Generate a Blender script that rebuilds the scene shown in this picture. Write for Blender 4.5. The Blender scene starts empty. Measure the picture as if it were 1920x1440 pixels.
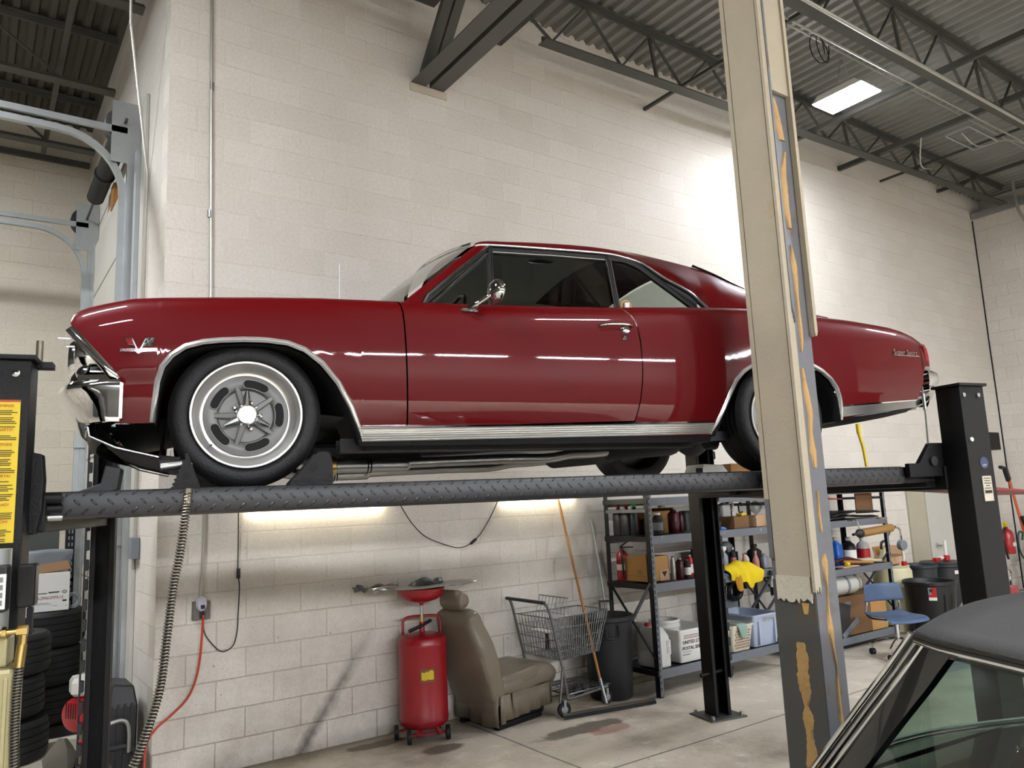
import bpy, bmesh, math, random
from mathutils import Vector, Matrix
from math import pi, sin, cos, radians, sqrt
random.seed(7)
SC = bpy.context.scene
COL = SC.collection

# ---------------------------------------------------------------- materials
def hexc(h):
    r = [int(h[i:i+2], 16)/255 for i in (0, 2, 4)]
    return [c/12.92 if c <= .04045 else ((c+.055)/1.055)**2.4 for c in r] + [1]

def new_mat(name):
    m = bpy.data.materials.new(name); m.use_nodes = True
    nt = m.node_tree; nt.nodes.clear()
    out = nt.nodes.new('ShaderNodeOutputMaterial')
    return m, nt, out

def N(nt, t, **k):
    n = nt.nodes.new(t)
    for a, b in k.items():
        if a.startswith('i_'):
            n.inputs[a[2:].replace('_', ' ')].default_value = b
        else:
            setattr(n, a, b)
    return n

def mth(nt, op, a, b=None, c=None):
    n = nt.nodes.new('ShaderNodeMath'); n.operation = op
    for i, x in enumerate((a, b, c)):
        if x is None: continue
        if isinstance(x, (int, float)): n.inputs[i].default_value = x
        else: nt.links.new(x, n.inputs[i])
    return n.outputs[0]

def mixc(nt, f, a, b, mode='MIX'):
    n = nt.nodes.new('ShaderNodeMix'); n.data_type = 'RGBA'; n.blend_type = mode
    for s, x in ((n.inputs[0], f), (n.inputs[6], a), (n.inputs[7], b)):
        if isinstance(x, (int, float)): s.default_value = x
        elif isinstance(x, (list, tuple)): s.default_value = x
        else: nt.links.new(x, s)
    return n.outputs[2]

def ramp(nt, f, stops):
    n = nt.nodes.new('ShaderNodeValToRGB'); e = n.color_ramp.elements
    while len(e) < len(stops): e.new(.5)
    for k, (p, c) in enumerate(stops):
        e[k].position = p; e[k].color = c if isinstance(c, (list, tuple)) else [c, c, c, 1]
    nt.links.new(f, n.inputs[0]); return n.outputs[0]

def noise(nt, scale, vec=None, detail=4, rough=.55):
    n = N(nt, 'ShaderNodeTexNoise'); n.inputs['Scale'].default_value = scale
    n.inputs['Detail'].default_value = detail; n.inputs['Roughness'].default_value = rough
    if vec is not None: nt.links.new(vec, n.inputs['Vector'])
    return n.outputs['Fac']

PROP = .72      # props were colour-picked from a bright exposure
def M(name, col, rough=.5, metal=0, var=.12, vs=6, bump=0, bs=60, coat=0, spec=.5, col2=None, c2s=3, c2t=.6, emit=None, es=0, trans=0, ior=1.45, alpha=1):
    m, nt, out = new_mat(name)
    p = N(nt, 'ShaderNodeBsdfPrincipled'); nt.links.new(p.outputs[0], out.inputs[0])
    c = hexc(col) if isinstance(col, str) else list(col)
    if metal < .5: c = [x*PROP for x in c[:3]]+[1]
    tc = N(nt, 'ShaderNodeTexCoord').outputs['Object']
    o = c
    if var:
        f = noise(nt, vs, tc)
        o = mixc(nt, f, [x*(1-var) for x in c[:3]]+[1], [min(1, x*(1+var)) for x in c[:3]]+[1])
    if col2:
        f2 = ramp(nt, noise(nt, c2s, tc, 6, .65), [(c2t-.06, 0.), (c2t+.06, 1.)])
        o = mixc(nt, f2, o, hexc(col2))
    if isinstance(o, list): p.inputs['Base Color'].default_value = o
    else: nt.links.new(o, p.inputs['Base Color'])
    p.inputs['Roughness'].default_value = rough; p.inputs['Metallic'].default_value = metal
    p.inputs['Specular IOR Level'].default_value = spec
    p.inputs['Coat Weight'].default_value = coat; p.inputs['Coat Roughness'].default_value = .03
    p.inputs['IOR'].default_value = ior
    if trans: p.inputs['Transmission Weight'].default_value = trans
    if bump:
        b = N(nt, 'ShaderNodeBump'); b.inputs['Strength'].default_value = bump; b.inputs['Distance'].default_value = .01
        nt.links.new(noise(nt, bs, tc), b.inputs['Height']); nt.links.new(b.outputs[0], p.inputs['Normal'])
    if emit:
        p.inputs['Emission Color'].default_value = hexc(emit); p.inputs['Emission Strength'].default_value = es
    return m

def emis(name, col, s):
    m, nt, out = new_mat(name)
    e = N(nt, 'ShaderNodeEmission'); e.inputs[0].default_value = hexc(col); e.inputs[1].default_value = s
    nt.links.new(e.outputs[0], out.inputs[0]); return m

def glass(name, tint, refl=1.0, rough=0.02):
    m, nt, out = new_mat(name)
    t = N(nt, 'ShaderNodeBsdfTransparent'); t.inputs[0].default_value = hexc(tint)
    g = N(nt, 'ShaderNodeBsdfGlossy'); g.inputs['Roughness'].default_value = rough
    ge = N(nt, 'ShaderNodeNewGeometry'); dt = N(nt, 'ShaderNodeVectorMath', operation='DOT_PRODUCT')
    nt.links.new(ge.outputs['Normal'], dt.inputs[0]); nt.links.new(ge.outputs['Incoming'], dt.inputs[1])
    fr = mth(nt, 'MULTIPLY_ADD', mth(nt, 'POWER', mth(nt, 'SUBTRACT', 1, mth(nt, 'ABSOLUTE', dt.outputs['Value'])), 5), .95, .05)
    mx = N(nt, 'ShaderNodeMixShader')
    nt.links.new(mth(nt, 'MULTIPLY', fr, refl), mx.inputs[0])
    nt.links.new(t.outputs[0], mx.inputs[1]); nt.links.new(g.outputs[0], mx.inputs[2])
    nt.links.new(mx.outputs[0], out.inputs[0]); return m

def cmu(name, ax, base='d3cec5', dark='c6c0b6', mortar='ddd7ca', dirt=1.0, streak=None):
    """painted concrete block: ax 0 = wall along x, 1 = wall along y (world coordinates)"""
    m, nt, out = new_mat(name)
    p = N(nt, 'ShaderNodeBsdfPrincipled'); nt.links.new(p.outputs[0], out.inputs[0])
    pos = N(nt, 'ShaderNodeNewGeometry').outputs['Position']
    sep = N(nt, 'ShaderNodeSeparateXYZ'); nt.links.new(pos, sep.inputs[0])
    nz = N(nt, 'ShaderNodeTexNoise'); nz.inputs['Scale'].default_value = 2.5; nt.links.new(pos, nz.inputs['Vector'])
    jit = mth(nt, 'MULTIPLY', mth(nt, 'SUBTRACT', nz.outputs['Fac'], .5), .012)
    h = mth(nt, 'ADD', sep.outputs[ax], jit); v = mth(nt, 'ADD', mth(nt, 'ADD', sep.outputs[2], .2032), jit)
    cb = N(nt, 'ShaderNodeCombineXYZ'); nt.links.new(h, cb.inputs[0]); nt.links.new(v, cb.inputs[1])
    br = N(nt, 'ShaderNodeTexBrick'); br.offset = .5; br.squash = 1
    nt.links.new(cb.outputs[0], br.inputs['Vector'])
    for k, x in (('Scale', 1), ('Mortar Size', .0048), ('Mortar Smooth', .3), ('Bias', 0), ('Brick Width', .4064), ('Row Height', .2032)):
        br.inputs[k].default_value = x
    br.inputs['Color1'].default_value = hexc(base); br.inputs['Color2'].default_value = hexc(dark); br.inputs['Mortar'].default_value = hexc(mortar)
    c = mixc(nt, .45, br.outputs['Color'], hexc(base))
    c = mixc(nt, mth(nt, 'MULTIPLY', br.outputs['Fac'], .8), c, hexc(mortar))
    big = noise(nt, .9, pos, 5, .6)
    c = mixc(nt, ramp(nt, big, [(.35, 0.), (.75, .35)]), c, hexc('b8b0a3'), 'MIX')
    pits = ramp(nt, noise(nt, 85, pos, 3, .7), [(.33, 1.), (.43, 0.)])
    c = mixc(nt, mth(nt, 'MULTIPLY', pits, mth(nt, 'ADD', mth(nt, 'MULTIPLY', noise(nt, 1.1, pos), .5), .3)), c, hexc('857c6e'))
    c = mixc(nt, ramp(nt, noise(nt, 38, pos, 4, .7), [(.35, .25), (.65, 0.)]), c, hexc('a59c8e'))
    # grime that gets denser near the floor
    low = ramp(nt, mth(nt, 'DIVIDE', sep.outputs[2], 2.2), [(0., 1.), (.35, .55), (1., 0.)])
    gr = ramp(nt, noise(nt, 3.2, pos, 7, .7), [(.38, 0.), (.72, 1.)])
    c = mixc(nt, mth(nt, 'MULTIPLY', mth(nt, 'MULTIPLY', low, gr), .55*dirt), c, hexc('7d7260'))
    vor = N(nt, 'ShaderNodeTexVoronoi'); vor.inputs['Scale'].default_value = 5.5; nt.links.new(pos, vor.inputs['Vector'])
    spots = ramp(nt, vor.outputs['Distance'], [(.035, 1.), (.06, 0.)])
    c = mixc(nt, mth(nt, 'MULTIPLY', mth(nt, 'MULTIPLY', spots, low), .8*dirt), c, hexc('2e2a25'))
    jd = mth(nt, 'MULTIPLY', mth(nt, 'MULTIPLY', br.outputs['Fac'], low), .6*dirt)
    c = mixc(nt, jd, c, hexc('6f6758'))
    if streak:      # a dark scorch streak: axis coordinate / z of its two ends
        (x0, z0, x1, z1, w) = streak
        L = sqrt((x1-x0)**2+(z1-z0)**2); dx, dz = (x1-x0)/L, (z1-z0)/L
        rx = mth(nt, 'SUBTRACT', sep.outputs[ax], x0); rz = mth(nt, 'SUBTRACT', sep.outputs[2], z0)
        t = mth(nt, 'ADD', mth(nt, 'MULTIPLY', rx, dx), mth(nt, 'MULTIPLY', rz, dz))
        d = mth(nt, 'ABSOLUTE', mth(nt, 'SUBTRACT', mth(nt, 'MULTIPLY', rx, dz), mth(nt, 'MULTIPLY', rz, dx)))
        d = mth(nt, 'ADD', d, mth(nt, 'MULTIPLY', mth(nt, 'SUBTRACT', noise(nt, 9, pos), .5), .10))
        s = ramp(nt, mth(nt, 'DIVIDE', d, w), [(0., 1.), (1., 0.)])
        e = ramp(nt, mth(nt, 'DIVIDE', t, L), [(0., 1.), (.6, .75), (1., 0.)])
        c = mixc(nt, mth(nt, 'MULTIPLY', mth(nt, 'MULTIPLY', s, e), .8), c, hexc('3a342c'))
    nt.links.new(c, p.inputs['Base Color'])
    p.inputs['Roughness'].default_value = .6; p.inputs['Specular IOR Level'].default_value = .3
    hgt = mth(nt, 'SUBTRACT', mth(nt, 'MULTIPLY', noise(nt, 70, pos, 4, .7), .18), br.outputs['Fac'])
    b = N(nt, 'ShaderNodeBump'); b.inputs['Strength'].default_value = .9; b.inputs['Distance'].default_value = .008
    nt.links.new(hgt, b.inputs['Height']); nt.links.new(b.outputs[0], p.inputs['Normal'])
    return m

def floor_mat():
    m, nt, out = new_mat('concrete_floor')
    p = N(nt, 'ShaderNodeBsdfPrincipled'); nt.links.new(p.outputs[0], out.inputs[0])
    pos = N(nt, 'ShaderNodeNewGeometry').outputs['Position']
    c = mixc(nt, noise(nt, 1.3, pos, 8, .65), hexc('a59b8b'), hexc('c9c0b1'))
    c = mixc(nt, ramp(nt, noise(nt, .8, pos, 6, .7), [(.50, 0.), (.66, .75)]), c, hexc('877d6d'))
    c = mixc(nt, ramp(nt, noise(nt, 4.5, pos, 8, .75), [(.56, 0.), (.70, .7)]), c, hexc('ddd6c9'))
    c = mixc(nt, ramp(nt, noise(nt, 22, pos, 5, .7), [(.60, 0.), (.74, .8)]), c, hexc('4a4237'))
    sep = N(nt, 'ShaderNodeSeparateXYZ'); nt.links.new(pos, sep.inputs[0])
    # oil stains in front of the drain tank; foot mask darkens the floor towards the wall
    def spot(cx, cy, rx, ry):
        dx = mth(nt, 'DIVIDE', mth(nt, 'SUBTRACT', sep.outputs[0], cx), rx); dy = mth(nt, 'DIVIDE', mth(nt, 'SUBTRACT', sep.outputs[1], cy), ry)
        d = mth(nt, 'SQRT', mth(nt, 'ADD', mth(nt, 'MULTIPLY', dx, dx), mth(nt, 'MULTIPLY', dy, dy)))
        d = mth(nt, 'ADD', d, mth(nt, 'MULTIPLY', mth(nt, 'SUBTRACT', noise(nt, 7, pos), .5), 1.1))
        return ramp(nt, d, [(.75, 1.), (1.1, 0.)])
    for s in ((1.55, -.18, .28, .09), (1.85, -.62, .20, .10), (2.9, -.95, .5, .12)):
        c = mixc(nt, mth(nt, 'MULTIPLY', spot(*s), .75), c, hexc('352e25'))
    c = mixc(nt, mth(nt, 'MULTIPLY', spot(3.05, -1.1, .22, .10), .6), c, hexc('8d5246'))
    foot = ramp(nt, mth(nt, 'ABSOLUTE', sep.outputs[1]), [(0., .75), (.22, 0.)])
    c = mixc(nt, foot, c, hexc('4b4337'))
    # saw-cut joints
    for ax, val in ((0, 2.35), (0, 8.2), (1, -1.75), (1, -4.9)):
        d = mth(nt, 'ABSOLUTE', mth(nt, 'SUBTRACT', mth(nt, 'ADD', sep.outputs[ax], mth(nt, 'MULTIPLY', noise(nt, 1.5, pos), .03)), val))
        c = mixc(nt, ramp(nt, d, [(.004, .85), (.010, 0.)]), c, hexc('2f2a24'))
    nt.links.new(c, p.inputs['Base Color'])
    nt.links.new(ramp(nt, noise(nt, 2, pos, 6), [(.3, .42), (.7, .75)]), p.inputs['Roughness'])
    b = N(nt, 'ShaderNodeBump'); b.inputs['Strength'].default_value = .25; b.inputs['Distance'].default_value = .01
    nt.links.new(noise(nt, 30, pos, 6), b.inputs['Height']); nt.links.new(b.outputs[0], p.inputs['Normal'])
    return m

MT = {}
def mk():
    d = MT
    d['red'] = M('red_car_paint', '600107', .4, 0, .03, 2, coat=.55, spec=.1)
    d['chrome'] = M('chrome', 'c9c9c8', .07, 1, .03)
    d['alum'] = M('polished_aluminium', 'dfddd8', .3, .9, .05)
    d['steel'] = M('brushed_steel', 'a9a9a7', .35, 1, .1)
    d['galv'] = M('galvanised_steel', 'a7abab', .42, .85, .14, 9)
    d['black'] = M('black_powder_coat', '0c0c0d', .5, 0, .2, 8, .25, 160, spec=.3)
    d['blackg'] = M('black_gloss', '0a0a0b', .2, 0, .1)
    d['rubber'] = M('tyre_rubber', '0f0f10', .62, 0, .25, 12, .3, 90)
    d['plastic'] = M('black_plastic', '111113', .45, 0, .15, 6, .1, 60)
    d['gunmetal'] = M('grey_wheel_paint', '7b7b79', .42, .35, .06)
    d['dark'] = M('dark_void', '08080a', .8, 0, 0)
    d['under'] = M('undercoat', '070708', .6, 0, .3, 8, .3, 40)
    d['head'] = M('headliner', 'e6e5df', .85, 0, .05)
    d['inter'] = M('black_interior', '0f0f11', .7, 0, .1)
    d['cglass'] = glass('car_glass', 'c9cfcb', .9)
    d['wglass'] = glass('windshield_glass', 'c3ccc4', 1.2)
    d['joist'] = M('joist_grey', '55554f', .55, .25, .2, 4, col2='4a3f33', c2t=.66)
    d['girder'] = M('girder_grey', '6b6a66', .5, .3, .12, 4)
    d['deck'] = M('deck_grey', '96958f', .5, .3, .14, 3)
    d['deckshade'] = M('deck_shaded', '55524a', .6, .1, .15, 3)  # same deck, the left bay's dimmer light put into the colour
    d['rack'] = M('rack_grey', '70757d', .42, .15, .15, 5, col2='9a9fa6', c2t=.68, c2s=14)
    d['rackd'] = M('rack_dark', '17181a', .5, .1, .2, 5)
    d['card'] = M('cardboard', 'b98b52', .85, 0, .1, 5)
    d['cardb'] = M('brown_cardboard', '7d5b3a', .85, 0, .1, 5)
    d['cardp'] = M('pale_cardboard', 'c7a27c', .85, 0, .1, 5)
    d['white'] = M('white_plastic', 'e8e7e1', .45, 0, .06)
    d['milk'] = M('translucent_white', 'd6d6d0', .4, 0, .06)
    d['cream'] = M('cream_plastic', 'd0c79f', .5, 0, .08)
    d['grate'] = M('off_white_plastic', 'cfc9b8', .5, 0, .08)
    d['blue'] = M('blue_plastic', '43597a', .42, 0, .08)
    d['tubblue'] = M('pale_blue_plastic', 'adb9cc', .35, 0, .1)
    d['tred'] = M('red_enamel', 'a3101f', .38, 0, .12, 5, coat=.3, col2='6c0a14', c2t=.72)
    d['ext'] = M('extinguisher_red', 'b01a22', .3, 0, .06, coat=.5)
    d['leather'] = M('taupe_leather', '857a68', .32, 0, .12, 5, .12, 70)
    d['wood'] = M('varnished_wood', 'b07a3c', .4, 0, .2, 14)
    d['yellow'] = M('sticker_yellow', 'e0c31a', .5, 0, .04)
    d['redink'] = M('red_ink', 'b0451a', .6, 0, 0)
    d['ink'] = M('black_ink', '1b1a18', .7, 0, 0)
    d['wink'] = M('white_ink', 'dddddd', .6, 0, 0)
    d['beige'] = M('hydraulic_beige', 'b3a97e', .4, .3, .15, 5)
    d['brass'] = M('brass', 'c2a768', .3, 1, .1)
    d['coil'] = M('hose_coil', '6f685a', .4, .8, .1)
    d['orange'] = M('orange_cord', 'd0402a', .5, 0, .05)
    d['orangep'] = M('orange_handle', 'd8633a', .5, 0, .05)
    d['ycloth'] = M('yellow_cloth', 'e3c60c', .9, 0, .12, 9)
    d['ocloth'] = M('ochre_cloth', 'b8860f', .9, 0, .12, 9)
    d['gcloth'] = M('sage_cloth', '8fa79b', .9, 0, .12, 9)
    d['green'] = M('green_plastic', '2ccf6e', .4, 0, .05)
    d['vinyl'] = M('black_vinyl', '363633', .55, 0, .1, 20, .6, 220)
    d['dgreen'] = M('dark_green_paint', '060a08', .25, 0, .05, coat=.8)
    d['paint'] = M('door_paint', 'b8b09a', .55, 0, .06)
    d['doorw'] = M('panel_door_white', 'c9c6bb', .5, 0, .05)
    d['colcream'] = M('column_cream', 'b9ad95', .8, 0, .12, 5, .35, 50, col2='a08f70', c2t=.68, c2s=5)
    d['colsteel'] = M('column_steel', '77787c', .5, .3, .12, 4, col2='62564a', c2t=.62, c2s=4)
    d['coldark'] = M('column_mill_steel', '5b5b57', .5, .3, .15, 4, col2='5e4a32', c2t=.60, c2s=4)
    d['glue'] = M('dried_glue', 'c29a5e', .7, 0, .2, 8, .5, 40, col2='9c7443', c2t=.66, c2s=20)
    d['plaster'] = M('crumbled_plaster', 'cfc5b0', .9, 0, .15, 9, .8, 40)
    d['cyl'] = M('tank_white', 'cbc9c0', .3, 0, .06)
    d['gold'] = M('gold_tube', 'b58a4e', .3, .7, .1)
    d['tarp'] = M('grey_tarp', '7d8388', .55, 0, .12, 6)
    d['foil'] = M('aluminium_sheet', '9b9a94', .38, .9, .12, 6, .3, 30)
    d['sheetd'] = M('dull_sheet', '5a5c5c', .45, .6, .15, 6)
    d['maroon'] = M('maroon_can', '4a1420', .3, .2, .1)
    d['redcan'] = M('red_can', 'b3121c', .35, 0, .05)
    d['bluel'] = M('blue_fluid', '2568c9', .3, 0, .08)
    d['pink'] = M('salmon_bottle', 'c9837b', .45, 0, .06)
    d['greybot'] = M('grey_bottle', '8e93a0', .4, .2, .06)
    d['silver'] = M('silver_can', '9c9a93', .35, .5, .08)
    d['darkgrey'] = M('dark_grey_plastic', '27292c', .45, 0, .12)
    d['lens'] = M('red_lens', '8c0c10', .15, 0, .05, coat=.5)
    d['hlens'] = M('headlamp_glass', 'd6d8d8', .08, .6, .05)
    d['conduit'] = M('conduit_grey', 'a9a79e', .4, .6, .08)
    d['outlet'] = M('outlet_box', '6f6a62', .5, .3, .1)
    d['purple'] = M('lilac_white', 'd6d2e2', .4, 0, .03)
    d['trim'] = M('bright_trim', 'd2d2ce', .22, .75, .03)
    d['cartwire'] = M('cart_wire', '77797a', .38, .8, .1)
    d['canvas'] = M('dusty_canvas', '5d584d', .9, 0, .2, 12)
    d['shopwall'] = M('dark_shop_wall', '47443f', .8, 0, .3, .6)
    d['redramp'] = M('worn_red_paint', '8d2b2b', .5, 0, .2, 6, col2='3a2020', c2t=.7)
mk()

# ---------------------------------------------------------------- frames
CAM = Vector((-1.092, -5.839, 1.757))
TH = radians(-12.4)
EU = Vector((cos(TH), sin(TH), 0)); EV = Vector((-sin(TH), cos(TH), 0))
def XL(p):            # lift / red car frame: u along the runways, v across them
    return Vector((CAM.x, CAM.y, 0)) + EU*p[0] + EV*p[1] + Vector((0, 0, p[2]))
AK = radians(6)
KA = Vector((sin(AK), cos(AK), 0)); KB = Vector((cos(AK), -sin(AK), 0))
def XK(p):            # dark coupe frame
    return Vector((CAM.x, CAM.y, 0)) + KB*p[0] + KA*p[1] + Vector((0, 0, p[2]))
def XW(p): return Vector(p)

# ---------------------------------------------------------------- mesh builder
class MB:
    def __init__(s, xf=XW): s.v = []; s.f = []; s.xf = xf
    def add(s, vs, fs):
        o = len(s.v); s.v += [Vector(v) for v in vs]; s.f += [[i+o for i in f] for f in fs]; return s
    def box(s, c, d, rz=0, rx=0, ry=0):
        R = Matrix.Rotation(rz, 3, 'Z') @ Matrix.Rotation(ry, 3, 'Y') @ Matrix.Rotation(rx, 3, 'X')
        vs = [Vector(c)+R @ Vector((x*d[0]/2, y*d[1]/2, z*d[2]/2)) for x in (-1, 1) for y in (-1, 1) for z in (-1, 1)]
        return s.add(vs, [(0, 1, 3, 2), (4, 6, 7, 5), (0, 4, 5, 1), (2, 3, 7, 6), (0, 2, 6, 4), (1, 5, 7, 3)])
    def bb(s, a, b):
        return s.box([(a[i]+b[i])/2 for i in range(3)], [abs(b[i]-a[i]) for i in range(3)])
    def ring(s, c, ax, r, n, ph=0, r2=None, up=None):
        ax = Vector(ax).normalized()
        a = Vector(up) if up else (Vector((0, 0, 1)) if abs(ax.z) < .9 else Vector((1, 0, 0)))
        a = (a-ax*a.dot(ax)).normalized(); b = ax.cross(a)
        r2 = r if r2 is None else r2
        return [Vector(c)+a*(r*cos(2*pi*k/n+ph))+b*(r2*sin(2*pi*k/n+ph)) for k in range(n)]
    def loft(s, rings, caps=True, close=True, wrap=False):
        o = len(s.v); n = len(rings[0])
        for r in rings: s.v += [Vector(p) for p in r]
        m = len(rings)
        for i in range(m if wrap else m-1):
            i2 = (i+1) % m
            for k in range(n if close else n-1):
                k2 = (k+1) % n
                s.f.append([o+i*n+k, o+i*n+k2, o+i2*n+k2, o+i2*n+k])
        if caps and not wrap:
            s.f.append([o+k for k in range(n)][::-1]); s.f.append([o+(m-1)*n+k for k in range(n)])
        return s
    def cyl(s, p, q, r, r2=None, n=16, caps=True):
        p, q = Vector(p), Vector(q); ax = q-p
        return s.loft([s.ring(p, ax, r, n), s.ring(q, ax, r if r2 is None else r2, n)], caps)
    def lathe(s, prof, c=(0, 0, 0), ax=(0, 0, 1), n=28, caps=True, wrap=False, up=None, sy=1):
        ax = Vector(ax).normalized(); c = Vector(c)
        return s.loft([s.ring(c+ax*h, ax, max(r, 1e-5), n, up=up, r2=max(r, 1e-5)*sy) for r, h in prof], caps, wrap=wrap)
    def tube(s, pts, r, n=8, closed=False, caps=True):
        pts = [Vector(p) for p in pts]; rings = []; m = len(pts); pa = None
        for i in range(m):
            if closed: d = pts[(i+1) % m]-pts[i-1]
            else: d = pts[min(i+1, m-1)]-pts[max(i-1, 0)]
            d.normalize()
            if pa is None: pa = Vector((0, 0, 1)) if abs(d.z) < .9 else Vector((1, 0, 0))
            a = (pa-d*pa.dot(d)).normalized(); pa = a; b = d.cross(a)
            rr = r[i] if isinstance(r, (list, tuple)) else r
            rings.append([pts[i]+a*(rr*cos(2*pi*k/n))+b*(rr*sin(2*pi*k/n)) for k in range(n)])
        return s.loft(rings, caps and not closed, wrap=closed)
    def bar(s, p, q, w, h, up=(0, 0, 1)):
        p, q = Vector(p), Vector(q); d = (q-p).normalized(); u = Vector(up)
        if abs(d.dot(u)) > .98: u = Vector((1, 0, 0)) if abs(d.x) < .9 else Vector((0, 1, 0))
        b = (u-d*u.dot(d)).normalized(); a = d.cross(b)
        R = [a*(x*w/2)+b*(y*h/2) for x, y in ((-1, -1), (1, -1), (1, 1), (-1, 1))]
        return s.loft([[p+r for r in R], [q+r for r in R]])
    def prism(s, poly, fn, a, b):
        """poly: 2D outline, fn(x, y, t) -> 3D, t runs a..b"""
        return s.loft([[fn(x, y, a) for x, y in poly], [fn(x, y, b) for x, y in poly]])
    def grid(s, rows):
        return s.loft(rows, caps=False, close=False)
    def build(s, name, mat, parent=None, smooth=40, bevel=0, solid=0, sub=0, seg=2):
        me = bpy.data.meshes.new(name)
        base = Vector(parent_loc(parent)) if parent is not None else Vector((0, 0, 0))
        vs = [s.xf(v) for v in s.v]
        org = base
        if parent is None:
            lo = [min(v[i] for v in vs) for i in range(3)]; hi = [max(v[i] for v in vs) for i in range(3)]
            org = Vector(((lo[0]+hi[0])/2, (lo[1]+hi[1])/2, lo[2]))
        me.from_pydata([v-org for v in vs], [], s.f)
        bm = bmesh.new(); bm.from_mesh(me)
        bmesh.ops.remove_doubles(bm, verts=bm.verts, dist=1e-6)
        bmesh.ops.recalc_face_normals(bm, faces=bm.faces)
        if smooth:
            lim = radians(smooth)
            for f in bm.faces: f.smooth = True
            for e in bm.edges:
                if len(e.link_faces) == 2 and e.calc_face_angle(0) > lim: e.smooth = False
        bm.to_mesh(me); bm.free()
        me.materials.append(MT[mat] if isinstance(mat, str) else mat)
        o = bpy.data.objects.new(name, me); COL.objects.link(o)
        if parent is not None: o.parent = parent
        else:
            o.location = org; LOC[o.name] = org
        if solid:
            md = o.modifiers.new('thickness', 'SOLIDIFY'); md.thickness = solid; md.offset = 0
        if sub:
            md = o.modifiers.new('smooth', 'SUBSURF'); md.levels = sub; md.render_levels = sub
        if bevel:
            md = o.modifiers.new('bevel', 'BEVEL'); md.width = bevel; md.segments = seg; md.limit_method = 'ANGLE'; md.angle_limit = radians(35)
            md.harden_normals = False
        return o

LOC = {}
def parent_loc(p):
    while p.name not in LOC and p.parent: p = p.parent
    return LOC.get(p.name, p.location)

def thing(name, label, cat, loc, group=None, xf=XW):
    o = bpy.data.objects.new(name, None); COL.objects.link(o)
    o.empty_display_size = .1
    o.location = xf(loc); LOC[o.name] = Vector(o.location)
    o['label'] = label; o['category'] = cat
    if group: o['group'] = group
    return o
def tag(o, label, cat, group=None):
    o['label'] = label; o['category'] = cat
    if group: o['group'] = group
    return o
def struct(o): o['kind'] = 'structure'; return o
def dup(root, loc, label=None, rz=None, group=None):
    def cp(o, par):
        c = o.copy(); COL.objects.link(c)
        if par is not None: c.parent = par
        for k in o.children: cp(k, c)
        return c
    r = cp(root, None); r.location = loc
    if rz is not None: r.rotation_euler = (0, 0, rz)
    LOC[r.name] = Vector(loc)
    if label: r['label'] = label
    if group: r['group'] = group
    return r

def text(name, body, size, mat, parent, org, xdir, ydir, ext=.0008, align='LEFT', xf=XW, squash=1):
    """flat raised lettering: origin, reading direction and up direction in the frame xf"""
    cu = bpy.data.curves.new(name, 'FONT'); cu.body = body; cu.size = size; cu.extrude = ext; cu.align_x = align; cu.resolution_u = 2
    t = bpy.data.objects.new(name+'_curve', cu); COL.objects.link(t)
    dg = bpy.context.evaluated_depsgraph_get(); dg.update()
    me = bpy.data.meshes.new_from_object(t.evaluated_get(dg)); bpy.data.objects.remove(t)
    b = MB(xf); X, Y = Vector(xdir).normalized(), Vector(ydir).normalized(); Z = X.cross(Y)
    b.v = [Vector(org)+X*(v.co.x*squash)+Y*v.co.y+Z*v.co.z for v in me.vertices]
    b.f = [list(p.vertices) for p in me.polygons]
    return b.build(name, mat, parent, smooth=0)

def lerp(a, b, t): return a+(b-a)*t
def interp(tab, x):
    if x <= tab[0][0]: return tab[0][1]
    for (x0, y0), (x1, y1) in zip(tab, tab[1:]):
        if x <= x1: return lerp(y0, y1, (x-x0)/(x1-x0)) if x1 > x0 else y1
    return tab[-1][1]
def smooth_pts(pts, k=6):
    pts = [Vector(p) for p in pts]; out = []
    for i in range(len(pts)-1):
        p0, p1, p2, p3 = pts[max(i-1, 0)], pts[i], pts[i+1], pts[min(i+2, len(pts)-1)]
        for j in range(k):
            t = j/k
            out.append(.5*((2*p1)+(p2-p0)*t+(2*p0-5*p1+4*p2-p3)*t*t+(3*p1-p0-3*p2+p3)*t**3))
    out.append(pts[-1]); return out
# ================================================================ the room
WB = cmu('block_back', 0, streak=(1.02, .02, 1.62, .86, .07))
WR = cmu('block_return', 1, dirt=.6)
WF = cmu('block_far', 0, 'c2bdac', 'b4ae9c', 'c8c2b2', .5)
WRT = cmu('block_right', 1, dirt=.6)
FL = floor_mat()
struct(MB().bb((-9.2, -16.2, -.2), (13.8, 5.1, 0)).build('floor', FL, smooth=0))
struct(MB().bb((0, 0, 0), (13.8, .2, 6.95)).build('wall_back', WB, smooth=0))
struct(MB().bb((0, .2, 0), (.2, 4.85, 6.95)).build('wall_return', WR, smooth=0))
struct(MB().bb((-9.2, 4.85, 0), (.2, 5.05, 6.95)).build('wall_far', WF, smooth=0))
b = MB(); b.prism([(13.15, 0), (13.15, 6.4), (13.55, 6.4), (13.55, 6.95), (13.75, 6.95), (13.75, 0)], lambda x, z, t: (x, t, z), -16.2, 0)
struct(b.build('wall_right', WRT, smooth=0))
struct(MB().bb((-9.4, -16.2, 0), (-9.2, 5.05, 6.95)).build('wall_left', 'shopwall', smooth=0))
struct(MB().bb((-9.2, -16.4, 0), (13.8, -16.2, 6.95)).build('wall_front', 'shopwall', smooth=0))

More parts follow.
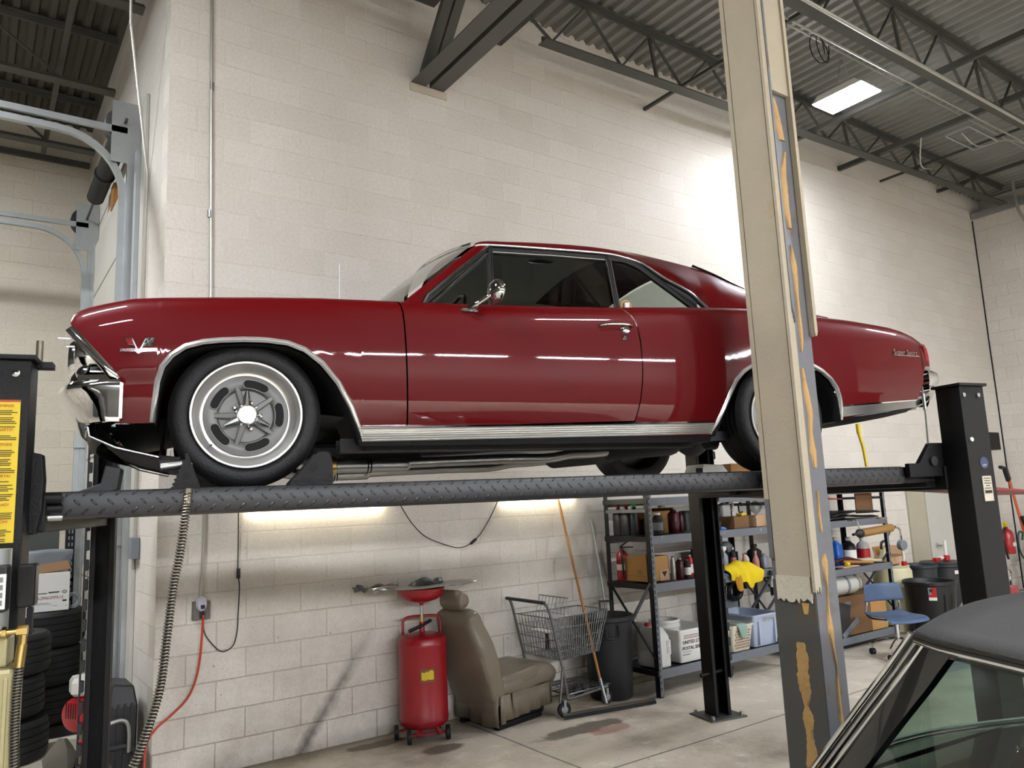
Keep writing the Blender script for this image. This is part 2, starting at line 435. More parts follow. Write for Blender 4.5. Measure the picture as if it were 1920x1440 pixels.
def deck(name, x0, x1, y0, y1, z, mat):
    P = .1524; prof = []
    x = x0
    while x < x1:
        prof += [(x, 0), (x+.052, 0), (x+.072, .042), (x+.128, .042), (x+.1524, 0)][:4]; x += P
    prof.append((x, 0))
    b = MB(); b.grid([[(px, y0, z+pz) for px, pz in prof], [(px, y1, z+pz) for px, pz in prof]])
    o = b.build(name, mat, smooth=0, solid=.004); return struct(o)
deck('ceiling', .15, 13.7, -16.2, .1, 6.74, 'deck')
deck('ceiling_bay', -9.2, .15, -16.2, 4.95, 6.74, 'deckshade')
struct(MB().bb((-9.3, -16.3, 6.95), (13.8, 5.1, 7.05)).build('ceiling_roof', 'dark', smooth=0))
# ledge angle where the right wall steps back, crack in the corner, ledge on the far wall
struct(MB().bar((13.13, -8, 6.37), (13.13, -.02, 6.37), .1, .1).build('trim_1', 'galv', smooth=0))
struct(MB().tube([(13.14, -.006, 6.3), (13.146, -.006, 5.2), (13.138, -.006, 4.1), (13.147, -.006, 3.1), (13.14, -.006, 2.1), (13.146, -.006, 1.0), (13.14, -.006, 0.02)], .012, 5).build('trim_2', 'dark'))
struct(MB().bar((-9, 4.82, 6.26), (-.02, 4.82, 6.26), .05, .07).build('trim_3', 'joist', smooth=0))

# overhead door in the return wall
d = MB(); y0, y1 = 1.18, 3.86
prof = []
for k in range(8):
    z = k*.6
    prof += [(-.055, z+.012), (-.055, z+.588), (-.03, z+.594), (-.03, z+.606)]
prof = [(-.004, 0)]+prof[:-2]+[(-.055, 4.8), (-.004, 4.8)]
d.prism(prof, lambda x, z, t: (x, t, z), y0, y1)
door = struct(d.build('door_1', 'doorw', smooth=0))
MB().bb((-.075, 1.62, 1.32), (-.05, 3.4, 1.68)).build('door_window', 'hlens', door, smooth=0)
struct(MB().bb((-.03, .78, 0), (-.001, .93, 5.3)).build('trim_4', 'doorw', smooth=0, bevel=.004))
struct(MB().bb((-.03, 3.95, 0), (-.001, 4.1, 4.7)).build('trim_5', 'doorw', smooth=0, bevel=.004))

def door_track(yc, label, s):
    t = thing('door_track', label, 'door track', (-.12, yc, 0), 'galvanised tracks of the overhead door')
    pts = [(-.13, yc, .0), (-.13, yc, 4.52)]
    for k in range(1, 9):
        a = k/8*pi/2; pts.append((-.13-.50*(1-cos(a)), yc, 4.52+.50*sin(a)))
    pts.append((-3.4, yc, 5.04))
    # C channel swept along the path
    rings = []
    for i, p in enumerate(pts):
        p = Vector(p); dd = (Vector(pts[min(i+1, len(pts)-1)])-Vector(pts[max(i-1, 0)])).normalized()
        nrm = Vector((0, 1, 0)).cross(dd).normalized()
        rings.append([p+Vector((0, 1, 0))*a+nrm*c for a, c in ((-.025, -.026), (.025, -.026), (.025, -.018), (-.017, -.018), (-.017, .018), (.025, .018), (.025, .026), (-.025, .026))])
    MB().loft(rings).build('curved_rail', 'galv', t, smooth=30)
    g = MB(); g.prism([(0, 0), (.085, 0), (.085, .004), (.004, .004), (.004, .05), (0, .05)], lambda x, y, z: (-.105+x, yc-.055+y, z), .3, 4.85)
    g.build('support_angle', 'galv', t, smooth=0)
    g = MB(); g.prism([(0, 0), (.06, 0), (.06, .004), (.004, .004), (.004, .1), (0, .1)], lambda x, y, z: (-.064+x, yc-.26+y, z), 0, 4.85)
    g.build('wall_angle', 'galv', t, smooth=0)
    g = MB(); g.bar((-.11, yc-.035, 5.10), (-3.4, yc-.035, 5.10), .03, .055); g.build('top_angle', 'galv', t, smooth=0)
    g = MB(); g.bb((-.235, yc-.05, 4.80), (-.005, yc-.045, 5.36)); g.build('bearing_plate', 'galv', t, smooth=0)
    g = MB(); g.lathe([(.03, -.03), (.15, -.03), (.155, -.02), (.13, 0), (.13, .07), (.155, .09), (.15, .1), (.03, .1)], (-.13, yc+.03, 5.17), (0, 1, 0), 26); g.build('cable_drum', 'sheetd' if s else 'darkgrey', t)
    for z in ((3.45, 1.6) if s else (2.6,)):
        MB().bb((-.17, yc-.085, z-.05), (-.005, yc-.06, z+.03)).build('jamb_bracket', 'galv', t, smooth=0, bevel=.003)
    MB().cyl((-.13, yc-.12, 5.17), (-.13, yc+.14, 5.17), .014, n=8).build('shaft_end', 'joist', t)
    return t
door_track(1.2, 'near galvanised overhead door track with drum plate beside the block corner', 1)
door_track(3.82, 'far galvanised overhead door track with round drum by the rear wall of the bay', 0)
t = thing('torsion_spring', 'thick black torsion spring tube above the overhead door between the two drums', 'spring', (-.13, 2.3, 5.17))
sp = MB(); prof = []
for k in range(46): prof.append((.084 if k % 2 else .077, 1.42+k*.036))
sp.lathe(prof, (-.13, 0, 5.17), (0, 1, 0), 20); sp.build('coil', 'rubber', t)
MB().lathe([(.09, 2.34), (.096, 2.35), (.096, 2.40), (.09, 2.41)], (-.13, 0, 5.17), (0, 1, 0), 20).build('clamp_band', 'black', t)
MB().cyl((-.13, 3.03, 5.17), (-.13, 3.72, 5.17), .013, n=8).build('shaft', 'joist', t)
MB().bb((-.05, 2.36, 4.85), (-.004, 2.52, 5.1)).build('wall_block', 'wood', t, smooth=0)

# ------------------------------------------------------------ roof steel
def joist(y, x0, x1, zt, zb, label, step=.92, grp='open web roof joists', zb1=None):
    zb1 = zb if zb1 is None else zb1
    t = thing('roof_joist', label, 'joist', (x0, y, zb), grp)
    T = [(-.065, .06), (.065, .06), (.065, .05), (.012, .05), (.012, 0), (-.012, 0), (-.012, .05), (-.065, .05)]
    MB().prism(T, lambda a, c, x: (x, y+a, zt-.06+c), x0, x1).build('top_chord', 'joist', t, smooth=0)
    xb = x0+.75
    rg = []
    for x, z in ((xb, zb), (x1, zb1)): rg.append([(x, y+a, z+.05-c) for a, c in T])
    MB().loft(rg).build('bottom_chord', 'joist', t, smooth=0)
    pts = [(x0+.1, y, zt-.05)]; x = xb+.12; up = 0
    while x < x1-.2:
        f = (x-xb)/(x1-xb); pts.append((x, y, (zt-.04) if up else lerp(zb, zb1, f)+.03)); up = 1-up; x += step*(.5 if up else .5)
    MB().tube(pts, .018, 6).build('web_rod', 'joist', t, smooth=0)
    for k in range(0, int((x1-xb)/step)):
        xx = xb+.12+k*step+ .46
        f = (xx-xb)/(x1-xb)
        if k % 2: MB().bar((xx+.02, y+.03, zt-.05), (xx+.10, y+.03, lerp(zb, zb1, f)+.03), .03, .03).build('web_strut', 'joist', t, smooth=0)
    return t
joist(-.55, 2.45, 13.1, 6.73, 6.12, 'grey roof joist running closest along the block wall', zb1=6.42)
joist(-2.25, 2.45, 13.1, 6.73, 6.06, 'second grey roof joist from the block wall, behind the bright ceiling lamp', zb1=6.2)
joist(-4.0, 2.45, 13.1, 6.73, 6.08, 'third grey roof joist from the block wall, mostly above the picture')
joist(-.55, -8.9, 2.05, 6.73, 6.1, 'roof joist left of the big steel girder at the top edge', grp='joists over the left bay')
joist(-2.25, -8.9, 2.05, 6.73, 6.1, 'roof joist over the open floor left of the girder', grp='joists over the left bay')
joist(2.5, -8.9, -.05, 6.73, 6.12, 'dark roof joist crossing the left bay above the overhead door', 1.5, grp='joists over the left bay')
joist(4.03, -8.9, -.05, 6.73, 6.10, 'dark roof joist nearest the rear wall of the left bay', 1.5, grp='joists over the left bay')
joist(.9, -8.9, -.05, 6.73, 6.12, 'dark roof joist of the left bay nearest the block corner', 1.5, grp='joists over the left bay')

t = thing('steel_girder', 'heavy grey twin angle girder coming out of the block wall towards the column', 'girder', (2.24, 0, 5.6))
for s in (-1, 1):
    L = [(0, 0), (s*.15, 0), (s*.15, .012), (s*.012, .012), (s*.012, .13), (0, .13)]
    MB().prism(L, lambda a, c, y: (2.24+s*.022+a, y, 5.63+c), -14, .08).build('bottom_angle', 'girder', t, smooth=0)
    MB().prism(L, lambda a, c, y: (2.24+s*.022+a, y, 6.70-c), -14, .08).build('top_angle', 'girder', t, smooth=0)
y = -.06; k = 0
nodes = [(-.05, 5.72)]
while y > -12: y -= .78; k += 1; nodes.append((y, 6.6 if k % 2 else 5.7))
for (ya, za), (yb, zb) in zip(nodes[:9], nodes[1:10]):
    for s in (-1, 1): MB().bar((2.24+s*.055, ya, za), (2.24+s*.055, yb, zb), .06, .09, (1, 0, 0)).build('diagonal', 'joist', t, smooth=0)
struct(MB().bb((2.05, -.012, 5.55), (2.44, .01, 5.625)).build('trim_6', 'plaster', smooth=0))

B = [(3.08, 6.36, .05, 'dark bridging bar fixed to the wall right beside the girder'),
     (5.11, 6.20, .035, 'thin bridging rod reaching the wall left of the cream column'),
     (7.55, 6.30, .06, 'dark bridging bar passing under the deck behind the ceiling lamp'),
     (9.07, 6.36, .065, 'dark bridging bar fixed to the wall right of the ceiling lamp'),
     (10.19, 6.41, .03, 'thin bridging rod between two dark bars near the far right corner'),
     (12.0, 6.62, .05, 'dark bridging bar closest to the far right corner')]
for x, z, w, lb in B:
    tag(MB().bar((x, -9, z), (x, -.003, z), w, w).build('bridging_bar', 'joist', smooth=0), lb, 'brace', 'bridging bars between the roof joists')
for x, z, lb in ((-.55, 6.2, 'dark bridging bar across the joists of the left bay'),):
    tag(MB().bar((x, -3, z+.3), (x, 4.5, z-.0), .05, .05).build('bridging_bar', 'joist', smooth=0), lb, 'brace')
tag(MB().tube([(13.0, -2.38, 6.02), (2.5, -2.38, 6.0)], .017, 8).build('conduit', 'conduit'), 'bright metal conduit clipped under the second roof joist', 'conduit')
tag(MB().tube([(12.0, -1.95, 6.25), (3.0, -1.95, 6.2)], .012, 8).build('conduit', 'conduit'), 'thin conduit running above the ceiling lamp', 'conduit')
tag(MB().tube([(12.9, -1.55, 6.6), (3.2, -1.55, 6.6)], .010, 8).build('conduit', 'conduit'), 'thin conduit tight under the roof deck', 'conduit')

LAMP = emis('lamp_face', 'f2f6ff', 34)
LAMP2 = emis('lamp_face_shop', 'f3f6fc', 52)
LAMP3 = emis('tube_face', 'f3f6fc', 90)
def lamp(x, y, z, lx, ly, label, m=LAMP, grp=None):
    t = thing('ceiling_light', label, 'lamp', (x, y, z), grp)
    h = MB(); h.prism([(-ly/2, 0), (ly/2, 0), (ly/2*.75, .07), (-ly/2*.75, .07)], lambda a, c, q: (x+q, y+a, z+.012+c), -lx/2, lx/2)
    h.build('housing', 'white', t, smooth=0)
    MB().bb((x-lx/2+.01, y-ly/2+.01, z), (x+lx/2-.01, y+ly/2-.01, z+.012)).build('diffuser', m, t, smooth=0)
    for q in (-.4, .4):
        MB().cyl((x+q*lx, y, z+.08), (x+q*lx*.2, y, 6.73), .004, n=6).build('hanger', 'steel', t)
    return t
lamp(7.02, -1.37, 6.22, .42, .62, 'bright glaring rectangular lamp hanging below the roof deck')
for x, y in ((-2.6, -3.2), (3.0, -8.2), (8.6, -6.5), (-4.5, -9.0)):
    lamp(x, y, 6.1, 1.2, .35, 'shop lamp over the floor behind the viewer', LAMP2, 'shop lamps out of view')
lamp(-3.6, 2.0, 6.1, 1.2, .35, 'added fill lamp brightening the left bay from beyond the picture edge', LAMP2, 'shop lamps out of view')  # unseen lamp, added only to brighten the left bay
for k, x in enumerate((-5.2, -3.3, -1.2, .6, 2.4, 4.6, 6.4, 8.6)):
    lamp(x, -15.2, 4.35, 1.5, .3, 'long tube lamp in the far row behind the viewer', LAMP3, 'row of tube lamps behind the viewer')

# cable coil and a dead fixture frame near the lamp
t = tag(MB().tube([Vector((6.15, -1.63, 6.42))+Vector((cos(a)*.12+sin(a*.5)*.03, .03*cos(a*.7), sin(a)*.17)) for a in [k*.35 for k in range(38)]], .006, 6).build('cable_coil', 'plastic'), 'loop of black cable hanging above the ceiling lamp', 'cable')
t = thing('fixture_frame', 'unlit wire fixture frame hanging by a chain right of the lamp', 'lamp', (9.6, -1.75, 6.0))
for a, c in (((9.2, -1.75), (10.0, -1.75)), ((9.2, -1.45), (10.0, -1.45)), ((9.2, -1.75), (9.2, -1.45)), ((10.0, -1.75), (10.0, -1.45))):
    MB().bar((a[0], a[1], 6.28), (c[0], c[1], 6.28), .025, .025).build('frame_bar', 'galv', t, smooth=0)
MB().tube(smooth_pts([(9.3, -1.6, 6.28), (9.5, -1.7, 6.1), (9.9, -1.9, 6.2), (10.3, -2.1, 6.1)]), .008, 5).build('chain', 'conduit', t)
for x, lb in ((8.9, 'pale flexible cable sagging between two bridging bars'),):
    tag(MB().tube(smooth_pts([(9.07, -1.2, 6.33), (9.4, -1.0, 6.10), (9.9, -.9, 6.2), (10.19, -.8, 6.4)]), .009, 6).build('flex_cable', 'conduit'), lb, 'cable')
tag(MB().tube(smooth_pts([(13.05, -.75, 6.9), (12.98, -.8, 6.2), (13.08, -1.0, 5.6), (13.12, -1.05, 4.4), (13.12, -1.1, 2.5)]), .025, 7).build('conduit', 'conduit'), 'grey pipe bending down the right hand wall', 'conduit')

# wall conduit, outlet, cords
t = thing('wall_conduit', 'thin metal conduit running down the block wall to the outlet box', 'conduit', (.31, -.02, 1.2))
MB().tube([(.288, -.02, 6.7), (.30, -.02, 5.0), (.322, -.02, 3.4), (.306, -.02, 2.0), (.30, -.02, 1.36), (.285, -.03, 1.27), (.284, -.03, 1.18)], .012, 8).build('tube', 'conduit', t)
for z in (5.06, 4.02): MB().cyl((.305, -.02, z-.03), (.305, -.02, z+.03), .017, n=10).build('coupling', 'steel', t)
t = thing('outlet_box', 'dark metal double outlet box on the block wall', 'outlet', (.295, -.03, 1.05))
MB().bb((.235, -.05, 1.045), (.35, -.001, 1.17)).build('box', 'outlet', t, smooth=0, bevel=.004)
MB().bb((.275, -.055, 1.055), (.315, -.05, 1.10)).build('socket', 'plastic', t, smooth=0)
t = thing('plug_adapter', 'white rounded plug adapter in the outlet box', 'plug', (.285, -.07, 1.1))
b = MB(); b.loft([[(.283+.034*cs*f, -.05-.05*q, 1.155+.05*sn*f) for cs, sn in [(cos(k*pi/8), sin(k*pi/8)) for k in range(16)]] for q, f in ((0, 1), (.7, 1), (1, .82))])
b.build('body', 'purple', t, smooth=50)
MB().bb((.272, -.115, 1.125), (.297, -.1, 1.15)).build('black_plug', 'plastic', t, smooth=0, bevel=.003)
tag(MB().tube(smooth_pts([(.292, -.09, 1.075), (.298, -.06, 1.04), (.291, -.03, .80), (.263, -.03, .645), (.21, -.03, .532), (.11, -.04, .447), (.01, -.06, .38), (-.05, -.1, .30), (-.07, -.16, .12), (-.1, -.3, .012), (-.25, -.5, .012), (-.3, -.1, .012)]), .0075, 8).build('extension_cord', 'orange'), 'orange red extension cord hanging from the outlet round the block corner', 'cord')
t = thing('lamp_cord', 'thin black lamp cord with inline switch looping down to the outlet', 'cord', (.54, -.015, .8))
MB().tube(smooth_pts([(.54, -.03, 1.82), (.545, -.015, 1.393), (.549, -.015, 1.31), (.557, -.015, 1.241), (.55, -.015, 1.06), (.545, -.015, .944), (.517, -.015, .838), (.44, -.015, .808), (.367, -.015, .876), (.319, -.015, .955), (.308, -.03, 1.05), (.287, -.09, 1.12)]), .0042, 6).build('cable', 'plastic', t)
MB().bb((.536, -.03, 1.30), (.560, -.005, 1.372)).build('inline_switch', 'plastic', t, smooth=0, bevel=.005)
t = thing('lamp_cord', 'thin black cord with inline switch sagging between the two strip lights', 'cord', (2.4, -.015, 1.4))
MB().tube(smooth_pts([(1.83, -.04, 1.81), (1.87, -.015, 1.76), (1.959, -.015, 1.628), (2.082, -.015, 1.511), (2.26, -.015, 1.433), (2.418, -.015, 1.392), (2.539, -.015, 1.424), (2.642, -.015, 1.501), (2.763, -.015, 1.659), (2.83, -.04, 1.80)]), .0042, 6).build('cable', 'plastic', t)
MB().box((2.56, -.018, 1.437), (.07, .022, .022), ry=-.6).build('inline_switch', 'plastic', t, smooth=0, bevel=.005)
STRIP = emis('strip_light_face', 'fff3d4', 7)
for x0, x1, lb in ((.60, 1.72, 'left glowing strip light on the wall just hidden by the runway'), (2.86, 3.74, 'right glowing strip light on the wall beside the shelf rack')):
    t = thing('strip_light', lb, 'lamp', ((x0+x1)/2, -.03, 1.80), 'strip lights on the block wall')
    MB().bb((x0, -.035, 1.80), (x1, -.001, 1.84)).build('channel', 'white', t, smooth=0)
    MB().cyl((x0+.02, -.032, 1.79), (x1-.02, -.032, 1.79), .013, n=10).build('tube', STRIP, t)
tag(MB().tube([(-.30, .05, 6.7), (-.235, .3, 5.6), (-.02, .68, 4.55), (-.02, .70, 1.6)], .010, 8).build('pull_rod', 'conduit'), 'slanting thin metal rod hanging in front of the overhead door jamb', 'rod')
t = thing('junction_box', 'small grey junction box on the white door jamb', 'box', (-.05, .70, 1.46))
MB().bb((-.06, .62, 1.46), (-.004, .775, 1.62)).build('box', 'tarp', t, smooth=0, bevel=.004)
MB().tube([(-.03, .70, 1.46), (-.03, .70, 1.38)], .012, 8).build('nipple', 'steel', t)

# ------------------------------------------------------------ the column
t = thing('steel_column', 'peeling cream and grey building column standing in front of the red car', 'column', (2.2, -3.545, 0))
X0, X1, Y0, Y1 = 2.118, 2.288, -3.656, -3.43
def colz(z): return z
b = MB(); b.prism([(X0, Y0), (X1, Y0), (X1, Y0+.014), (X0+.09, Y0+.02), (X0+.09, Y1-.02), (X1, Y1-.014), (X1, Y1), (X0, Y1)], lambda x, y, z: (x, y, z), .02, 5.62)
b.build('steel_shaft', 'colsteel', t, smooth=0)
MB().bb((X0-.03, Y0-.03, 0), (X1+.06, Y1+.06, .02)).build('base_plate', 'coldark', t, smooth=0)
# mill-finish face below the break
MB().bb((X0-.006, Y0+.004, .02), (X0+.001, Y1, 1.34)).build('bare_face', 'coldark', t, smooth=0)
def ragged(x, ylo, yhi, zlo, zhi, n, jag, thick, axis=0):
    rows = []
    for k in range(n+1):
        f = k/n; yy = lerp(ylo, yhi, f)
        rows.append((yy, zlo+random.uniform(-jag, jag)))
    poly = rows+[(yhi, zhi), (ylo, zhi)]
    b = MB()
    if axis == 0: b.prism(poly, lambda a, c, q: (q, a, c), x-thick, x)
    else: b.prism(poly, lambda a, c, q: (a, q, c), x-thick, x)
    return b
ragged(X0, Y0+.012, Y1-.03, 1.27, 5.6, 14, .022, .012).build('plaster_casing', 'colcream', t, smooth=0)
ragged(X0-.011, Y0+.012, Y1-.03, 1.25, 1.36, 16, .014, .010).build('broken_plaster_edge', 'plaster', t, smooth=0)
MB().bb((X0-.014, Y1-.026, 1.72), (X0-.002, Y1-.001, 5.6)).build('corner_bead', 'colcream', t, smooth=0)
MB().bb((X0-.014, Y1-.026, 1.44), (X0-.002, Y1-.001, 1.718)).build('bare_bead', 'colsteel', t, smooth=0)
# upper cladding of the narrow face and its edge strips
MB().bb((X0+.004, Y0-.02, 3.77), (X1, Y0-.001, 5.6)).build('upper_cladding', 'colcream', t, smooth=0)
ragged(Y0-.002, X1-.012, X1+.012, 2.52, 5.6, 4, .02, .03, 1).build('edge_strip', 'colcream', t, smooth=0)
ragged(Y0-.004, X0-.03, X0+.016, 1.30, 5.6, 8, .03, .016, 1).build('edge_strip', 'colcream', t, smooth=0)
ragged(Y0-.016, X0+.002, X0+.018, 2.6, 5.0, 8, .06, .008, 1).build('scraped_strip', 'colsteel', t, smooth=0)
def blob(pts, w, axis, x, th=.007):
    """a ribbon of dried glue: pts (across, z, halfwidth)"""
    b = MB(); L = []; R = []
    sp = smooth_pts([(p[0], p[1], p[2]) for p in pts], 6)
    for p in sp:
        hw = max(.002, p.z*w)*(1+.15*random.uniform(-1, 1)); L.append((p.x-hw, p.y)); R.append((p.x+hw, p.y))
    if axis == 0: b.loft([[(x, a, z), (x-th, lerp(a, a2, .2), z), (x-th, lerp(a, a2, .8), z), (x, a2, z)] for (a, z), (a2, _) in zip(L, R)])
    else: b.loft([[(a, x, z), (lerp(a, a2, .2), x-th, z), (lerp(a, a2, .8), x-th, z), (a2, x, z)] for (a, z), (a2, _) in zip(L, R)])
    return b
xm = (X0+X1)/2
for P_ in ([(xm-.035, 3.74, .8), (xm-.01, 3.62, 1.2), (xm+.01, 3.52, .9)], [(xm+.02, 3.46, .3), (xm-.005, 3.34, .9), (xm-.012, 3.2, 1.3), (xm+.0, 3.05, .5)],
           [(xm-.01, 2.96, .2), (xm+.005, 2.84, .9), (xm+.0, 2.70, .5), (xm+.002, 2.5, .6), (xm-.01, 2.42, .15)], [(xm-.02, 2.34, .3), (xm+.0, 2.2, .9), (xm+.01, 2.12, .9), (xm-.002, 2.03, .7), (xm+.004, 1.93, 1.0), (xm+.006, 1.86, .5)],
           [(xm, 1.75, .1), (xm-.002, 1.65, .4), (xm+.002, 1.56, .3)], [(xm+.004, 1.46, .3), (xm+.006, 1.41, 1.0), (xm+.004, 1.36, .5), (xm, 1.3, .1), (xm-.006, 1.22, .3), (xm-.002, 1.12, .8), (xm+.004, 1.02, .4), (xm+.012, .94, .1), (xm+.006, .85, .35), (xm+.012, .6, .6), (xm+.012, .3, .7)]):
    blob(P_, .024, 1, Y0).build('glue_bead', 'glue', t)
ym = (Y0+Y1)/2
for P_ in ([(ym-.01, 1.06, .7), (ym-.012, .98, 1.0), (ym-.006, .9, 1.0), (ym-.012, .83, .9), (ym-.008, .78, .4)], [(ym-.01, .78, .3), (ym-.012, .73, .9), (ym-.012, .66, .7), (ym-.014, .6, .8), (ym-.018, .5, 1.3), (ym-.02, .35, 1.2), (ym-.02, .1, 1.2)], [(ym-.055, 1.24, .7), (ym-.055, 1.19, .3)]):
    blob(P_, .03, 0, X0-.006).build('glue_bead', 'glue', t)
# ================================================================ four post lift
def dplate(name):
    m, nt, out = new_mat(name)
    p = N(nt, 'ShaderNodeBsdfPrincipled'); nt.links.new(p.outputs[0], out.inputs[0])
    tc = N(nt, 'ShaderNodeTexCoord').outputs['Object']
    mp = N(nt, 'ShaderNodeMapping'); mp.inputs['Rotation'].default_value = (0, 0, -TH); nt.links.new(tc, mp.inputs[0])
    sep = N(nt, 'ShaderNodeSeparateXYZ'); nt.links.new(mp.outputs[0], sep.inputs[0])
    P = .052
    U = mth(nt, 'DIVIDE', sep.outputs[0], P); V = mth(nt, 'DIVIDE', sep.outputs[2], P*.62)
    cu = mth(nt, 'FLOOR', V); odd = mth(nt, 'MODULO', mth(nt, 'ABSOLUTE', cu), 2)
    U2 = mth(nt, 'ADD', U, mth(nt, 'MULTIPLY', odd, .5))
    fx = mth(nt, 'SUBTRACT', mth(nt, 'FRACT', U2), .5); fz = mth(nt, 'SUBTRACT', mth(nt, 'FRACT', V), .5)
    sgn = mth(nt, 'SUBTRACT', mth(nt, 'MULTIPLY', odd, 2), 1)
    a = mth(nt, 'ADD', mth(nt, 'MULTIPLY', fx, 1.0), mth(nt, 'MULTIPLY', mth(nt, 'MULTIPLY', fz, sgn), .62))
    c = mth(nt, 'SUBTRACT', mth(nt, 'MULTIPLY', fz, .62), mth(nt, 'MULTIPLY', mth(nt, 'MULTIPLY', fx, sgn), 1.0))
    d = mth(nt, 'ADD', mth(nt, 'MULTIPLY', mth(nt, 'MULTIPLY', a, a), 6), mth(nt, 'MULTIPLY', mth(nt, 'MULTIPLY', c, c), 75))
    h = ramp(nt, d, [(.35, 1.), (1., 0.)])
    b = N(nt, 'ShaderNodeBump'); b.inputs['Strength'].default_value = .9; b.inputs['Distance'].default_value = .006
    nt.links.new(h, b.inputs['Height']); nt.links.new(b.outputs[0], p.inputs['Normal'])
    nz = noise(nt, 5, tc, 6, .7)
    nt.links.new(mixc(nt, nz, hexc('0c0c0d'), hexc('232326')), p.inputs['Base Color'])
    p.inputs['Roughness'].default_value = .42; p.inputs['Specular IOR Level'].default_value = .5
    return m
MT['dplate'] = dplate('diamond_plate')

lift = thing('car_lift', 'black four post car lift holding the red coupe on raised diamond plate runways', 'car lift', (1.7, 4.2, 0), xf=XL)
def runway(v0, v1):
    b = MB(XL); r = .018
    prof = [(v0+r, 1.768), (v1-r, 1.768), (v1, 1.768+r), (v1, 1.862-r), (v1-r, 1.862), (v0+r, 1.862), (v0+.005, 1.862-.006), (v0, 1.862-r), (v0, 1.768+r), (v0+.005, 1.768+.006)]
    b.prism(prof, lambda v, z, u: (u, v, z), -.44, 3.62)
    o = b.build('runway', 'dplate', lift, smooth=40)
    e = MB(XL); e.prism([(v0+.006, 1.77), (v1-.006, 1.77), (v1-.006, 1.858), (v0+.006, 1.858)], lambda v, z, u: (u, v, z), 3.62, 3.86); e.build('runway_end', 'black', lift, smooth=0)
    return o
runway(3.085, 3.60); runway(4.80, 5.27)
def post(u, v, su, sv, label=None, face=-1):
    """channel column, open towards the far side of the lift"""
    b = MB(XL); w = .016
    y0, y1 = (v-sv/2, v+sv/2)
    poly = [(u-su/2, y0), (u+su/2, y0), (u+su/2, y1), (u+su/2-.03, y1), (u+su/2-.03, y1-.012), (u+su/2-w, y1-.012), (u+su/2-w, y0+w), (u-su/2+w, y0+w), (u-su/2+w, y1-.012), (u-su/2+.03, y1-.012), (u-su/2+.03, y1), (u-su/2, y1)]
    if face > 0: poly = [(a, 2*v-c) for a, c in poly]
    b.prism(poly, lambda a, c, z: (a, c, z), .012, 2.285)
    o = b.build('post', 'black', lift, smooth=0, bevel=.004)
    MB(XL).box((u, v, .006), (.34, .30, .012)).build('base_plate', 'coldark', o, smooth=0, bevel=.003)
    MB(XL).box((u, v, 2.293), (su+.03, sv+.03, .016)).build('top_plate', 'black', o, smooth=0, bevel=.003)
    for a in (-1, 1):
        for c in (-1, 1):
            MB(XL).cyl((u+a*.135, v+c*.115, .012), (u+a*.135, v+c*.115, .04), .014, n=6).build('anchor_bolt', 'steel', o, smooth=0)
    return o
pfl = post(-.565, 2.95, .17, .14)
pff = post(-.465, 5.38, .13, .16, face=1)
prf = post(3.96, 5.39, .15, .15, face=1)
prn = post(3.985, 2.97, .19, .15)
# ladder of safety slots on the far posts, a lock rod through the far rear post
for (u, v, o) in ((-.545, 5.29, pff), (4.045, 5.30, prf)):
    L = MB(XL); pr = [(-.012, .3)]
    for k in range(17):
        z = .32+k*.115; pr += [(.012, z), (.012, z+.06), (-.006, z+.064), (-.006, z+.110)]
    pr += [(-.012, 2.27)]
    L.prism(pr, lambda a, z, t: (u+a, t, z), v-.02, v+.02); L.build('latch_ladder', 'rackd', o, smooth=0)
MB(XL).cyl((3.80, 5.36, .33), (4.12, 5.36, .36), .016, n=10).build('lock_rod', 'black', prf)
for u0, sg in ((-.5, 1), (3.93, -1)):
    b = MB(XL); b.bar((u0, 3.03, 1.79), (u0, 5.31, 1.79), .12, .13); b.build('crossbeam', 'black', lift, smooth=0, bevel=.006)
# slider heads where the crossbeams run in the posts
b = MB(XL); b.prism([(3.62, 1.80), (3.905, 1.80), (3.905, 1.985), (3.80, 1.985), (3.70, 1.875), (3.62, 1.875)], lambda u, z, v: (u, v, z), 3.045, 3.075); g = b.build('gusset_plate', 'black', lift, smooth=0, bevel=.003)
MB(XL).cyl((3.80, 3.045, 1.885), (3.80, 3.03, 1.885), .026, n=16).build('pivot_pin', 'darkgrey', g)
b = MB(XL); b.prism([(-.49, 1.72), (-.462, 1.72), (-.446, 1.80), (-.444, 1.90), (-.452, 1.985), (-.49, 1.995)], lambda u, z, v: (u, v, z), 2.99, 3.05); b.build('slider_head', 'black', lift, smooth=0, bevel=.004)
b = MB(XL); b.prism([(-.50, 1.86), (-.385, 1.86), (-.39, 1.95), (-.42, 2.0), (-.44, 2.0)], lambda u, z, v: (u, v, z), 5.28, 5.34); b.build('slider_head', 'black', lift, smooth=0, bevel=.004)
b = MB(XL); b.prism([(-.42, 1.862), (-.30, 1.862), (-.255, 1.875), (-.245, 1.96), (-.30, 1.972), (-.315, 1.90)], lambda u, z, v: (u, v, z), 3.42, 3.58); b.build('wheel_stop', 'plastic', lift, smooth=0, bevel=.004)
for k, (z, rr) in enumerate(((1.84, .02), (1.805, .016), (1.775, .013))):
    MB(XL).cyl((-.475, 3.04+.02*k, z), (-.40, 3.06+.02*k, z), rr, n=10).build('pin', 'steel' if k == 2 else 'black', lift)
for (v0, v1) in ((3.10, 3.585), (4.815, 5.26)):
    b = MB(XL); b.prism([(3.80, 1.772), (4.35, 1.725), (4.35, 1.712), (3.80, 1.745)], lambda u, z, v: (u, v, z), v0, v1); o = b.build('ramp', 'black', lift, smooth=0)
    b = MB(XL); b.prism([(4.35, 1.726), (4.92, 1.675), (4.92, 1.668), (4.35, 1.711)], lambda u, z, v: (u, v, z), v0, v1); b.build('ramp_lip', 'redramp', o, smooth=0)
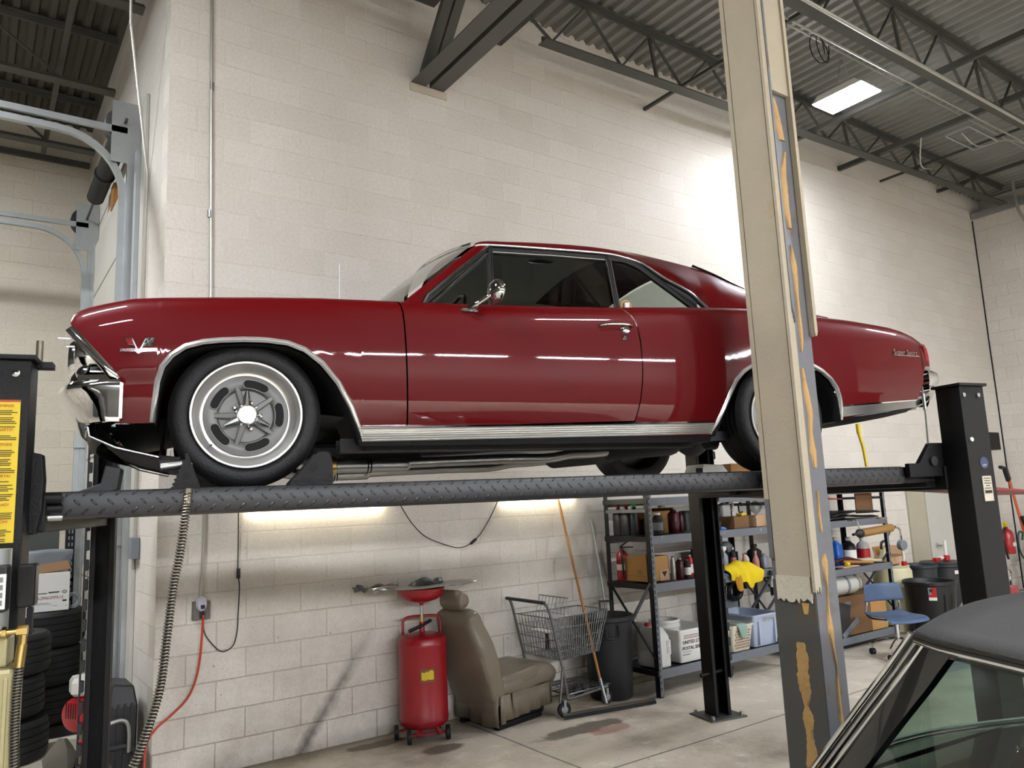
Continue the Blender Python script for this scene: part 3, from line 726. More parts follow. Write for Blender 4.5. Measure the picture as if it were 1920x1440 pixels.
# lift cables / rods
MB(XL).cyl((-.475, 2.99, 2.30), (-.475, 2.99, 2.372), .011, n=10).build('threaded_stud', 'coil', pfl)
MB(XL).box((-.455, 2.99, 2.285), (.05, .06, .02)).build('top_bracket', 'black', pfl, smooth=0)
MB(XL).lathe([(.012, 0), (.012, .004), (.007, .007), (.002, .009)], (-.52, 2.878, 2.24), (0, -1, 0), 14).build('cap_bolt', 'chrome', pfl)
MB(XL).tube([(3.80, 3.06, 1.95), (3.785, 3.04, 2.14), (3.775, 3.03, 2.30)], .0045, 6).build('lift_cable', 'steel', lift)
MB(XL).cyl((3.783, 3.036, 2.17), (3.777, 3.032, 2.26), .009, n=8).build('cable_end', 'steel', lift)
for u, z in ((3.915, 2.235), (4.03, 2.235), (3.93, 1.99)):
    MB(XL).cyl((u, 2.896, z), (u, 2.888, z), .012, n=12).build('post_bolt', 'white' if z < 2 else 'steel', prn)
# round blue badge and small plate on the rear post
MB(XL).cyl((4.005, 2.8945, 1.862), (4.005, 2.8925, 1.862), .032, n=24).build('round_badge', M('badge_blue', '3c4266', .5, 0, 0), prn, smooth=0)
text('badge_lettering', 'LIFT', .017, 'wink', prn, (4.005, 2.8918, 1.842), (1, 0, 0), (0, 0, 1), align='CENTER', xf=XL)
pl = MB(XL).bb((3.972, 2.891, 1.655), (4.042, 2.895, 1.79)).build('maker_plate', 'plaster', prn, smooth=0)
MB(XL).bb((3.98, 2.8895, 1.697), (4.034, 2.8912, 1.713)).build('plate_band', 'ink', prn, smooth=0)
for k, w in enumerate((.05, .044, .052, .03, .048)):
    z = 1.776-k*.0135
    MB(XL).bb((4.007-w/2, 2.8895, z), (4.007+w/2, 2.8912, z+.004)).build('plate_line', 'ink', prn, smooth=0)
# warning sticker on the near front post
V_ = 2.878
stk = MB(XL).bb((-.648, V_-.0005, 1.70), (-.502, V_+.0015, 2.152)).build('warning_sticker', 'yellow', pfl, smooth=0)
MB(XL).bb((-.648, V_-.001, 2.146), (-.502, V_+.001, 2.153)).build('sticker_border', 'redink', pfl, smooth=0)
rows = [(2.130, 'WARNING!'), (2.052, 'SAFETY!'), (2.005, 'CAUTION!'), (1.905, '\u00a1ALERTA!'), (1.815, '\u00a1SEGURIDAD!'), (1.762, '\u00a1CAUCI\u00d3N!')]
for z, s in rows:
    text('sticker_heading', s, .0125, 'redink', pfl, (-.519, V_-.0012, z), (1, 0, 0), (0, 0, 1), align='RIGHT', xf=XL)
z = 2.122; k = 0
while z > 1.71:
    z -= .0058
    if any(-.004 < r-z < .012 or -.012 < z-r < .012 for r, _ in rows): continue
    k += 1
    if k % 5 == 4: continue
    w = .11+.02*random.random()
    MB(XL).bb((-.516-w, V_-.0012, z), (-.516+random.uniform(-.012, .008), V_, z+.0026)).build('sticker_line', 'ink', pfl, smooth=0)
# power unit on the near front post
pu = MB(XL).bb((-.64, 2.72, 1.02), (-.452, 2.86, 1.345)).build('oil_reservoir', 'beige', lift, smooth=0, bevel=.014)
for k in range(4): MB(XL).bb((-.60+k*.04, 2.714, 1.03), (-.588+k*.04, 2.722, 1.32)).build('pressed_rib', 'beige', pu, smooth=0, bevel=.003)
MB(XL).bb((-.62, 2.74, 1.345), (-.478, 2.85, 1.43)).build('pump_block', 'beige', lift, smooth=0, bevel=.008)
MB(XL).cyl((-.545, 2.79, 1.43), (-.545, 2.79, 1.685), .058, n=20).build('motor', 'galv', lift)
cbx = MB(XL).bb((-.56, 2.70, 1.505), (-.482, 2.76, 1.64)).build('switch_cover', 'plastic', lift, smooth=0, bevel=.006)
MB(XL).bb((-.515, 2.697, 1.515), (-.483, 2.702, 1.615)).build('paper_label', 'white', cbx, smooth=0)
for k in range(4): MB(XL).bb((-.508, 2.6965, 1.525+k*.022), (-.49, 2.698, 1.54+k*.022)).build('label_stroke', 'tarp', cbx, smooth=0)
MB(XL).bb((-.475, 2.80, 1.505), (-.425, 2.87, 1.635)).build('control_box', 'blackg', lift, smooth=0, bevel=.008)
MB(XL).bb((-.45, 2.84, 1.42), (-.435, 2.87, 1.50)).build('cable_duct', 'black', lift, smooth=0)
br = MB(XL); br.cyl((-.54, 2.72, 1.446), (-.435, 2.72, 1.448), .009, n=10); fit = br.build('brass_fitting', 'brass', lift)
for u0, u1, r in ((-.522, -.50, .015), (-.49, -.478, .016), (-.452, -.425, .016)):
    MB(XL).cyl((u0, 2.72, 1.447), (u1, 2.72, 1.447), r, n=6).build('hex_nut', 'brass', fit, smooth=0)
MB(XL).cyl((-.436, 2.72, 1.447), (-.438, 2.72, 1.40), .012, n=8).build('elbow', 'brass', fit)
MB(XL).cyl((-.438, 2.72, 1.41), (-.443, 2.72, 1.345), .014, n=12).build('hose_ferrule', 'brass', fit)
def coil_hose(pts, r, pitch, name, parent=None, xf=XL, mat='coil'):
    P_ = smooth_pts(pts, 10)
    core = MB(xf).tube(P_, r*.8, 8)
    L = [0]
    for a, c in zip(P_, P_[1:]): L.append(L[-1]+(c-a).length)
    tot = L[-1]; n = int(tot/pitch*8); hel = []
    j = 0
    for k in range(n+1):
        s = k/n*tot
        while j < len(P_)-2 and L[j+1] < s: j += 1
        f = (s-L[j])/max(1e-9, L[j+1]-L[j]); p = P_[j].lerp(P_[j+1], min(1, f)); d = (P_[j+1]-P_[j]).normalized()
        a = Vector((0, 1, 0)); a = (a-d*a.dot(d)).normalized(); c = d.cross(a); ang = 2*pi*k/8
        hel.append(p+a*(r*cos(ang))+c*(r*sin(ang)))
    return core, MB(xf).tube(hel, pitch*.28, 4)
c1, c2 = coil_hose([(-.443, 2.72, 1.35), (-.447, 2.72, 1.25), (-.444, 2.72, 1.12), (-.434, 2.72, 1.0), (-.40, 2.74, .85), (-.42, 2.8, .5), (-.45, 2.85, .2)], .0125, .0085, 'h')
c1.build('hydraulic_hose', 'plastic', lift); c2.build('hose_spring_guard', 'coil', lift)
hs = thing('spring_guarded_hose', 'spring wrapped hydraulic hose hanging from the near runway towards the floor', 'hose', (0, 3.07, .9), xf=XL)
c1, c2 = coil_hose([(.002, 3.075, 1.845), (-.001, 3.068, 1.80), (-.009, 3.06, 1.727), (-.022, 3.06, 1.62), (-.04, 3.06, 1.515), (-.058, 3.06, 1.335), (-.074, 3.06, 1.18), (-.105, 3.06, 1.06), (-.14, 3.06, .955), (-.18, 3.05, .86), (-.25, 3.0, .55), (-.40, 2.95, .2), (-.42, 2.95, .02)], .0135, .011, 'h2')
c1.build('hose_core', 'plastic', hs); c2.build('spring_guard', 'coil', hs)
MB(XL).cyl((.002, 3.083, 1.855), (0, 3.066, 1.80), .015, n=10).build('end_fitting', 'coil', hs)

# wheel chocks
def chock(poly, v0, v1, holes, label):
    t = thing('wheel_chock', label, 'chock', (poly[0][0], v0, 1.862), 'wheel chocks at the front tyre', XL)
    MB(XL).prism(poly, lambda u, z, v: (u, v, z), v0, v0+.012).build('side_plate', 'black', t, smooth=0)
    MB(XL).prism(poly, lambda u, z, v: (u, v, z), v1-.012, v1).build('side_plate', 'black', t, smooth=0)
    MB(XL).bb((min(p[0] for p in poly)+.005, v0+.012, 1.863), (max(p[0] for p in poly)-.005, v1-.012, 1.872)).build('foot', 'black', t, smooth=0)
    for (u, z, r) in holes:
        MB(XL).cyl((u, v0-.0015, z), (u, v0+.001, z), r, n=16).build('hole', 'dark' if r < .013 or u > .2 else 'doorw', t)
ser = []
for k in range(7):
    f = k/7; ser += [(-.062+f*.045, 1.865+f*.118), (-.058+f*.045+.010, 1.865+f*.118+.008)]
chock(ser+[(-.012, 1.995), (.0, 1.995), (.045, 1.865)], 3.19, 3.33, [(-.004, 1.915, .0125)], 'black serrated wheel chock on the runway ahead of the front tyre')
chock([(.375, 1.864), (.378, 1.876), (.42, 1.92), (.488, 1.995), (.525, 1.995), (.535, 1.985), (.545, 1.95), (.548, 1.87), (.54, 1.864)], 3.19, 3.33, [(.47, 1.935, .014)]+[(.40+k*.028, 1.882, .006) for k in range(5)]+[(.45, 1.925, .004), (.51, 1.96, .004), (.535, 1.895, .005)], 'black perforated wheel chock on the runway behind the front tyre')
# loose things on the runway by the rear wheel
t = thing('open_carton', 'brown cardboard carton lying on the far runway by the rear wheel', 'carton', (3.1, 4.9, 1.863), xf=XL)
MB(XL).bb((4.0, 5.02, 1.863), (4.28, 5.22, 1.99)).build('box', 'card', t, smooth=0)
t = thing('plastic_housing', 'white folded plastic housing on the far runway beside a brown carton', 'housing', (3.35, 4.9, 1.863), xf=XL)
b = MB(XL); b.prism([(3.50, 1.863), (3.86, 1.863), (3.86, 1.90), (3.80, 1.975), (3.62, 1.985), (3.58, 1.90)], lambda u, z, v: (u, v, z), 4.86, 5.08); b.build('shell', 'white', t, smooth=0, bevel=.006)
MB(XL).bb((3.545, 4.85, 1.90), (3.60, 4.862, 1.955)).build('dark_slot', 'dark', t, smooth=0)
tag(MB(XL).tube(smooth_pts([(3.36, 3.12, 2.10), (3.362, 3.12, 2.04), (3.38, 3.12, 1.97), (3.39, 3.12, 1.868)]), [.012]*6+[.0085]*13, 8).build('yellow_strap', 'yellow'), 'yellow strap hanging below the tail of the red coupe onto the runway', 'strap')
# ================================================================ the red coupe
car = thing('car', 'glossy red two door hardtop coupe raised on the black lift', 'car', (1.9, 4.2, 1.862), xf=XL)
VC = 4.205                     # centre line
def mir(p): return (p[0], 2*VC-p[1], p[2])
CREST = [(-.435, 2.515), (-.423, 2.530), (-.412, 2.554), (-.377, 2.573), (-.305, 2.595), (-.212, 2.618), (-.116, 2.627), (.082, 2.641), (.291, 2.654), (.511, 2.664), (.743, 2.670), (.889, 2.671), (1.027, 2.675), (1.168, 2.678), (1.523, 2.690), (1.968, 2.708), (2.30, 2.728), (2.60, 2.745), (2.83, 2.752), (3.05, 2.748), (3.284, 2.738), (3.584, 2.728), (3.937, 2.706), (4.059, 2.689), (4.133, 2.669), (4.20, 2.64), (4.228, 2.618)]
FA = [(-.123, 2.127), (-.122, 2.129), (-.117, 2.201), (-.108, 2.287), (-.092, 2.341), (-.062, 2.385), (-.014, 2.421), (.047, 2.441), (.109, 2.450), (.206, 2.458), (.292, 2.458), (.373, 2.450), (.441, 2.425), (.510, 2.372), (.579, 2.288), (.635, 2.187), (.683, 2.072), (.690, 2.045)]
RA = [(2.546, 2.06), (2.581, 2.123), (2.620, 2.201), (2.66, 2.28), (2.70, 2.345), (2.75, 2.392), (2.81, 2.425), (2.88, 2.45), (2.97, 2.467), (3.06, 2.469), (3.15, 2.46), (3.23, 2.436), (3.296, 2.408), (3.350, 2.368), (3.391, 2.316), (3.412, 2.262), (3.421, 2.205), (3.423, 2.141)]
CREST = [(u*1.022 if u < 0 else u, 1.757+(z-1.757)*1.022) for u, z in CREST]
def inset(u, z):
    t = interp(CREST, u)-z; s = z-2.04
    o = interp([(0, .085), (.006, .060), (.016, .040), (.035, .022), (.07, .009), (.13, .002), (.2, 0)], t)
    o += interp([(0, .080), (.04, .056), (.1, .032), (.18, .015), (.28, .004), (.4, 0)], s)
    if u < .05: o += .03*((.05-u)/.47)**2
    if u < .2 and z < 2.315: o += .012*min(1, (2.315-z)/.01)
    if u > 3.3: o += .05*((u-3.3)/.93)**2
    if 2.5 < u < 3.5: o -= .006*sin((u-2.5)*pi)*max(0, 1-abs(t-.12)/.2)
    # rolled wheel-arch lips stand out a little
    return o
def SP(u, z, d=0): return (u, 3.27+inset(u, z)+d, z)
def ZT(u): return interp(CREST, u)
def bottom(tab, lo):
    return lambda u: interp(tab, u) if tab[0][0] <= u <= tab[-1][0] else (lo(u) if callable(lo) else lo)
def panel(cols, zB, uL=None, ref=0, uR=None, rref=0, span=.3, rows=18, d=0):
    out = []
    for us in cols:
        c = []
        zt, zb = ZT(us), zB(us)
        for k in range(rows+1):
            f = k/rows
            f = f if f < .6 else .6+.4*(1-(1-(f-.6)/.4)**1.6)
            z = lerp(zb, zt, f); u = us
            if uL and us < ref+span: u = us+(interp(uL, z)-ref)*(1-(us-ref)/span)
            if uR and us > rref-span: u = us+(interp(uR, z)-rref)*(1-(rref-us)/span)
            c.append(SP(u, min(z, ZT(u)), d))
        out.append(c)
    return out
def frange(a, b, n): return [a+(b-a)*k/n for k in range(n+1)]
NOSE = [(2.12, -.205), (2.139, -.226), (2.30, -.253), (2.31, -.258), (2.50, -.424), (2.53, -.436), (2.56, -.440), (2.62, -.43)]
DF = [(2.04, .8885), (2.118, .889), (2.417, .883), (2.518, .879), (2.619, .874), (2.68, .862)]
DR = [(2.12, 2.062), (2.16, 2.076), (2.231, 2.095), (2.32, 2.108), (2.400, 2.115), (2.538, 2.112), (2.62, 2.10), (2.654, 2.089), (2.69, 2.062), (2.712, 2.035)]
TAIL = [(2.20, 3.99), (2.229, 4.04), (2.255, 4.066), (2.377, 4.144), (2.45, 4.155), (2.465, 4.20), (2.475, 4.222), (2.525, 4.230), (2.62, 4.228)]
def two(name, rows, mat, **k):
    o = MB(XL).grid(rows).build(name, mat, car, **k)
    MB(XL).grid([[mir(p) for p in r] for r in rows]).build(name, mat, car, **k)
    return o
fc = frange(-.445, -.123, 16)+[p[0] for p in FA[1:]]+frange(.70, .878, 6)
two('front_fender', panel(fc, bottom(FA, lambda u: 2.127 if u < -.12 else 2.052), NOSE, -.445, DF, .878, .18), 'red', smooth=50)
dc = frange(.885, 2.105, 26)
two('door', panel(dc, lambda u: lerp(2.110, 2.137, (u-.885)/1.22), [(z, u+.007) for z, u in DF], .885, [(z, u-.006) for z, u in DR], 2.105, .2), 'red', smooth=50)
qc = frange(2.112, 2.54, 10)+[p[0] for p in RA]+frange(3.43, 4.0, 12)+frange(4.05, 4.228, 6)
two('quarter_panel', panel(qc, bottom(RA, lambda u: 2.06 if u < 2.6 else lerp(2.15, 2.233, min(1, (u-3.43)/.61))), DR, 2.112, TAIL, 4.228, .2), 'red', smooth=50)
# rocker under the door and a dark liner seen through the shut lines and wheel arches
two('rocker_panel', [[SP(u, z, .004) for z in (2.03, 2.08, 2.12)] for u in frange(.69, 2.55, 20)], 'under', smooth=50)
two('inner_liner', [[(u, 3.45, 2.10), (u, 3.36, 2.25), (u, 3.35, 2.5), (u, 3.40, min(2.62, ZT(u)-.04))] for u in frange(.70, 2.48, 8)], 'dark')
for tab in (FA, RA):
    two('wheel_well', [[(u, v, z-.004) for v in (3.295, 3.34, 3.7)] for u, z in [(tab[0][0], tab[0][1])]+tab[1:]], 'dark')
    two('arch_trim', [[SP(u+a, z+c, e) for a, c, e in off] for (u, z), off in zip(tab[1:-1] if tab is FA else tab, [
        [(0, 0, .012), (0, 0, -.005), (nx*.010, nz*.010, -.011), (nx*.020, nz*.020, -.005), (nx*.023, nz*.023, .004)] for nx, nz in
        [(lambda d: (-d[1], d[0]))(Vector((tab[min(i+1, len(tab)-1)][0]-tab[max(i-1, 0)][0], tab[min(i+1, len(tab)-1)][1]-tab[max(i-1, 0)][1])).normalized()) for i in (range(1, len(tab)-1) if tab is FA else range(len(tab)))]])], 'trim', smooth=60)
# bulkheads so no light leaks through the shell
for u in (.72, 2.50): MB(XL).bb((u-.01, 3.42, 2.06), (u, 2*VC-3.42, 2.62)).build('bulkhead', 'dark', car, smooth=0)
# ribbed chrome sill mouldings
def ribbed(pts, zb, zt, n, name):
    rows = []
    for u in pts:
        c = []; a, e = zb(u), zt(u)
        for k in range(n):
            f0, f1, f2 = k/n, (k+.62)/n, (k+.8)/n
            for f, d in ((f0, -.001), (f0+.12/n, -.010), (f1, -.010), (f2, -.001)): c.append(SP(u, lerp(a, e, f), d))
        c.append(SP(u, e, -.001)); rows.append(c)
    return two(name, rows, 'steel' if 'rear' in name else 'alum', smooth=25)
ribbed(frange(.686, 2.545, 24), lambda u: lerp(2.046, 2.068, (u-.686)/1.86), lambda u: lerp(2.103, 2.128, (u-.686)/1.86), 6, 'sill_moulding')
two('sill_bright_edge', [[SP(u, lerp(2.103, 2.128, (u-.686)/1.86)+z, d) for z, d in ((-.002, -.003), (-.001, -.012), (.006, -.012), (.008, -.002))] for u in frange(.68, 2.55, 24)], 'chrome')
ribbed(frange(3.432, 4.05, 10), lambda u: lerp(2.158, 2.222, (u-3.43)/.62), lambda u: lerp(2.218, 2.262, (u-3.43)/.62), 6, 'rear_sill_moulding')
two('rear_sill_edge', [[SP(u, lerp(2.218, 2.262, (u-3.43)/.62)+z, d) for z, d in ((-.002, -.003), (-.001, -.010), (.005, -.010), (.007, -.002))] for u in frange(3.43, 4.06, 10)], 'chrome')
# lids
def across(u, z, cr, n=12, e=.085):
    a = 3.27+inset(u, z); return [(u, lerp(a, 2*VC-a, k/n), z+cr*sin(pi*k/n)) for k in range(n+1)]
MB(XL).grid([across(u, ZT(u), .035) for u in frange(-.43, .80, 18)]).build('hood', 'red', car, smooth=50)
MB(XL).grid([across(u, ZT(u)-.0, .012) for u in frange(3.32, 4.225, 10)]).build('trunk_lid', 'red', car, smooth=50)
MB(XL).grid([across(u, ZT(u)-.004, .012) for u in frange(.80, 1.02, 3)]).build('cowl', 'plastic', car)
# ------------------------------------------------ nose
PATH = [(-.246, 3.262), (-.33, 3.268), (-.385, 3.285), (-.425, 3.33), (-.455, 3.42), (-.485, 3.58), (-.51, 3.78), (-.53, 4.0), (-.535, VC)]
PATH = smooth_pts([(a, c, 0) for a, c in PATH], 4)
PATH = PATH+[Vector((p.x, 2*VC-p.y, 0)) for p in PATH[::-1][1:]]
def sweep(path, prof, name, mat, par=car, **k):
    rows = []
    for i, p in enumerate(path):
        d = (path[min(i+1, len(path)-1)]-path[max(i-1, 0)]).normalized(); nrm = Vector((-d.y, d.x, 0))   # outward
        if nrm.dot(p-Vector((2, VC, 0))) < 0: nrm = -nrm
        f = min(1, max(.12, (-.30-p.x)/.12))
        rows.append([p+nrm*(o*f if o < 0 else o*f)+Vector((0, 0, z)) for o, z in prof])
    return MB(XL).grid(rows).build(name, mat, par, **k)
bp = [(-.06, 2.290), (-.02, 2.290), (.006, 2.280), (.014, 2.268), (.012, 2.252), (.0, 2.24), (-.03, 2.195), (-.06, 2.15), (-.075, 2.135), (-.09, 2.128), (-.12, 2.128)]
sweep(PATH, bp, 'front_bumper', 'chrome', smooth=60)
sweep(PATH[10:-10], [(-.10, 2.13), (-.105, 2.10), (-.115, 2.075), (-.14, 2.06)], 'front_valance', 'under', smooth=60)
two('splash_shield', [[(-.235, 3.38, 2.15), (-.365, 3.38, 2.125), (-.352, 3.38, 2.08), (-.262, 3.37, 2.035), (-.108, 3.37, 1.995), (-.098, 3.37, 2.15)], [(-.235, 3.39, 2.15), (-.345, 3.6, 2.125), (-.335, 3.6, 2.08), (-.25, 3.6, 2.03), (-.10, 3.6, 1.99), (-.09, 3.6, 2.15)]], 'under', smooth=0)
MB(XL).tube([(-.362, 3.376, 2.118), (-.355, 3.376, 2.082), (-.262, 3.367, 2.036), (-.108, 3.367, 1.996)], .0045, 6).build('shield_edge', 'steel', car)
for s in (0, 1):
    f = (lambda p: mir(p)) if s else (lambda p: p)
    MB(XL).loft([[f(p) for p in r] for r in [[(-.248, 3.262, 2.135), (-.248, 3.262, 2.28), (-.248, 3.34, 2.28), (-.248, 3.34, 2.135)], [(-.236, 3.262, 2.14), (-.236, 3.262, 2.275), (-.236, 3.34, 2.275), (-.236, 3.34, 2.14)]]]).build('bumper_end_cap', 'chrome', car, smooth=0)
b = MB(XL)
b.grid([[(-.33, v, 2.13), (-.34, v, 2.085), (-.25, v, 2.045), (-.12, v, 2.01), (-.04, v, 2.0), (.05, v, 2.02), (.15, v, 2.08)] for v in (3.42, 3.6, VC, 4.81, 5.01)]); b.build('radiator_support', 'under', car)
MB(XL).bb((-.11, 3.36, 1.955), (.0, 3.48, 1.985)).build('steering_link', 'under', car, smooth=0, bevel=.004)
MB(XL).cyl((-.10, 3.36, 1.955), (.05, 3.36, 1.975), .018, n=10).build('tie_rod', 'steel', car)
# grille opening
two('headlight_bezel', [[(lerp(-.252, -.422, f)+a, 3.27+inset(lerp(-.252, -.422, f), lerp(2.297, 2.497, f))+c, lerp(2.297, 2.497, f)+e) for a, c, e in ((.004, -.002, .006), (-.004, -.006, .002), (-.014, -.006, -.008), (-.022, .0, -.014), (-.02, .05, -.012))] for f in frange(0, 1, 8)], 'chrome', smooth=40)
two('lower_bezel', [[(u, 3.30+(-.25-u)*.25, z) for z in (2.290, 2.296, 2.306, 2.312, 2.316)] for u in frange(-.40, -.25, 5)], 'chrome', smooth=40)
two('headlight_tunnel', [[(-.25, 3.37, 2.30), (-.25, 3.37, 2.5)], [(-.25, VC, 2.30), (-.25, VC, 2.54)]], 'dark')
for k in range(5):
    z = 2.335+k*.032; ul = lerp(-.27, -.41, k/5)
    two('grille_bar', [[(u, 3.345+(0 if q < 2 else .02), z+e) for q, e in enumerate((-.006, .0, .006))] for u in (ul-.09, ul-.01)], 'steel', smooth=0)
MB(XL).grid([[(-.36, v, z) for z in (2.30, 2.40, 2.52)] for v in (3.42, VC, 4.99)]).build('grille', 'plastic', car)
for vc in (3.425, 3.60):
    for m_ in (0, 1):
        v = 2*VC-vc if m_ else vc; uu = -.33-(vc-3.425)*.25
        h = MB(XL).lathe([(.070, .06), (.088, .03), (.094, -.02), (.094, -.060), (.086, -.072), (.070, -.066)], (uu-.012, v, 2.408), (1, 0, 0), 24, caps=False).build('headlight', 'chrome', car, smooth=60)
        MB(XL).lathe([(.0705, -.064), (.05, -.077), (.02, -.082), (.001, -.083)], (uu-.012, v, 2.408), (1, 0, 0), 24).build('lens', 'hlens', h)
        MB(XL).lathe([(.028, .0), (.028, -.03), (.001, -.034)], (uu+.03, v-.0, 2.318), (1, 0, 0), 14).build('park_lamp', 'chrome', h)
# ------------------------------------------------ tail
two('tail_cap', [[SP(u, z, -.002) for z in (2.470, 2.50, 2.55, 2.60, 2.625)] for u in frange(4.158, 4.22, 4)], 'red', smooth=50)
two('tail_seam', [[SP(u, z, -.0025) for z in frange(2.46, 2.64, 6)] for u in (4.1525, 4.1565)], 'dark')
MB(XL).grid([[(4.226, v, z) for z in (2.44, 2.53, 2.62)] for v in (3.34, VC, 5.07)]).build('rear_panel', 'red', car)
two('tail_lamp', [[(4.208+a+e, 3.316+c, z) for a, c in ((-.02, .0), (.012, .004), (.022, .03), (.022, .16))] for z, e in ((2.475, 0), (2.50, .004), (2.55, .004), (2.59, -.004), (2.615, -.025))], 'lens', smooth=40)
two('tail_lamp_bezel', [[(4.185+a, 3.312+c, z) for a, c in ((-.02, .0), (.03, .002), (.052, .03), (.052, .17))] for z in (2.452, 2.462, 2.476)], 'chrome', smooth=40)
RP = [Vector((a, c, 0)) for a, c in ((4.18, 3.30), (4.26, 3.315), (4.33, 3.36), (4.37, 3.45), (4.39, 3.7), (4.40, VC))]
RP = smooth_pts(RP, 4); RP = RP+[Vector((p.x, 2*VC-p.y, 0)) for p in RP[::-1][1:]]
def sweep2(prof, name, mat):
    rows = []
    for p in RP:
        f = min(1, (p.x-4.16)/.1); rows.append([Vector((p.x+o*f, p.y-(o*.3*f if p.y < VC else -o*.3*f), z)) for o, z in prof])
    return MB(XL).grid(rows).build(name, mat, car, smooth=60)
sweep2([(-.06, 2.445), (-.02, 2.45), (.0, 2.44), (.005, 2.41), (-.002, 2.375), (-.03, 2.355)], 'rear_bumper', 'chrome')
sweep2([(-.02, 2.35), (-.03, 2.32), (-.06, 2.28), (-.105, 2.245), (-.16, 2.225)], 'lower_bumper', 'chrome')
two('rear_pan', [[(u, 3.30+(.0 if u < 4.0 else .03), z0) , (u, 3.34, z0-.03), (u, 3.6, z0-.04)] for u, z0 in ((3.42, 2.16), (3.6, 2.165), (3.8, 2.19), (4.0, 2.225), (4.12, 2.28))], 'under')
# ------------------------------------------------ underside
MB(XL).grid([[(u, v, 2.062+(.04 if 3.6 < v < 4.8 else 0)) for v in (3.38, 3.6, 3.9, VC, 4.5, 4.8, 5.03)] for u in frange(.70, 2.50, 4)]).build('floor_pan', 'under', car)
MB(XL).grid([[(u, v, z) for v in (3.45, VC, 4.96)] for u, z in ((2.5, 2.16), (2.9, 2.25), (3.4, 2.16), (3.9, 2.17), (4.2, 2.26))]).build('trunk_floor', 'under', car)
MB(XL).grid([[(u, v, z) for v in (3.45, VC, 4.96)] for u, z in ((-.3, 2.12), (.2, 2.22), (.7, 2.16))]).build('engine_bay_floor', 'under', car)
two('side_rail', [[(u, 3.44, 2.07), (u, 3.44, 2.01), (u, 3.54, 2.01), (u, 3.54, 2.07)] for u in frange(.62, 2.50, 6)], 'under')
two('rear_rail', [[(u, 3.46, z+.05), (u, 3.46, z), (u, 3.56, z), (u, 3.56, z+.05)] for u, z in ((2.50, 2.02), (2.62, 2.04), (2.75, 2.05), (2.85, 2.07))], 'under')
for m_ in (0, 1):
    g = (lambda v: 2*VC-v) if m_ else (lambda v: v)
    MB(XL).tube(smooth_pts([(.45, g(3.8), 2.0), (.62, g(3.74), 1.968), (.70, g(3.74), 1.966), (.90, g(3.74), 1.966), (1.0, g(3.74), 1.968), (1.06, g(3.74), 1.975), (1.55, g(3.74), 1.985), (1.78, g(3.76), 1.985), (1.93, g(3.78), 2.005), (2.06, g(3.80), 2.01), (2.2, g(3.82), 2.02)], 4), [.034]*17+[.026]*24, 12).build('exhaust_pipe', 'steel', car)
    MB(XL).lathe([(.03, 0), (.052, .03), (.058, .05), (.058, .47), (.05, .5), (.03, .53)], (2.16, g(3.84), 2.022), (1, 0, .06), 18).build('muffler', 'under', car)
    MB(XL).lathe([(.03, 0), (.045, .01), (.045, .05), (.03, .06)], (.60, g(3.74), 1.968), (1, 0, 0), 14).build('collector_flange', 'brass', car)
    for u in (.80, .815): MB(XL).lathe([(.034, 0), (.04, .004), (.034, .008)], (u, g(3.74), 1.967), (1, 0, 0), 14).build('pipe_clamp', 'black', car)
    MB(XL).lathe([(.04, 0), (.05, .05), (.05, .06)], (2.72, g(3.62), 2.05), (1, 0, .1), 12).build('spring_seat', 'under', car)
MB(XL).cyl((3.05, 3.5, 2.165), (3.05, 4.9, 2.165), .05, n=14).build('rear_axle', 'under', car)
MB(XL).lathe([(.05, -.14), (.12, -.07), (.15, 0), (.12, .07), (.05, .14)], (3.05, VC, 2.15), (0, 1, 0), 18).build('differential', 'under', car)
MB(XL).cyl((1.2, VC, 2.03), (2.95, VC, 2.12), .035, n=12).build('drive_shaft', 'steel', car)
MB(XL).bb((.55, 3.95, 1.97), (1.15, 4.46, 2.1)).build('gearbox', 'under', car, smooth=0, bevel=.03)
# ------------------------------------------------ greenhouse
RAIL = [(1.330, 3.545, 3.060), (1.377, 3.54, 3.070), (1.55, 3.54, 3.077), (1.768, 3.54, 3.082), (1.95, 3.54, 3.086), (2.103, 3.54, 3.086), (2.210, 3.535, 3.072), (2.315, 3.52, 3.039), (2.426, 3.48, 2.953), (2.543, 3.43, 2.872), (2.608, 3.40, 2.80), (2.640, 3.375, 2.752)]
RAIL = smooth_pts(RAIL, 3)
TOP = [(1.37, 3.66, 3.105), (1.42, 3.66, 3.127), (1.55, 3.66, 3.140), (1.717, 3.66, 3.151), (1.90, 3.66, 3.157), (2.049, 3.66, 3.161), (2.20, 3.66, 3.160), (2.348, 3.66, 3.154), (2.535, 3.66, 3.131), (2.729, 3.66, 3.103), (2.868, 3.655, 3.072), (3.004, 3.63, 3.012), (3.155, 3.58, 2.945), (3.30, 3.50, 2.86), (3.40, 3.44, 2.79), (3.46, 3.38, 2.745)]
TOP = smooth_pts(TOP, 3)
def at(path, f):
    f = f*(len(path)-1); i = min(int(f), len(path)-2); return path[i].lerp(path[i+1], f-i)
NR = 44
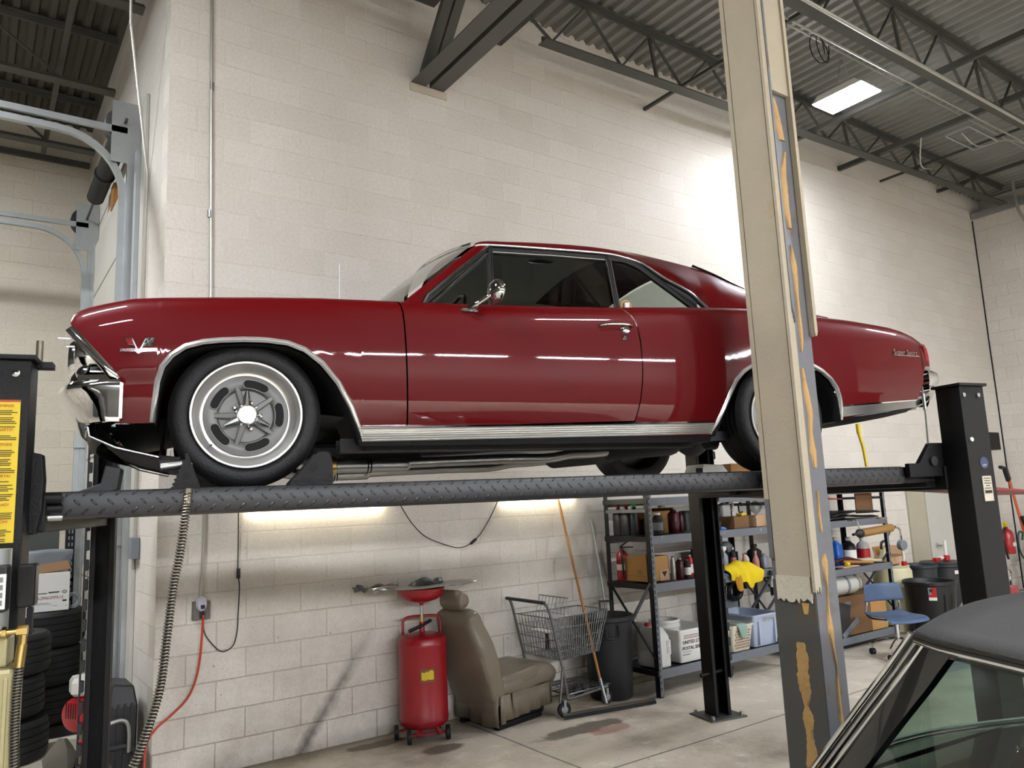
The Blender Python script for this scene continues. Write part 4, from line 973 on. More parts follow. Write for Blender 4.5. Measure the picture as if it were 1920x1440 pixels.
# the outer quarter of the roof: drip rail up to the shoulder, then the crown across
SEC = []
for k in range(NR+1):
    tp = at(TOP, k/NR)
    # find rail station
    if k/NR < .62: rl = at(RAIL, min(1, (k/NR)/.62))
    else: rl = Vector((lerp(2.64, 3.47, (k/NR-.62)/.38), 3.36, ZT(lerp(2.64, 3.47, (k/NR-.62)/.38))-.004))
    row = [rl+Vector((0, -.004, -.002))]
    for f in (.12, .3, .5, .75, 1):
        p = rl.lerp(tp, f); bul = sin(pi*f)*(.018+.25*max(0, (tp-rl).length-.14)*.12); row.append(p+Vector((0, -bul, bul*.6)))
    SEC.append(row)
def roofrow(k):
    tp = SEC[k][-1]; a = tp.y; cr = .052
    return [Vector((tp.x-.05*sin(pi*j/12)*(1 if tp.x < 1.6 else 0), lerp(a, 2*VC-a, j/12), tp.z+cr*sin(pi*j/12))) for j in range(13)]
two('roof_side', SEC, 'red', smooth=50)
kr = max(k for k in range(NR+1) if SEC[k][-1].x < 2.80)
MB(XL).grid([roofrow(k) for k in range(kr+1)]).build('roof', 'red', car, smooth=50)
MB(XL).grid([[p+Vector((0, 0, -.035)) for p in [Vector((SEC[k][0].x, SEC[k][0].y+.05, SEC[k][0].z+.02))]+roofrow(k)+[Vector((SEC[k][0].x, 2*VC-SEC[k][0].y-.05, SEC[k][0].z+.02))]] for k in range(0, kr+1) if SEC[k][0].z > 3.0]).build('headliner', 'head', car, smooth=60)
two('pillar_lining', [[SEC[k][0]+Vector((0, .035, 0)), SEC[k][-1]+Vector((0, .02, -.04))] for k in range(NR+1) if SEC[k][0].x > 2.25], 'head')
# rear window between the sail panels
gl = []
for f in frange(0, 1, 8):
    x = lerp(2.77, 3.42, f); z = lerp(3.11, 2.775, f)+.02*sin(pi*f)
    v0 = lerp(3.67, 3.52, f); gl.append([(x, lerp(v0, 2*VC-v0, j/8), z+.03*sin(pi*j/8)) for j in range(9)])
MB(XL).grid(gl).build('rear_window', 'cglass', car)
two('rear_window_trim', [[Vector(r[0])+Vector((0, a, c)) for a, c in ((-.012, 0), (0, .012), (.014, .004))] for r in gl], 'chrome')
# drip rail and pillars
two('drip_rail', [[p+Vector((0, a, c)) for a, c in ((.004, -.004), (-.010, -.006), (-.014, .0), (-.010, .006), (.004, .004))] for p in RAIL[:-1]], 'trim', smooth=70)
two('rail_channel', [[p+Vector((0, a, c)) for a, c in ((.0, -.004), (.012, -.010), (.014, -.036), (.02, -.046))] for p in RAIL[:-4]], 'plastic')
APO = [(.880, 3.365, 2.668), (.93, 3.378, 2.72), (1.10, 3.43, 2.865), (1.25, 3.495, 2.993), (1.335, 3.54, 3.066)]
API = [(.975, 3.353, 2.672), (1.01, 3.362, 2.735), (1.16, 3.425, 2.868), (1.31, 3.49, 2.992), (1.40, 3.535, 3.066)]
two('windshield_pillar', [[Vector(a)+Vector((.0, .05, .0)), Vector(a), Vector(a).lerp(Vector(c), .5)+Vector((0, -.008, .0)), Vector(c), Vector(c)+Vector((0, .04, 0))] for a, c in zip(APO, API)], 'red', smooth=50)
two('pillar_trim', [[Vector(c)+Vector((x, -.002+d, 0)) for x, d in ((-.004, .0), (.004, -.008), (.012, -.008), (.016, .004))] for c in API], 'chrome')
two('pillar_seal', [[Vector(c)+Vector((x, d, 0)) for x, d in ((.014, .004), (.030, .004), (.034, .03))] for c in API], 'plastic')
ws = []
for j in range(13):
    f = j/12; bul = .17*sin(pi*f)**.8
    ws.append([Vector((lerp(p.x, p.x, 0)-bul*lerp(1, .55, i/4)-.012, lerp(p.y+.01, 2*VC-p.y-.01, f), p.z+.008+.05*sin(pi*f)*i/4)) for i, p in enumerate([Vector(q) for q in APO])])
MB(XL).grid(ws).build('windshield', 'wglass', car, smooth=60)
MB(XL).grid([[(p.x+a, p.y, p.z+c) for a, c in ((-.015, -.005), (-.01, .008), (.01, .012))] for p in [r[-1] for r in ws]]).build('windshield_header_trim', 'chrome', car)
def GP(u, z, d=0):                       # the side glass plane
    return (u, 3.372+(z-2.69)*.42+d, z)
def gpoly(name, pts, mat, d=0):
    b = MB(XL); n = len(pts); b.add([GP(u, z, d) for u, z in pts], [list(range(n))])
    b2 = MB(XL); b2.add([mir(GP(u, z, d)) for u, z in pts], [list(range(n))])
    b.build(name, mat, car, smooth=0); b2.build(name, mat, car, smooth=0)
gpoly('vent_window', [(1.035, 2.675), (1.02, 2.70), (1.388, 3.026), (1.322, 2.675)], 'cglass', .012)
gpoly('door_window', [(1.322, 2.675), (1.395, 3.035), (2.09, 3.05), (2.045, 2.70)], 'cglass', .012)
QG = [(2.06, 2.70), (2.106, 3.048), (2.19, 3.042), (2.27, 3.01), (2.36, 2.93), (2.45, 2.852), (2.54, 2.77), (2.57, 2.735)]
gpoly('quarter_window', QG, 'cglass', .012)
def gbar(name, pts, r, mat, d=0.004):
    P_ = [GP(u, z, d) for u, z in pts]
    MB(XL).tube(P_, r, 8).build(name, mat, car); MB(XL).tube([mir(p) for p in P_], r, 8).build(name, mat, car)
gbar('vent_frame', [(1.035, 2.70), (1.385, 3.018)], .0075, 'chrome')
gbar('vent_seal', [(1.05, 2.70), (1.372, 2.996)], .008, 'plastic')
gbar('vent_post', [(1.332, 2.67), (1.402, 3.04)], .008, 'plastic'); gbar('vent_post_trim', [(1.346, 2.67), (1.415, 3.04)], .0045, 'chrome', 0)
gbar('window_top_seal', [(1.40, 3.048), (1.77, 3.062), (2.10, 3.066)], .012, 'plastic', .012)
gbar('window_top_trim', [(1.41, 3.033), (1.77, 3.046), (2.09, 3.05)], .004, 'steel', .008)
gbar('glass_edge', [(2.040, 2.69), (2.088, 3.052)], .005, 'chrome', 0); gbar('pillar_seal', [(2.052, 2.69), (2.098, 3.055)], .010, 'plastic')
gbar('quarter_edge', [(2.066, 2.69), (2.112, 3.05)], .0055, 'chrome', -.002)
gbar('quarter_seal', [(2.10, 3.062)]+[(u+.022, z+.014) for u, z in QG[2:]], .019, 'plastic', .014)
gbar('belt_seal', [(.98, 2.676), (1.5, 2.692), (2.04, 2.712)], .006, 'plastic', .0)
# sticker in the quarter window
b = MB(XL).cyl(GP(2.125, 2.762, .006), GP(2.125, 2.762, .009), .031, n=24).build('window_sticker', M('sticker_gold', 'b89a3c', .6, 0, 0), car, smooth=0)
MB(XL).cyl(GP(2.125, 2.762, .0035), GP(2.125, 2.762, .006), .023, n=24).build('sticker_centre', M('sticker_maroon', '6d1f1c', .6, 0, 0), b, smooth=0)
MB(XL).bb(GP(2.112, 2.747, .001), GP(2.138, 2.776, .003)).build('sticker_panel', 'white', b, smooth=0)
MB(XL).bb(GP(2.115, 2.760, -.001), GP(2.135, 2.7645, .001)).build('sticker_mark', 'lens', b, smooth=0)
# interior
t_ = MB(XL).lathe([(.085, 0), (.082, .012), (.03, .018)], (1.90, 3.95, 3.162), (0, 0, -1), 20, sy=.5); t_.build('dome_lamp', 'chrome', car)
MB(XL).bb((1.02, 3.42, 2.45), (1.25, 4.99, 2.70)).build('dashboard', 'inter', car, smooth=0, bevel=.03)
MB(XL).tube([Vector((1.26, 3.80, 2.70))+Vector((sin(a)*.07, cos(a)*.19, sin(a)*.16)) for a in frange(0, 2*pi, 28)[:-1]], .013, 8, closed=True).build('steering_wheel', 'blackg', car)
MB(XL).cyl((1.26, 3.80, 2.70), (1.08, 3.80, 2.63), .03, n=10).build('steering_column', 'inter', car)
for v in (3.80, 4.60):
    MB(XL).bb((1.75, v-.26, 2.25), (1.88, v+.26, 2.72)).build('front_seat', 'inter', car, smooth=0, bevel=.04)
MB(XL).bb((2.42, 3.55, 2.25), (2.58, 4.86, 2.70)).build('rear_seat', 'inter', car, smooth=0, bevel=.04)
MB(XL).bb((2.58, 3.48, 2.68), (3.35, 4.93, 2.71)).build('parcel_shelf', 'inter', car, smooth=0)
two('door_lining', [[(u, 3.47, 2.3), (u, 3.44, 2.66)] for u in (.95, 2.6)], 'inter')
MB(XL).cyl((2.02, 3.40, 2.70), (2.02, 3.40, 2.728), .006, n=8).build('lock_knob', 'chrome', car)
MB(XL).tube([(.885, 4.92, 2.67), (.895, 4.92, 3.36)], .003, 5).build('antenna', 'steel', car)
# ------------------------------------------------ brightwork
m_ = MB(XL).lathe([(.001, -.035), (.03, -.03), (.048, -.018), (.056, 0), (.055, .012), (.05, .016)], (1.30, 3.20, 2.728), (1, .25, 0), 26, caps=False).build('door_mirror', 'chrome', car, smooth=70)
MB(XL).cyl((1.312, 3.203, 2.728), (1.313, 3.203, 2.728), .051, n=26).build('mirror_glass', 'hlens', m_, smooth=0)
MB(XL).tube(smooth_pts([(1.195, 3.292, 2.660), (1.225, 3.25, 2.675), (1.262, 3.21, 2.70), (1.285, 3.20, 2.712)]), [.016]*7+[.011]*12, 10).build('mirror_stalk', 'chrome', m_)
b = MB(XL); b.loft([[(1.15, 3.296, 2.655), (1.15, 3.30, 2.648), (1.15, 3.32, 2.652)], [(1.16, 3.278, 2.659), (1.16, 3.275, 2.644), (1.16, 3.32, 2.650)], [(1.235, 3.278, 2.660), (1.235, 3.275, 2.644), (1.235, 3.32, 2.650)], [(1.255, 3.296, 2.655), (1.255, 3.30, 2.648), (1.255, 3.32, 2.652)]]); b.build('mirror_foot', 'chrome', m_, smooth=30)
h = MB(XL); P_ = [(1.872, 3.274, 2.608), (1.90, 3.245, 2.612), (1.97, 3.24, 2.616), (2.04, 3.245, 2.616), (2.062, 3.27, 2.612)]
h.tube(smooth_pts(P_), .007, 8); h = h.build('door_handle', 'chrome', car)
MB(XL).lathe([(.026, 0), (.026, .012), (.018, .022), (.001, .024)], (2.02, 3.275, 2.592), (0, -1, 0), 18).build('push_button', 'chrome', h)
MB(XL).lathe([(.0125, 0), (.0125, .006), (.009, .009), (.001, .009)], (2.016, 3.272, 2.552), (0, -1, 0), 16).build('key_lock', 'chrome', car)
# fender badge: crossed flags over a bar
def S(u, z, d): p = SP(u, z); return (p[0], p[1]-d, p[2])
def flat(name, poly, mat, d0, d1, par=None):
    b = MB(XL); b.prism(poly, lambda u, z, d: S(u, z, d), d0, d1); return b.build(name, mat, par or car, smooth=0)
em = flat('fender_badge', [(-.252, 2.402), (-.196, 2.402), (-.187, 2.394), (-.178, 2.402), (-.121, 2.407), (-.121, 2.418), (-.18, 2.416), (-.187, 2.403), (-.194, 2.416), (-.252, 2.413)], 'chrome', -.002, .005)
flat('flag_staff', [(-.190, 2.396), (-.184, 2.396), (-.160, 2.455), (-.165, 2.456)], 'chrome', .002, .006, em); flat('flag_staff', [(-.190, 2.396), (-.184, 2.396), (-.208, 2.455), (-.213, 2.454)], 'chrome', .002, .006, em)
flat('crossed_flag', [(-.176, 2.424), (-.142, 2.428), (-.128, 2.461), (-.160, 2.458)], 'chrome', .001, .005, em)
for a in range(4):
    for c in range(3):
        if (a+c) % 2:
            u = -.173+a*.0085+c*.0048; z = 2.4265+c*.0105+a*.001
            flat('flag_check', [(u, z), (u+.0075, z+.001), (u+.0115, z+.0105), (u+.004, z+.0095)], 'ink', .004, .006, em)
flat('crossed_flag', [(-.226, 2.428), (-.198, 2.426), (-.213, 2.458), (-.243, 2.459)], 'chrome', .001, .005, em)
flat('flag_panel', [(-.226, 2.432), (-.203, 2.430), (-.214, 2.453), (-.236, 2.454)], 'lens', .004, .006, em)
p0 = SP(-.250, 2.4035); p1 = SP(-.122, 2.4035)
xd = Vector(p1)-Vector(p0)
for s_, u in (('TURBO', -.248), ('JET', -.172)):
    p = SP(u, 2.404); text('badge_lettering', s_, .011, 'tred', em, (p[0], p[1]-.0055, p[2]), xd, (0, 0, 1), xf=XL, squash=1.15)
p = SP(3.888, 2.538); q = SP(4.13, 2.540)
sc = text('script_badge', 'Super Sport', .046, 'chrome', car, (p[0], p[1]-.004, p[2]), Vector(q)-Vector(p), (0, 0, 1), .002, xf=XL)
flat('script_underline', [(3.89, 2.531), (4.128, 2.533), (4.128, 2.538), (3.89, 2.536)], 'chrome', .0, .006)
# ------------------------------------------------ wheels
def wheel(u, zc, v, out, full=True):
    """out = -1: the face looks towards the viewer"""
    R0 = .303; A = (0, out, 0)
    if out > 0: A = (0, 1, 0)
    c = (u, v, zc)
    w = MB(XL)
    prof = [(.224, -.005), (.236, .004), (.250, .008), (.272, .006), (.290, -.008), (.299, -.026)]
    for k in range(5):
        h = -.045-k*.036; prof += [(R0, h+.014), (R0, h-.014), (R0-.007, h-.017), (R0-.007, h-.019)]
    prof += [(.299, -.212), (.285, -.225), (.25, -.235), (.215, -.225), (.2, -.19), (.2, -.03)]
    tyre = w.lathe(prof, c, A, 72, caps=False, wrap=True).build('wheel', 'rubber', car, smooth=35)
    # shoulder tread blocks
    for k in range(72):
        a = 2*pi*k/72
        if sin(a) < -.85: continue
        r = .2985
        b = MB(XL); cc = Vector(c)+Vector((cos(a)*r, out*-.026, sin(a)*r))
        if k % 6 == 0 and full: pass
    rim = MB(XL).lathe([(.200, -.19), (.205, -.03), (.222, .0), (.2235, .005), (.2205, .0095), (.214, .0085), (.209, .003), (.205, -.010), (.203, -.022), (.196, -.030), (.189, -.050), (.180, -.058), (.172, -.059), (.170, -.062)], c, A, 72, caps=False).build('rim', 'alum', tyre, smooth=35)
    disc = MB(XL).lathe([(.172, -.060), (.166, -.052), (.150, -.046), (.130, -.047), (.116, -.055), (.111, -.064), (.108, -.066), (.06, -.064), (.001, -.064)], c, A, 64, caps=False).build('disc', 'gunmetal', tyre, smooth=30)
    up = Vector((0, 0, 1)); X = Vector((1, 0, 0)); n = Vector(A)
    def pt(a, r, d): return Vector(c)+X*(cos(a)*r)+up*(sin(a)*r)+n*d
    for k in range(5):
        a0 = radians(1.5+72*k)
        # slot: kidney following the rim, raised lip round it
        def kid(rw, al, d, m=14):
            o = []
            for i in range(m+1): aa = a0+al*(-1+2*i/m); o.append(pt(aa, .134+rw, d))
            for i in range(1, 6): th = pi*i/6; o.append(pt(a0+al+rw/.134*sin(th), .134+rw*cos(th), d))
            for i in range(m+1): aa = a0+al*(1-2*i/m); o.append(pt(aa, .134-rw, d))
            for i in range(1, 6): th = pi*i/6; o.append(pt(a0-al-rw/.134*sin(th), .134-rw*cos(th), d))
            return o
        MB(XL).loft([kid(.017, .26, -.044), kid(.0165, .258, -.041)]).build('slot', 'dark', disc, smooth=0)
        MB(XL).tube(kid(.0185, .262, -.043), .0028, 6, closed=True).build('slot_lip', 'gunmetal', disc)
        a1 = radians(36+72*k); t1 = Vector((-sin(a1), 0, cos(a1)))
        rg = []
        for r, hw, d in ((.035, .013, -.030), (.10, .0115, -.042), (.128, .0105, -.047)):
            p = pt(a1, r, 0); rg.append([p+t1*hw+n*(-.066), p+t1*hw+n*(d-.004), p+t1*(hw-.004)+n*d, p-t1*(hw-.004)+n*d, p-t1*hw+n*(d-.004), p-t1*hw+n*(-.066)])
        MB(XL).loft(rg).build('spoke', 'gunmetal', disc, smooth=30)
        a2 = radians(72*k); p = pt(a2, .058, -.064)
        MB(XL).lathe([(.0095, 0), (.0095, .014), (.007, .021), (.001, .023)], p, A, 12).build('lug_nut', 'chrome', disc)
    hub = MB(XL).lathe([(.048, -.064), (.048, -.030), (.042, -.022), (.040, -.010), (.036, -.006), (.001, -.005)], c, A, 30).build('spinner', 'chrome', tyre, smooth=35)
    for a in (90, -28, 207):
        a1 = radians(a); t1 = Vector((-sin(a1), 0, cos(a1))); rg = []
        for r, hw, d0, d1 in ((.030, .020, -.034, -.012), (.07, .014, -.026, -.008), (.100, .007, -.014, -.004)):
            p = pt(a1, r, 0); rg.append([p+t1*hw+n*d0, p+t1*hw*.35+n*d1, p-t1*hw*.35+n*d1, p-t1*hw+n*d0])
        MB(XL).loft(rg).build('spinner_wing', 'chrome', hub, smooth=25)
    MB(XL).lathe([(.036, -.006), (.035, -.003), (.001, -.002)], c, A, 24).build('centre_cap', 'alum', hub)
    for k in range(9):
        p = pt(2*pi*k/9, .046, -.03); MB(XL).lathe([(.005, -.006), (.005, .006), (.001, .008)], p, A, 8).build('cap_tooth', 'chrome', hub)
    p = pt(radians(222), .183, -.05); MB(XL).cyl(p, p+n*.02, .0045, n=8).build('valve_stem', 'plastic', rim)
    # raised sidewall lettering
    if full:
        for body, am, rr, fl in (('MICHELIN', 126, .262, 0), ('MICHELIN', -54, .262, 0)):
            for i, ch in enumerate(body):
                if ch == ' ': continue
                a1 = radians(am+(len(body)/2-i-.5)*5.6)
                rad = Vector((cos(a1), 0, sin(a1))); tan = Vector((sin(a1), 0, -cos(a1)))
                org = pt(a1, rr-.008, .0085)-tan*.008
                text('sidewall_letter', ch, .024, 'rubber', tyre, org, tan, rad, .001, xf=XL)
    return tyre
wheel(.222, 2.165, 3.338, -1)
wheel(3.045, 2.168, 3.338, -1, False)
wheel(.222, 2.165, 2*VC-3.338, 1, False)
wheel(3.045, 2.168, 2*VC-3.338, 1, False)
# ================================================================ along the block wall
# ---- oil drain tank
tk = thing('oil_drain_tank', 'red upright oil drain tank with funnel bowl and small wheels against the wall', 'oil drain', (1.90, -.25, 0))
cx, cy, r = 1.905, -.255, .188
MB().lathe([(.02, .085), (r-.03, .09), (r-.004, .11), (r, .135), (r+.004, .15), (r, .165), (r, .685), (r+.004, .697), (r, .709), (r, .742), (r-.012, .756), (r-.07, .772), (.03, .782), (.001, .782)], (cx, cy, 0), n=44).build('tank', 'tred', tk, smooth=50)
lb = MB(); lab = []
for f in frange(-.12, .48, 8):
    a = radians(-118)+f; lab.append([(cx+(r+.002)*cos(a), cy+(r+.002)*sin(a), z) for z in (.435, .535)])
lb.grid(lab); pl = lb.build('label', 'cardb', tk)
lb = MB(); n = 14; zz = []
for k in range(n+1):
    a = radians(-118)-.07+k*.50/n; zz.append([(cx+(r+.0035)*cos(a), cy+(r+.0035)*sin(a), .447+random.uniform(0, .014)), (cx+(r+.0035)*cos(a), cy+(r+.0035)*sin(a), .523+random.uniform(-.016, .004))])
lb.grid(zz); lb.build('torn_yellow_print', 'yellow', pl)
MB().cyl((cx, cy, .78), (cx, cy, .86), .022, n=14).build('pole_socket', 'tred', tk)
MB().cyl((cx, cy, .85), (cx, cy, .90), .016, n=12).build('pole_collar', 'brass', tk)
MB().cyl((cx, cy, .88), (cx, cy, 1.0), .012, n=12).build('pole', 'steel', tk)
MB().lathe([(.014, .985), (.02, 1.0), (.05, 1.008), (.13, 1.03), (.175, 1.06), (.185, 1.085), (.188, 1.118), (.182, 1.118), (.178, 1.085), (.12, 1.035), (.001, 1.02)], (cx, cy, 0), n=40).build('funnel_bowl', 'tred', tk, smooth=50)
ht = smooth_pts([(-.15, 0, .72), (-.15, 0, .80), (-.145, 0, .865), (-.11, 0, .89), (0, 0, .895), (.11, 0, .89), (.145, 0, .865), (.15, 0, .80), (.15, 0, .72)], 5)
ca, sa = cos(radians(-22)), sin(radians(-22))
MB().tube([(cx+p.x*ca+.03, cy+p.x*sa+.06, p.z) for p in ht], .011, 8).build('handle', 'tred', tk)
MB().tube([(cx-.12, cy-.01, .80), (cx-.02, cy-.02, .83), (cx+.08, cy+.0, .86)], .014, 8).build('drain_hose', 'plastic', tk)
for k, (a, dz) in enumerate(((-150, 0), (-62, 0), (160, 0), (30, 0))):
    wx, wy = cx+.215*cos(radians(a)), cy+.215*sin(radians(a))
    MB().lathe([(.03, -.018), (.052, -.016), (.055, 0), (.052, .016), (.03, .018)], (wx, wy, .055), (cos(radians(-25)), sin(radians(-25)), 0), 22).build('wheel', 'rubber', tk)
MB().bar((cx+.215*cos(radians(-150)), cy+.215*sin(radians(-150)), .06), (cx+.215*cos(radians(-62)), cy+.215*sin(radians(-62)), .06), .014, .014).build('axle_bar', 'tred', tk, smooth=0)
MB().bar((cx+.215*cos(radians(160)), cy+.215*sin(radians(160)), .06), (cx+.215*cos(radians(30)), cy+.215*sin(radians(30)), .06), .014, .014).build('axle_bar', 'tred', tk, smooth=0)
for a in (-130, -82): MB().bar((cx+.16*cos(radians(a)), cy+.16*sin(radians(a)), .10), (cx+.20*cos(radians(a)), cy+.20*sin(radians(a)), .055), .03, .012).build('bracket', 'tred', tk, smooth=0)
# ---- crumpled sheet on the bowl
sh = thing('heat_shield', 'crumpled aluminium heat shield sheet lying on the red funnel bowl', 'metal sheet', (1.86, -.26, 1.12))
rows = []
for i in range(19):
    f = i/18; x = lerp(-.43, .47, f); row = []
    for j in range(7):
        g = j/6; y = lerp(-.13, .13, g)+.02*sin(f*9)
        z = 1.126+.022*abs(x)**1.2+.010*sin(f*13+g*4)*(1 if abs(x) > .2 else .15)+.02*max(0, x-.3)*4*g+random.uniform(-.003, .003)*(abs(x) > .2)
        if x < -.28: z += .02*sin(g*7)
        row.append((1.885+x, -.255+y-.06*x, z))
    rows.append(row)
MB().grid(rows).build('sheet', 'foil', sh, smooth=25, solid=.003)
rows = []
for i in range(9):
    f = i/8; x = lerp(-.02, .26, f); h = .075*sin(pi*min(1, f*1.2)**.8)*(.5+.7*f) if f < .85 else .045
    rows.append([(1.885+x, -.20, 1.128), (1.885+x, -.19+.012*sin(f*9), 1.13+h*.6), (1.885+x, -.16, 1.132+h), (1.885+x, -.11, 1.13+h*.8)])
MB().grid(rows).build('bent_flap', 'sheetd', sh, smooth=20, solid=.003)
rows = []
for i in range(12):
    f = i/11; x = lerp(-.50, -.12, f); rows.append([(1.885+x, -.15-.01*sin(f*11), 1.125+.03*sin(f*2.5)), (1.885+x, -.13, 1.155+.012*sin(f*14)+.016*(1-f)), (1.885+x, -.10, 1.15+.01*sin(f*9))])
MB().grid(rows).build('torn_edge', 'sheetd', sh, smooth=20, solid=.003)

# ---- loose car seat
st = thing('loose_seat', 'taupe leather car seat standing loose on the floor beside the red tank', 'car seat', (2.62, -.33, 0))
ang = radians(12); sx0, sy0 = 2.57, -.28
def XS(p): return Vector((sx0+p[0]*cos(ang)-p[1]*sin(ang), sy0+p[0]*sin(ang)+p[1]*cos(ang), p[2]))
def pad(path, wf, th, n=14, rnd=.35):
    """cushion swept along a side-view path: points (x, z), half width wf(t), half thickness th(t)"""
    P_ = smooth_pts([(a, 0, c) for a, c in path], 4); rings = []
    for i, p in enumerate(P_):
        d = (P_[min(i+1, len(P_)-1)]-P_[max(i-1, 0)]).normalized(); nn = Vector((-d.z, 0, d.x)); t = i/(len(P_)-1)
        w, h = wf(t), th(t); ring = []
        for k in range(n*2):
            a = 2*pi*k/(2*n); ca_, sa_ = cos(a), sin(a)
            ring.append(p+Vector((0, 1, 0))*(w*abs(ca_)**rnd*(1 if ca_ > 0 else -1))+nn*(h*abs(sa_)**rnd*(1 if sa_ > 0 else -1)))
        rings.append(ring)
    return MB(XS).loft(rings)
pad([(-.18, .20), (-.23, .34), (-.29, .52), (-.35, .70), (-.405, .86), (-.425, .935)], lambda t: interp([(0, .235), (.35, .262), (.55, .255), (.72, .21), (.9, .20), (1, .15)], t), lambda t: interp([(0, .075), (.4, .10), (.8, .08), (1, .035)], t)).build('backrest', 'leather', st, smooth=60)
pad([(-.425, .95), (-.44, .99), (-.445, 1.05), (-.435, 1.075)], lambda t: interp([(0, .105), (.3, .13), (.8, .125), (1, .09)], t), lambda t: interp([(0, .045), (.4, .062), (1, .03)], t)).build('headrest', 'leather', st, smooth=60)
pad([(-.17, .30), (.02, .305), (.22, .33), (.36, .335), (.42, .30), (.425, .24)], lambda t: interp([(0, .22), (.2, .255), (.8, .255), (1, .22)], t), lambda t: interp([(0, .05), (.3, .085), (.8, .09), (1, .045)], t)).build('cushion', 'leather', st, smooth=60)
for s in (-1, 1):
    pad([(-.19, .27), (-.23, .43), (-.285, .61), (-.315, .69)], lambda t: .035*sin(pi*min(.95, max(.08, t)))+.012, lambda t: .085*sin(pi*min(.92, max(.10, t)))**.7).build('side_bolster', 'leather', st, smooth=60).location.y = s*.205
    pad([(-.10, .33), (.08, .355), (.28, .375), (.38, .36)], lambda t: .055*sin(pi*min(.95, max(.1, t)))+.01, lambda t: .05).build('side_bolster', 'leather', st, smooth=60).location.y = s*.2
def skirt(pts, z0, zf, name):
    rows = []
    for i, (x, y) in enumerate(pts):
        f = i/(len(pts)-1); w = .014*sin(i*1.9)
        rows.append([(x, y, z0+.0), (x+w*.3, y-w*.5, lerp(z0, zf(f), .5)), (x+w, y-w, zf(f))])
    MB(XS).grid(rows).build(name, 'leather', st, smooth=60, solid=.006)
skirt([(lerp(-.08, .40, k/12), -.25) for k in range(13)], .26, lambda f: .07+.02*f, 'side_skirt')
skirt([(.405+.01*sin(k), lerp(-.25, .25, k/10)) for k in range(11)], .26, lambda f: .09, 'front_skirt')
skirt([(lerp(-.22, -.10, k/4), -.252) for k in range(5)], .26, lambda f: .05+.02*f, 'rear_flap')
skirt([(-.245-.02*sin(k*.6), lerp(-.25, .25, k/10)) for k in range(11)], .27, lambda f: .03+.02*f, 'back_skirt')
MB(XS).bb((-.20, -.21, .02), (.36, .21, .2)).build('seat_frame', 'plastic', st, smooth=0, bevel=.03)
for s in (-.2, .2): MB(XS).bb((-.22, s-.025, 0), (.30, s+.025, .045)).build('seat_rail', 'black', st, smooth=0, bevel=.008)
for z in (.60, .43): MB(XS).tube([(-.30-(z-.6)*.34-.10, -.22, z), (-.30-(z-.6)*.34-.115, 0, z-.01), (-.30-(z-.6)*.34-.10, .22, z)], .005, 6).build('back_seam', 'leather', st)

# ---- shopping cart
ct = thing('shopping_cart', 'grey wire shopping cart standing behind the loose taupe seat', 'shopping cart', (3.2, -.34, 0))
def cart_y(x): return lerp(.27, .20, (x-2.86)/.75)
YC = -.345
for s in (-1, 1):
    MB().tube(smooth_pts([(2.86, YC+s*.255, .925), (2.90, YC+s*.265, .86), (2.96, YC+s*.265, .62), (3.02, YC+s*.262, .36), (3.055, YC+s*.26, .18), (3.10, YC+s*.255, .135), (3.55, YC+s*.20, .15)]), .0125, 8).build('side_tube', 'cartwire', ct)
    MB().tube([(3.02, YC+s*.262, .40), (2.97, YC+s*.262, .12)], .011, 8).build('rear_leg', 'cartwire', ct)
MB().tube([(2.85, YC+k, .928) for k in (-.275, -.2, 0, .2, .275)], .015, 10).build('push_handle', 'darkgrey', ct)
bk = MB()
def bwire(pts, r=.0032): bk.tube(pts, r, 5)
def ring_at(z, f): return [(2.93+.03*f, YC-cart_y(2.93), z), (3.60-.05*f, YC-cart_y(3.6)+.01*f, z+.0), (3.60-.05*f, YC+cart_y(3.6)-.01*f, z), (2.93+.03*f, YC+cart_y(2.93), z)]
for z, f in ((.79, 0), (.70, .6), (.61, 1.2), (.52, 1.8), (.45, 2.2)):
    bwire(ring_at(z, f)+ring_at(z, f)[:1], .0055 if z > .75 else .0032)
top, bot = ring_at(.79, 0), ring_at(.45, 2.2)
for e0, e1, n in ((0, 1, 22), (1, 2, 11), (2, 3, 22), (3, 0, 11)):
    for k in range(n+1):
        a = Vector(top[e0]).lerp(Vector(top[e1]), k/n); c = Vector(bot[e0]).lerp(Vector(bot[e1]), k/n); bwire([a, c])
for k in range(12):
    a = Vector(bot[0]).lerp(Vector(bot[3]), k/11); c = Vector(bot[1]).lerp(Vector(bot[2]), k/11); bwire([a, c])
for k in range(14):
    a = Vector(bot[0]).lerp(Vector(bot[1]), k/13); c = Vector(bot[3]).lerp(Vector(bot[2]), k/13); bwire([a, c])
bk.build('wire_basket', 'cartwire', ct)
bk = MB(); 
for k in range(9):
    y = YC-.2+k*.05; bwire([(3.07, y, .66), (3.16, y, .93)])
bwire([(3.07, YC-.2, .66), (3.07, YC+.2, .66)], .004); bwire([(3.16, YC-.2, .93), (3.16, YC+.2, .93)], .005); bwire([(3.12, YC-.2, .80), (3.12, YC+.2, .80)], .003)
bk.build('child_seat_frame', 'cartwire', ct)
MB().bb((2.97, YC-.12, .655), (3.08, YC+.12, .667)).build('child_seat_flap', 'white', ct, smooth=0, bevel=.003)
MB().bb((3.06, YC-.02, .50), (3.075, YC+.02, .655)).build('seat_strap', 'plastic', ct, smooth=0)
bk = MB()
for k in range(8): bwire([(3.08, YC-.22+k*.063, .16), (3.58, YC-.18+k*.052, .165)], .004)
bwire([(3.08, YC-.24, .16), (3.08, YC+.24, .16), (3.58, YC+.2, .165), (3.58, YC-.2, .165), (3.08, YC-.24, .16)], .007)
for x in (3.22, 3.36, 3.48): bwire([(x, YC-.22, .155), (x, YC+.22, .155)], .004)
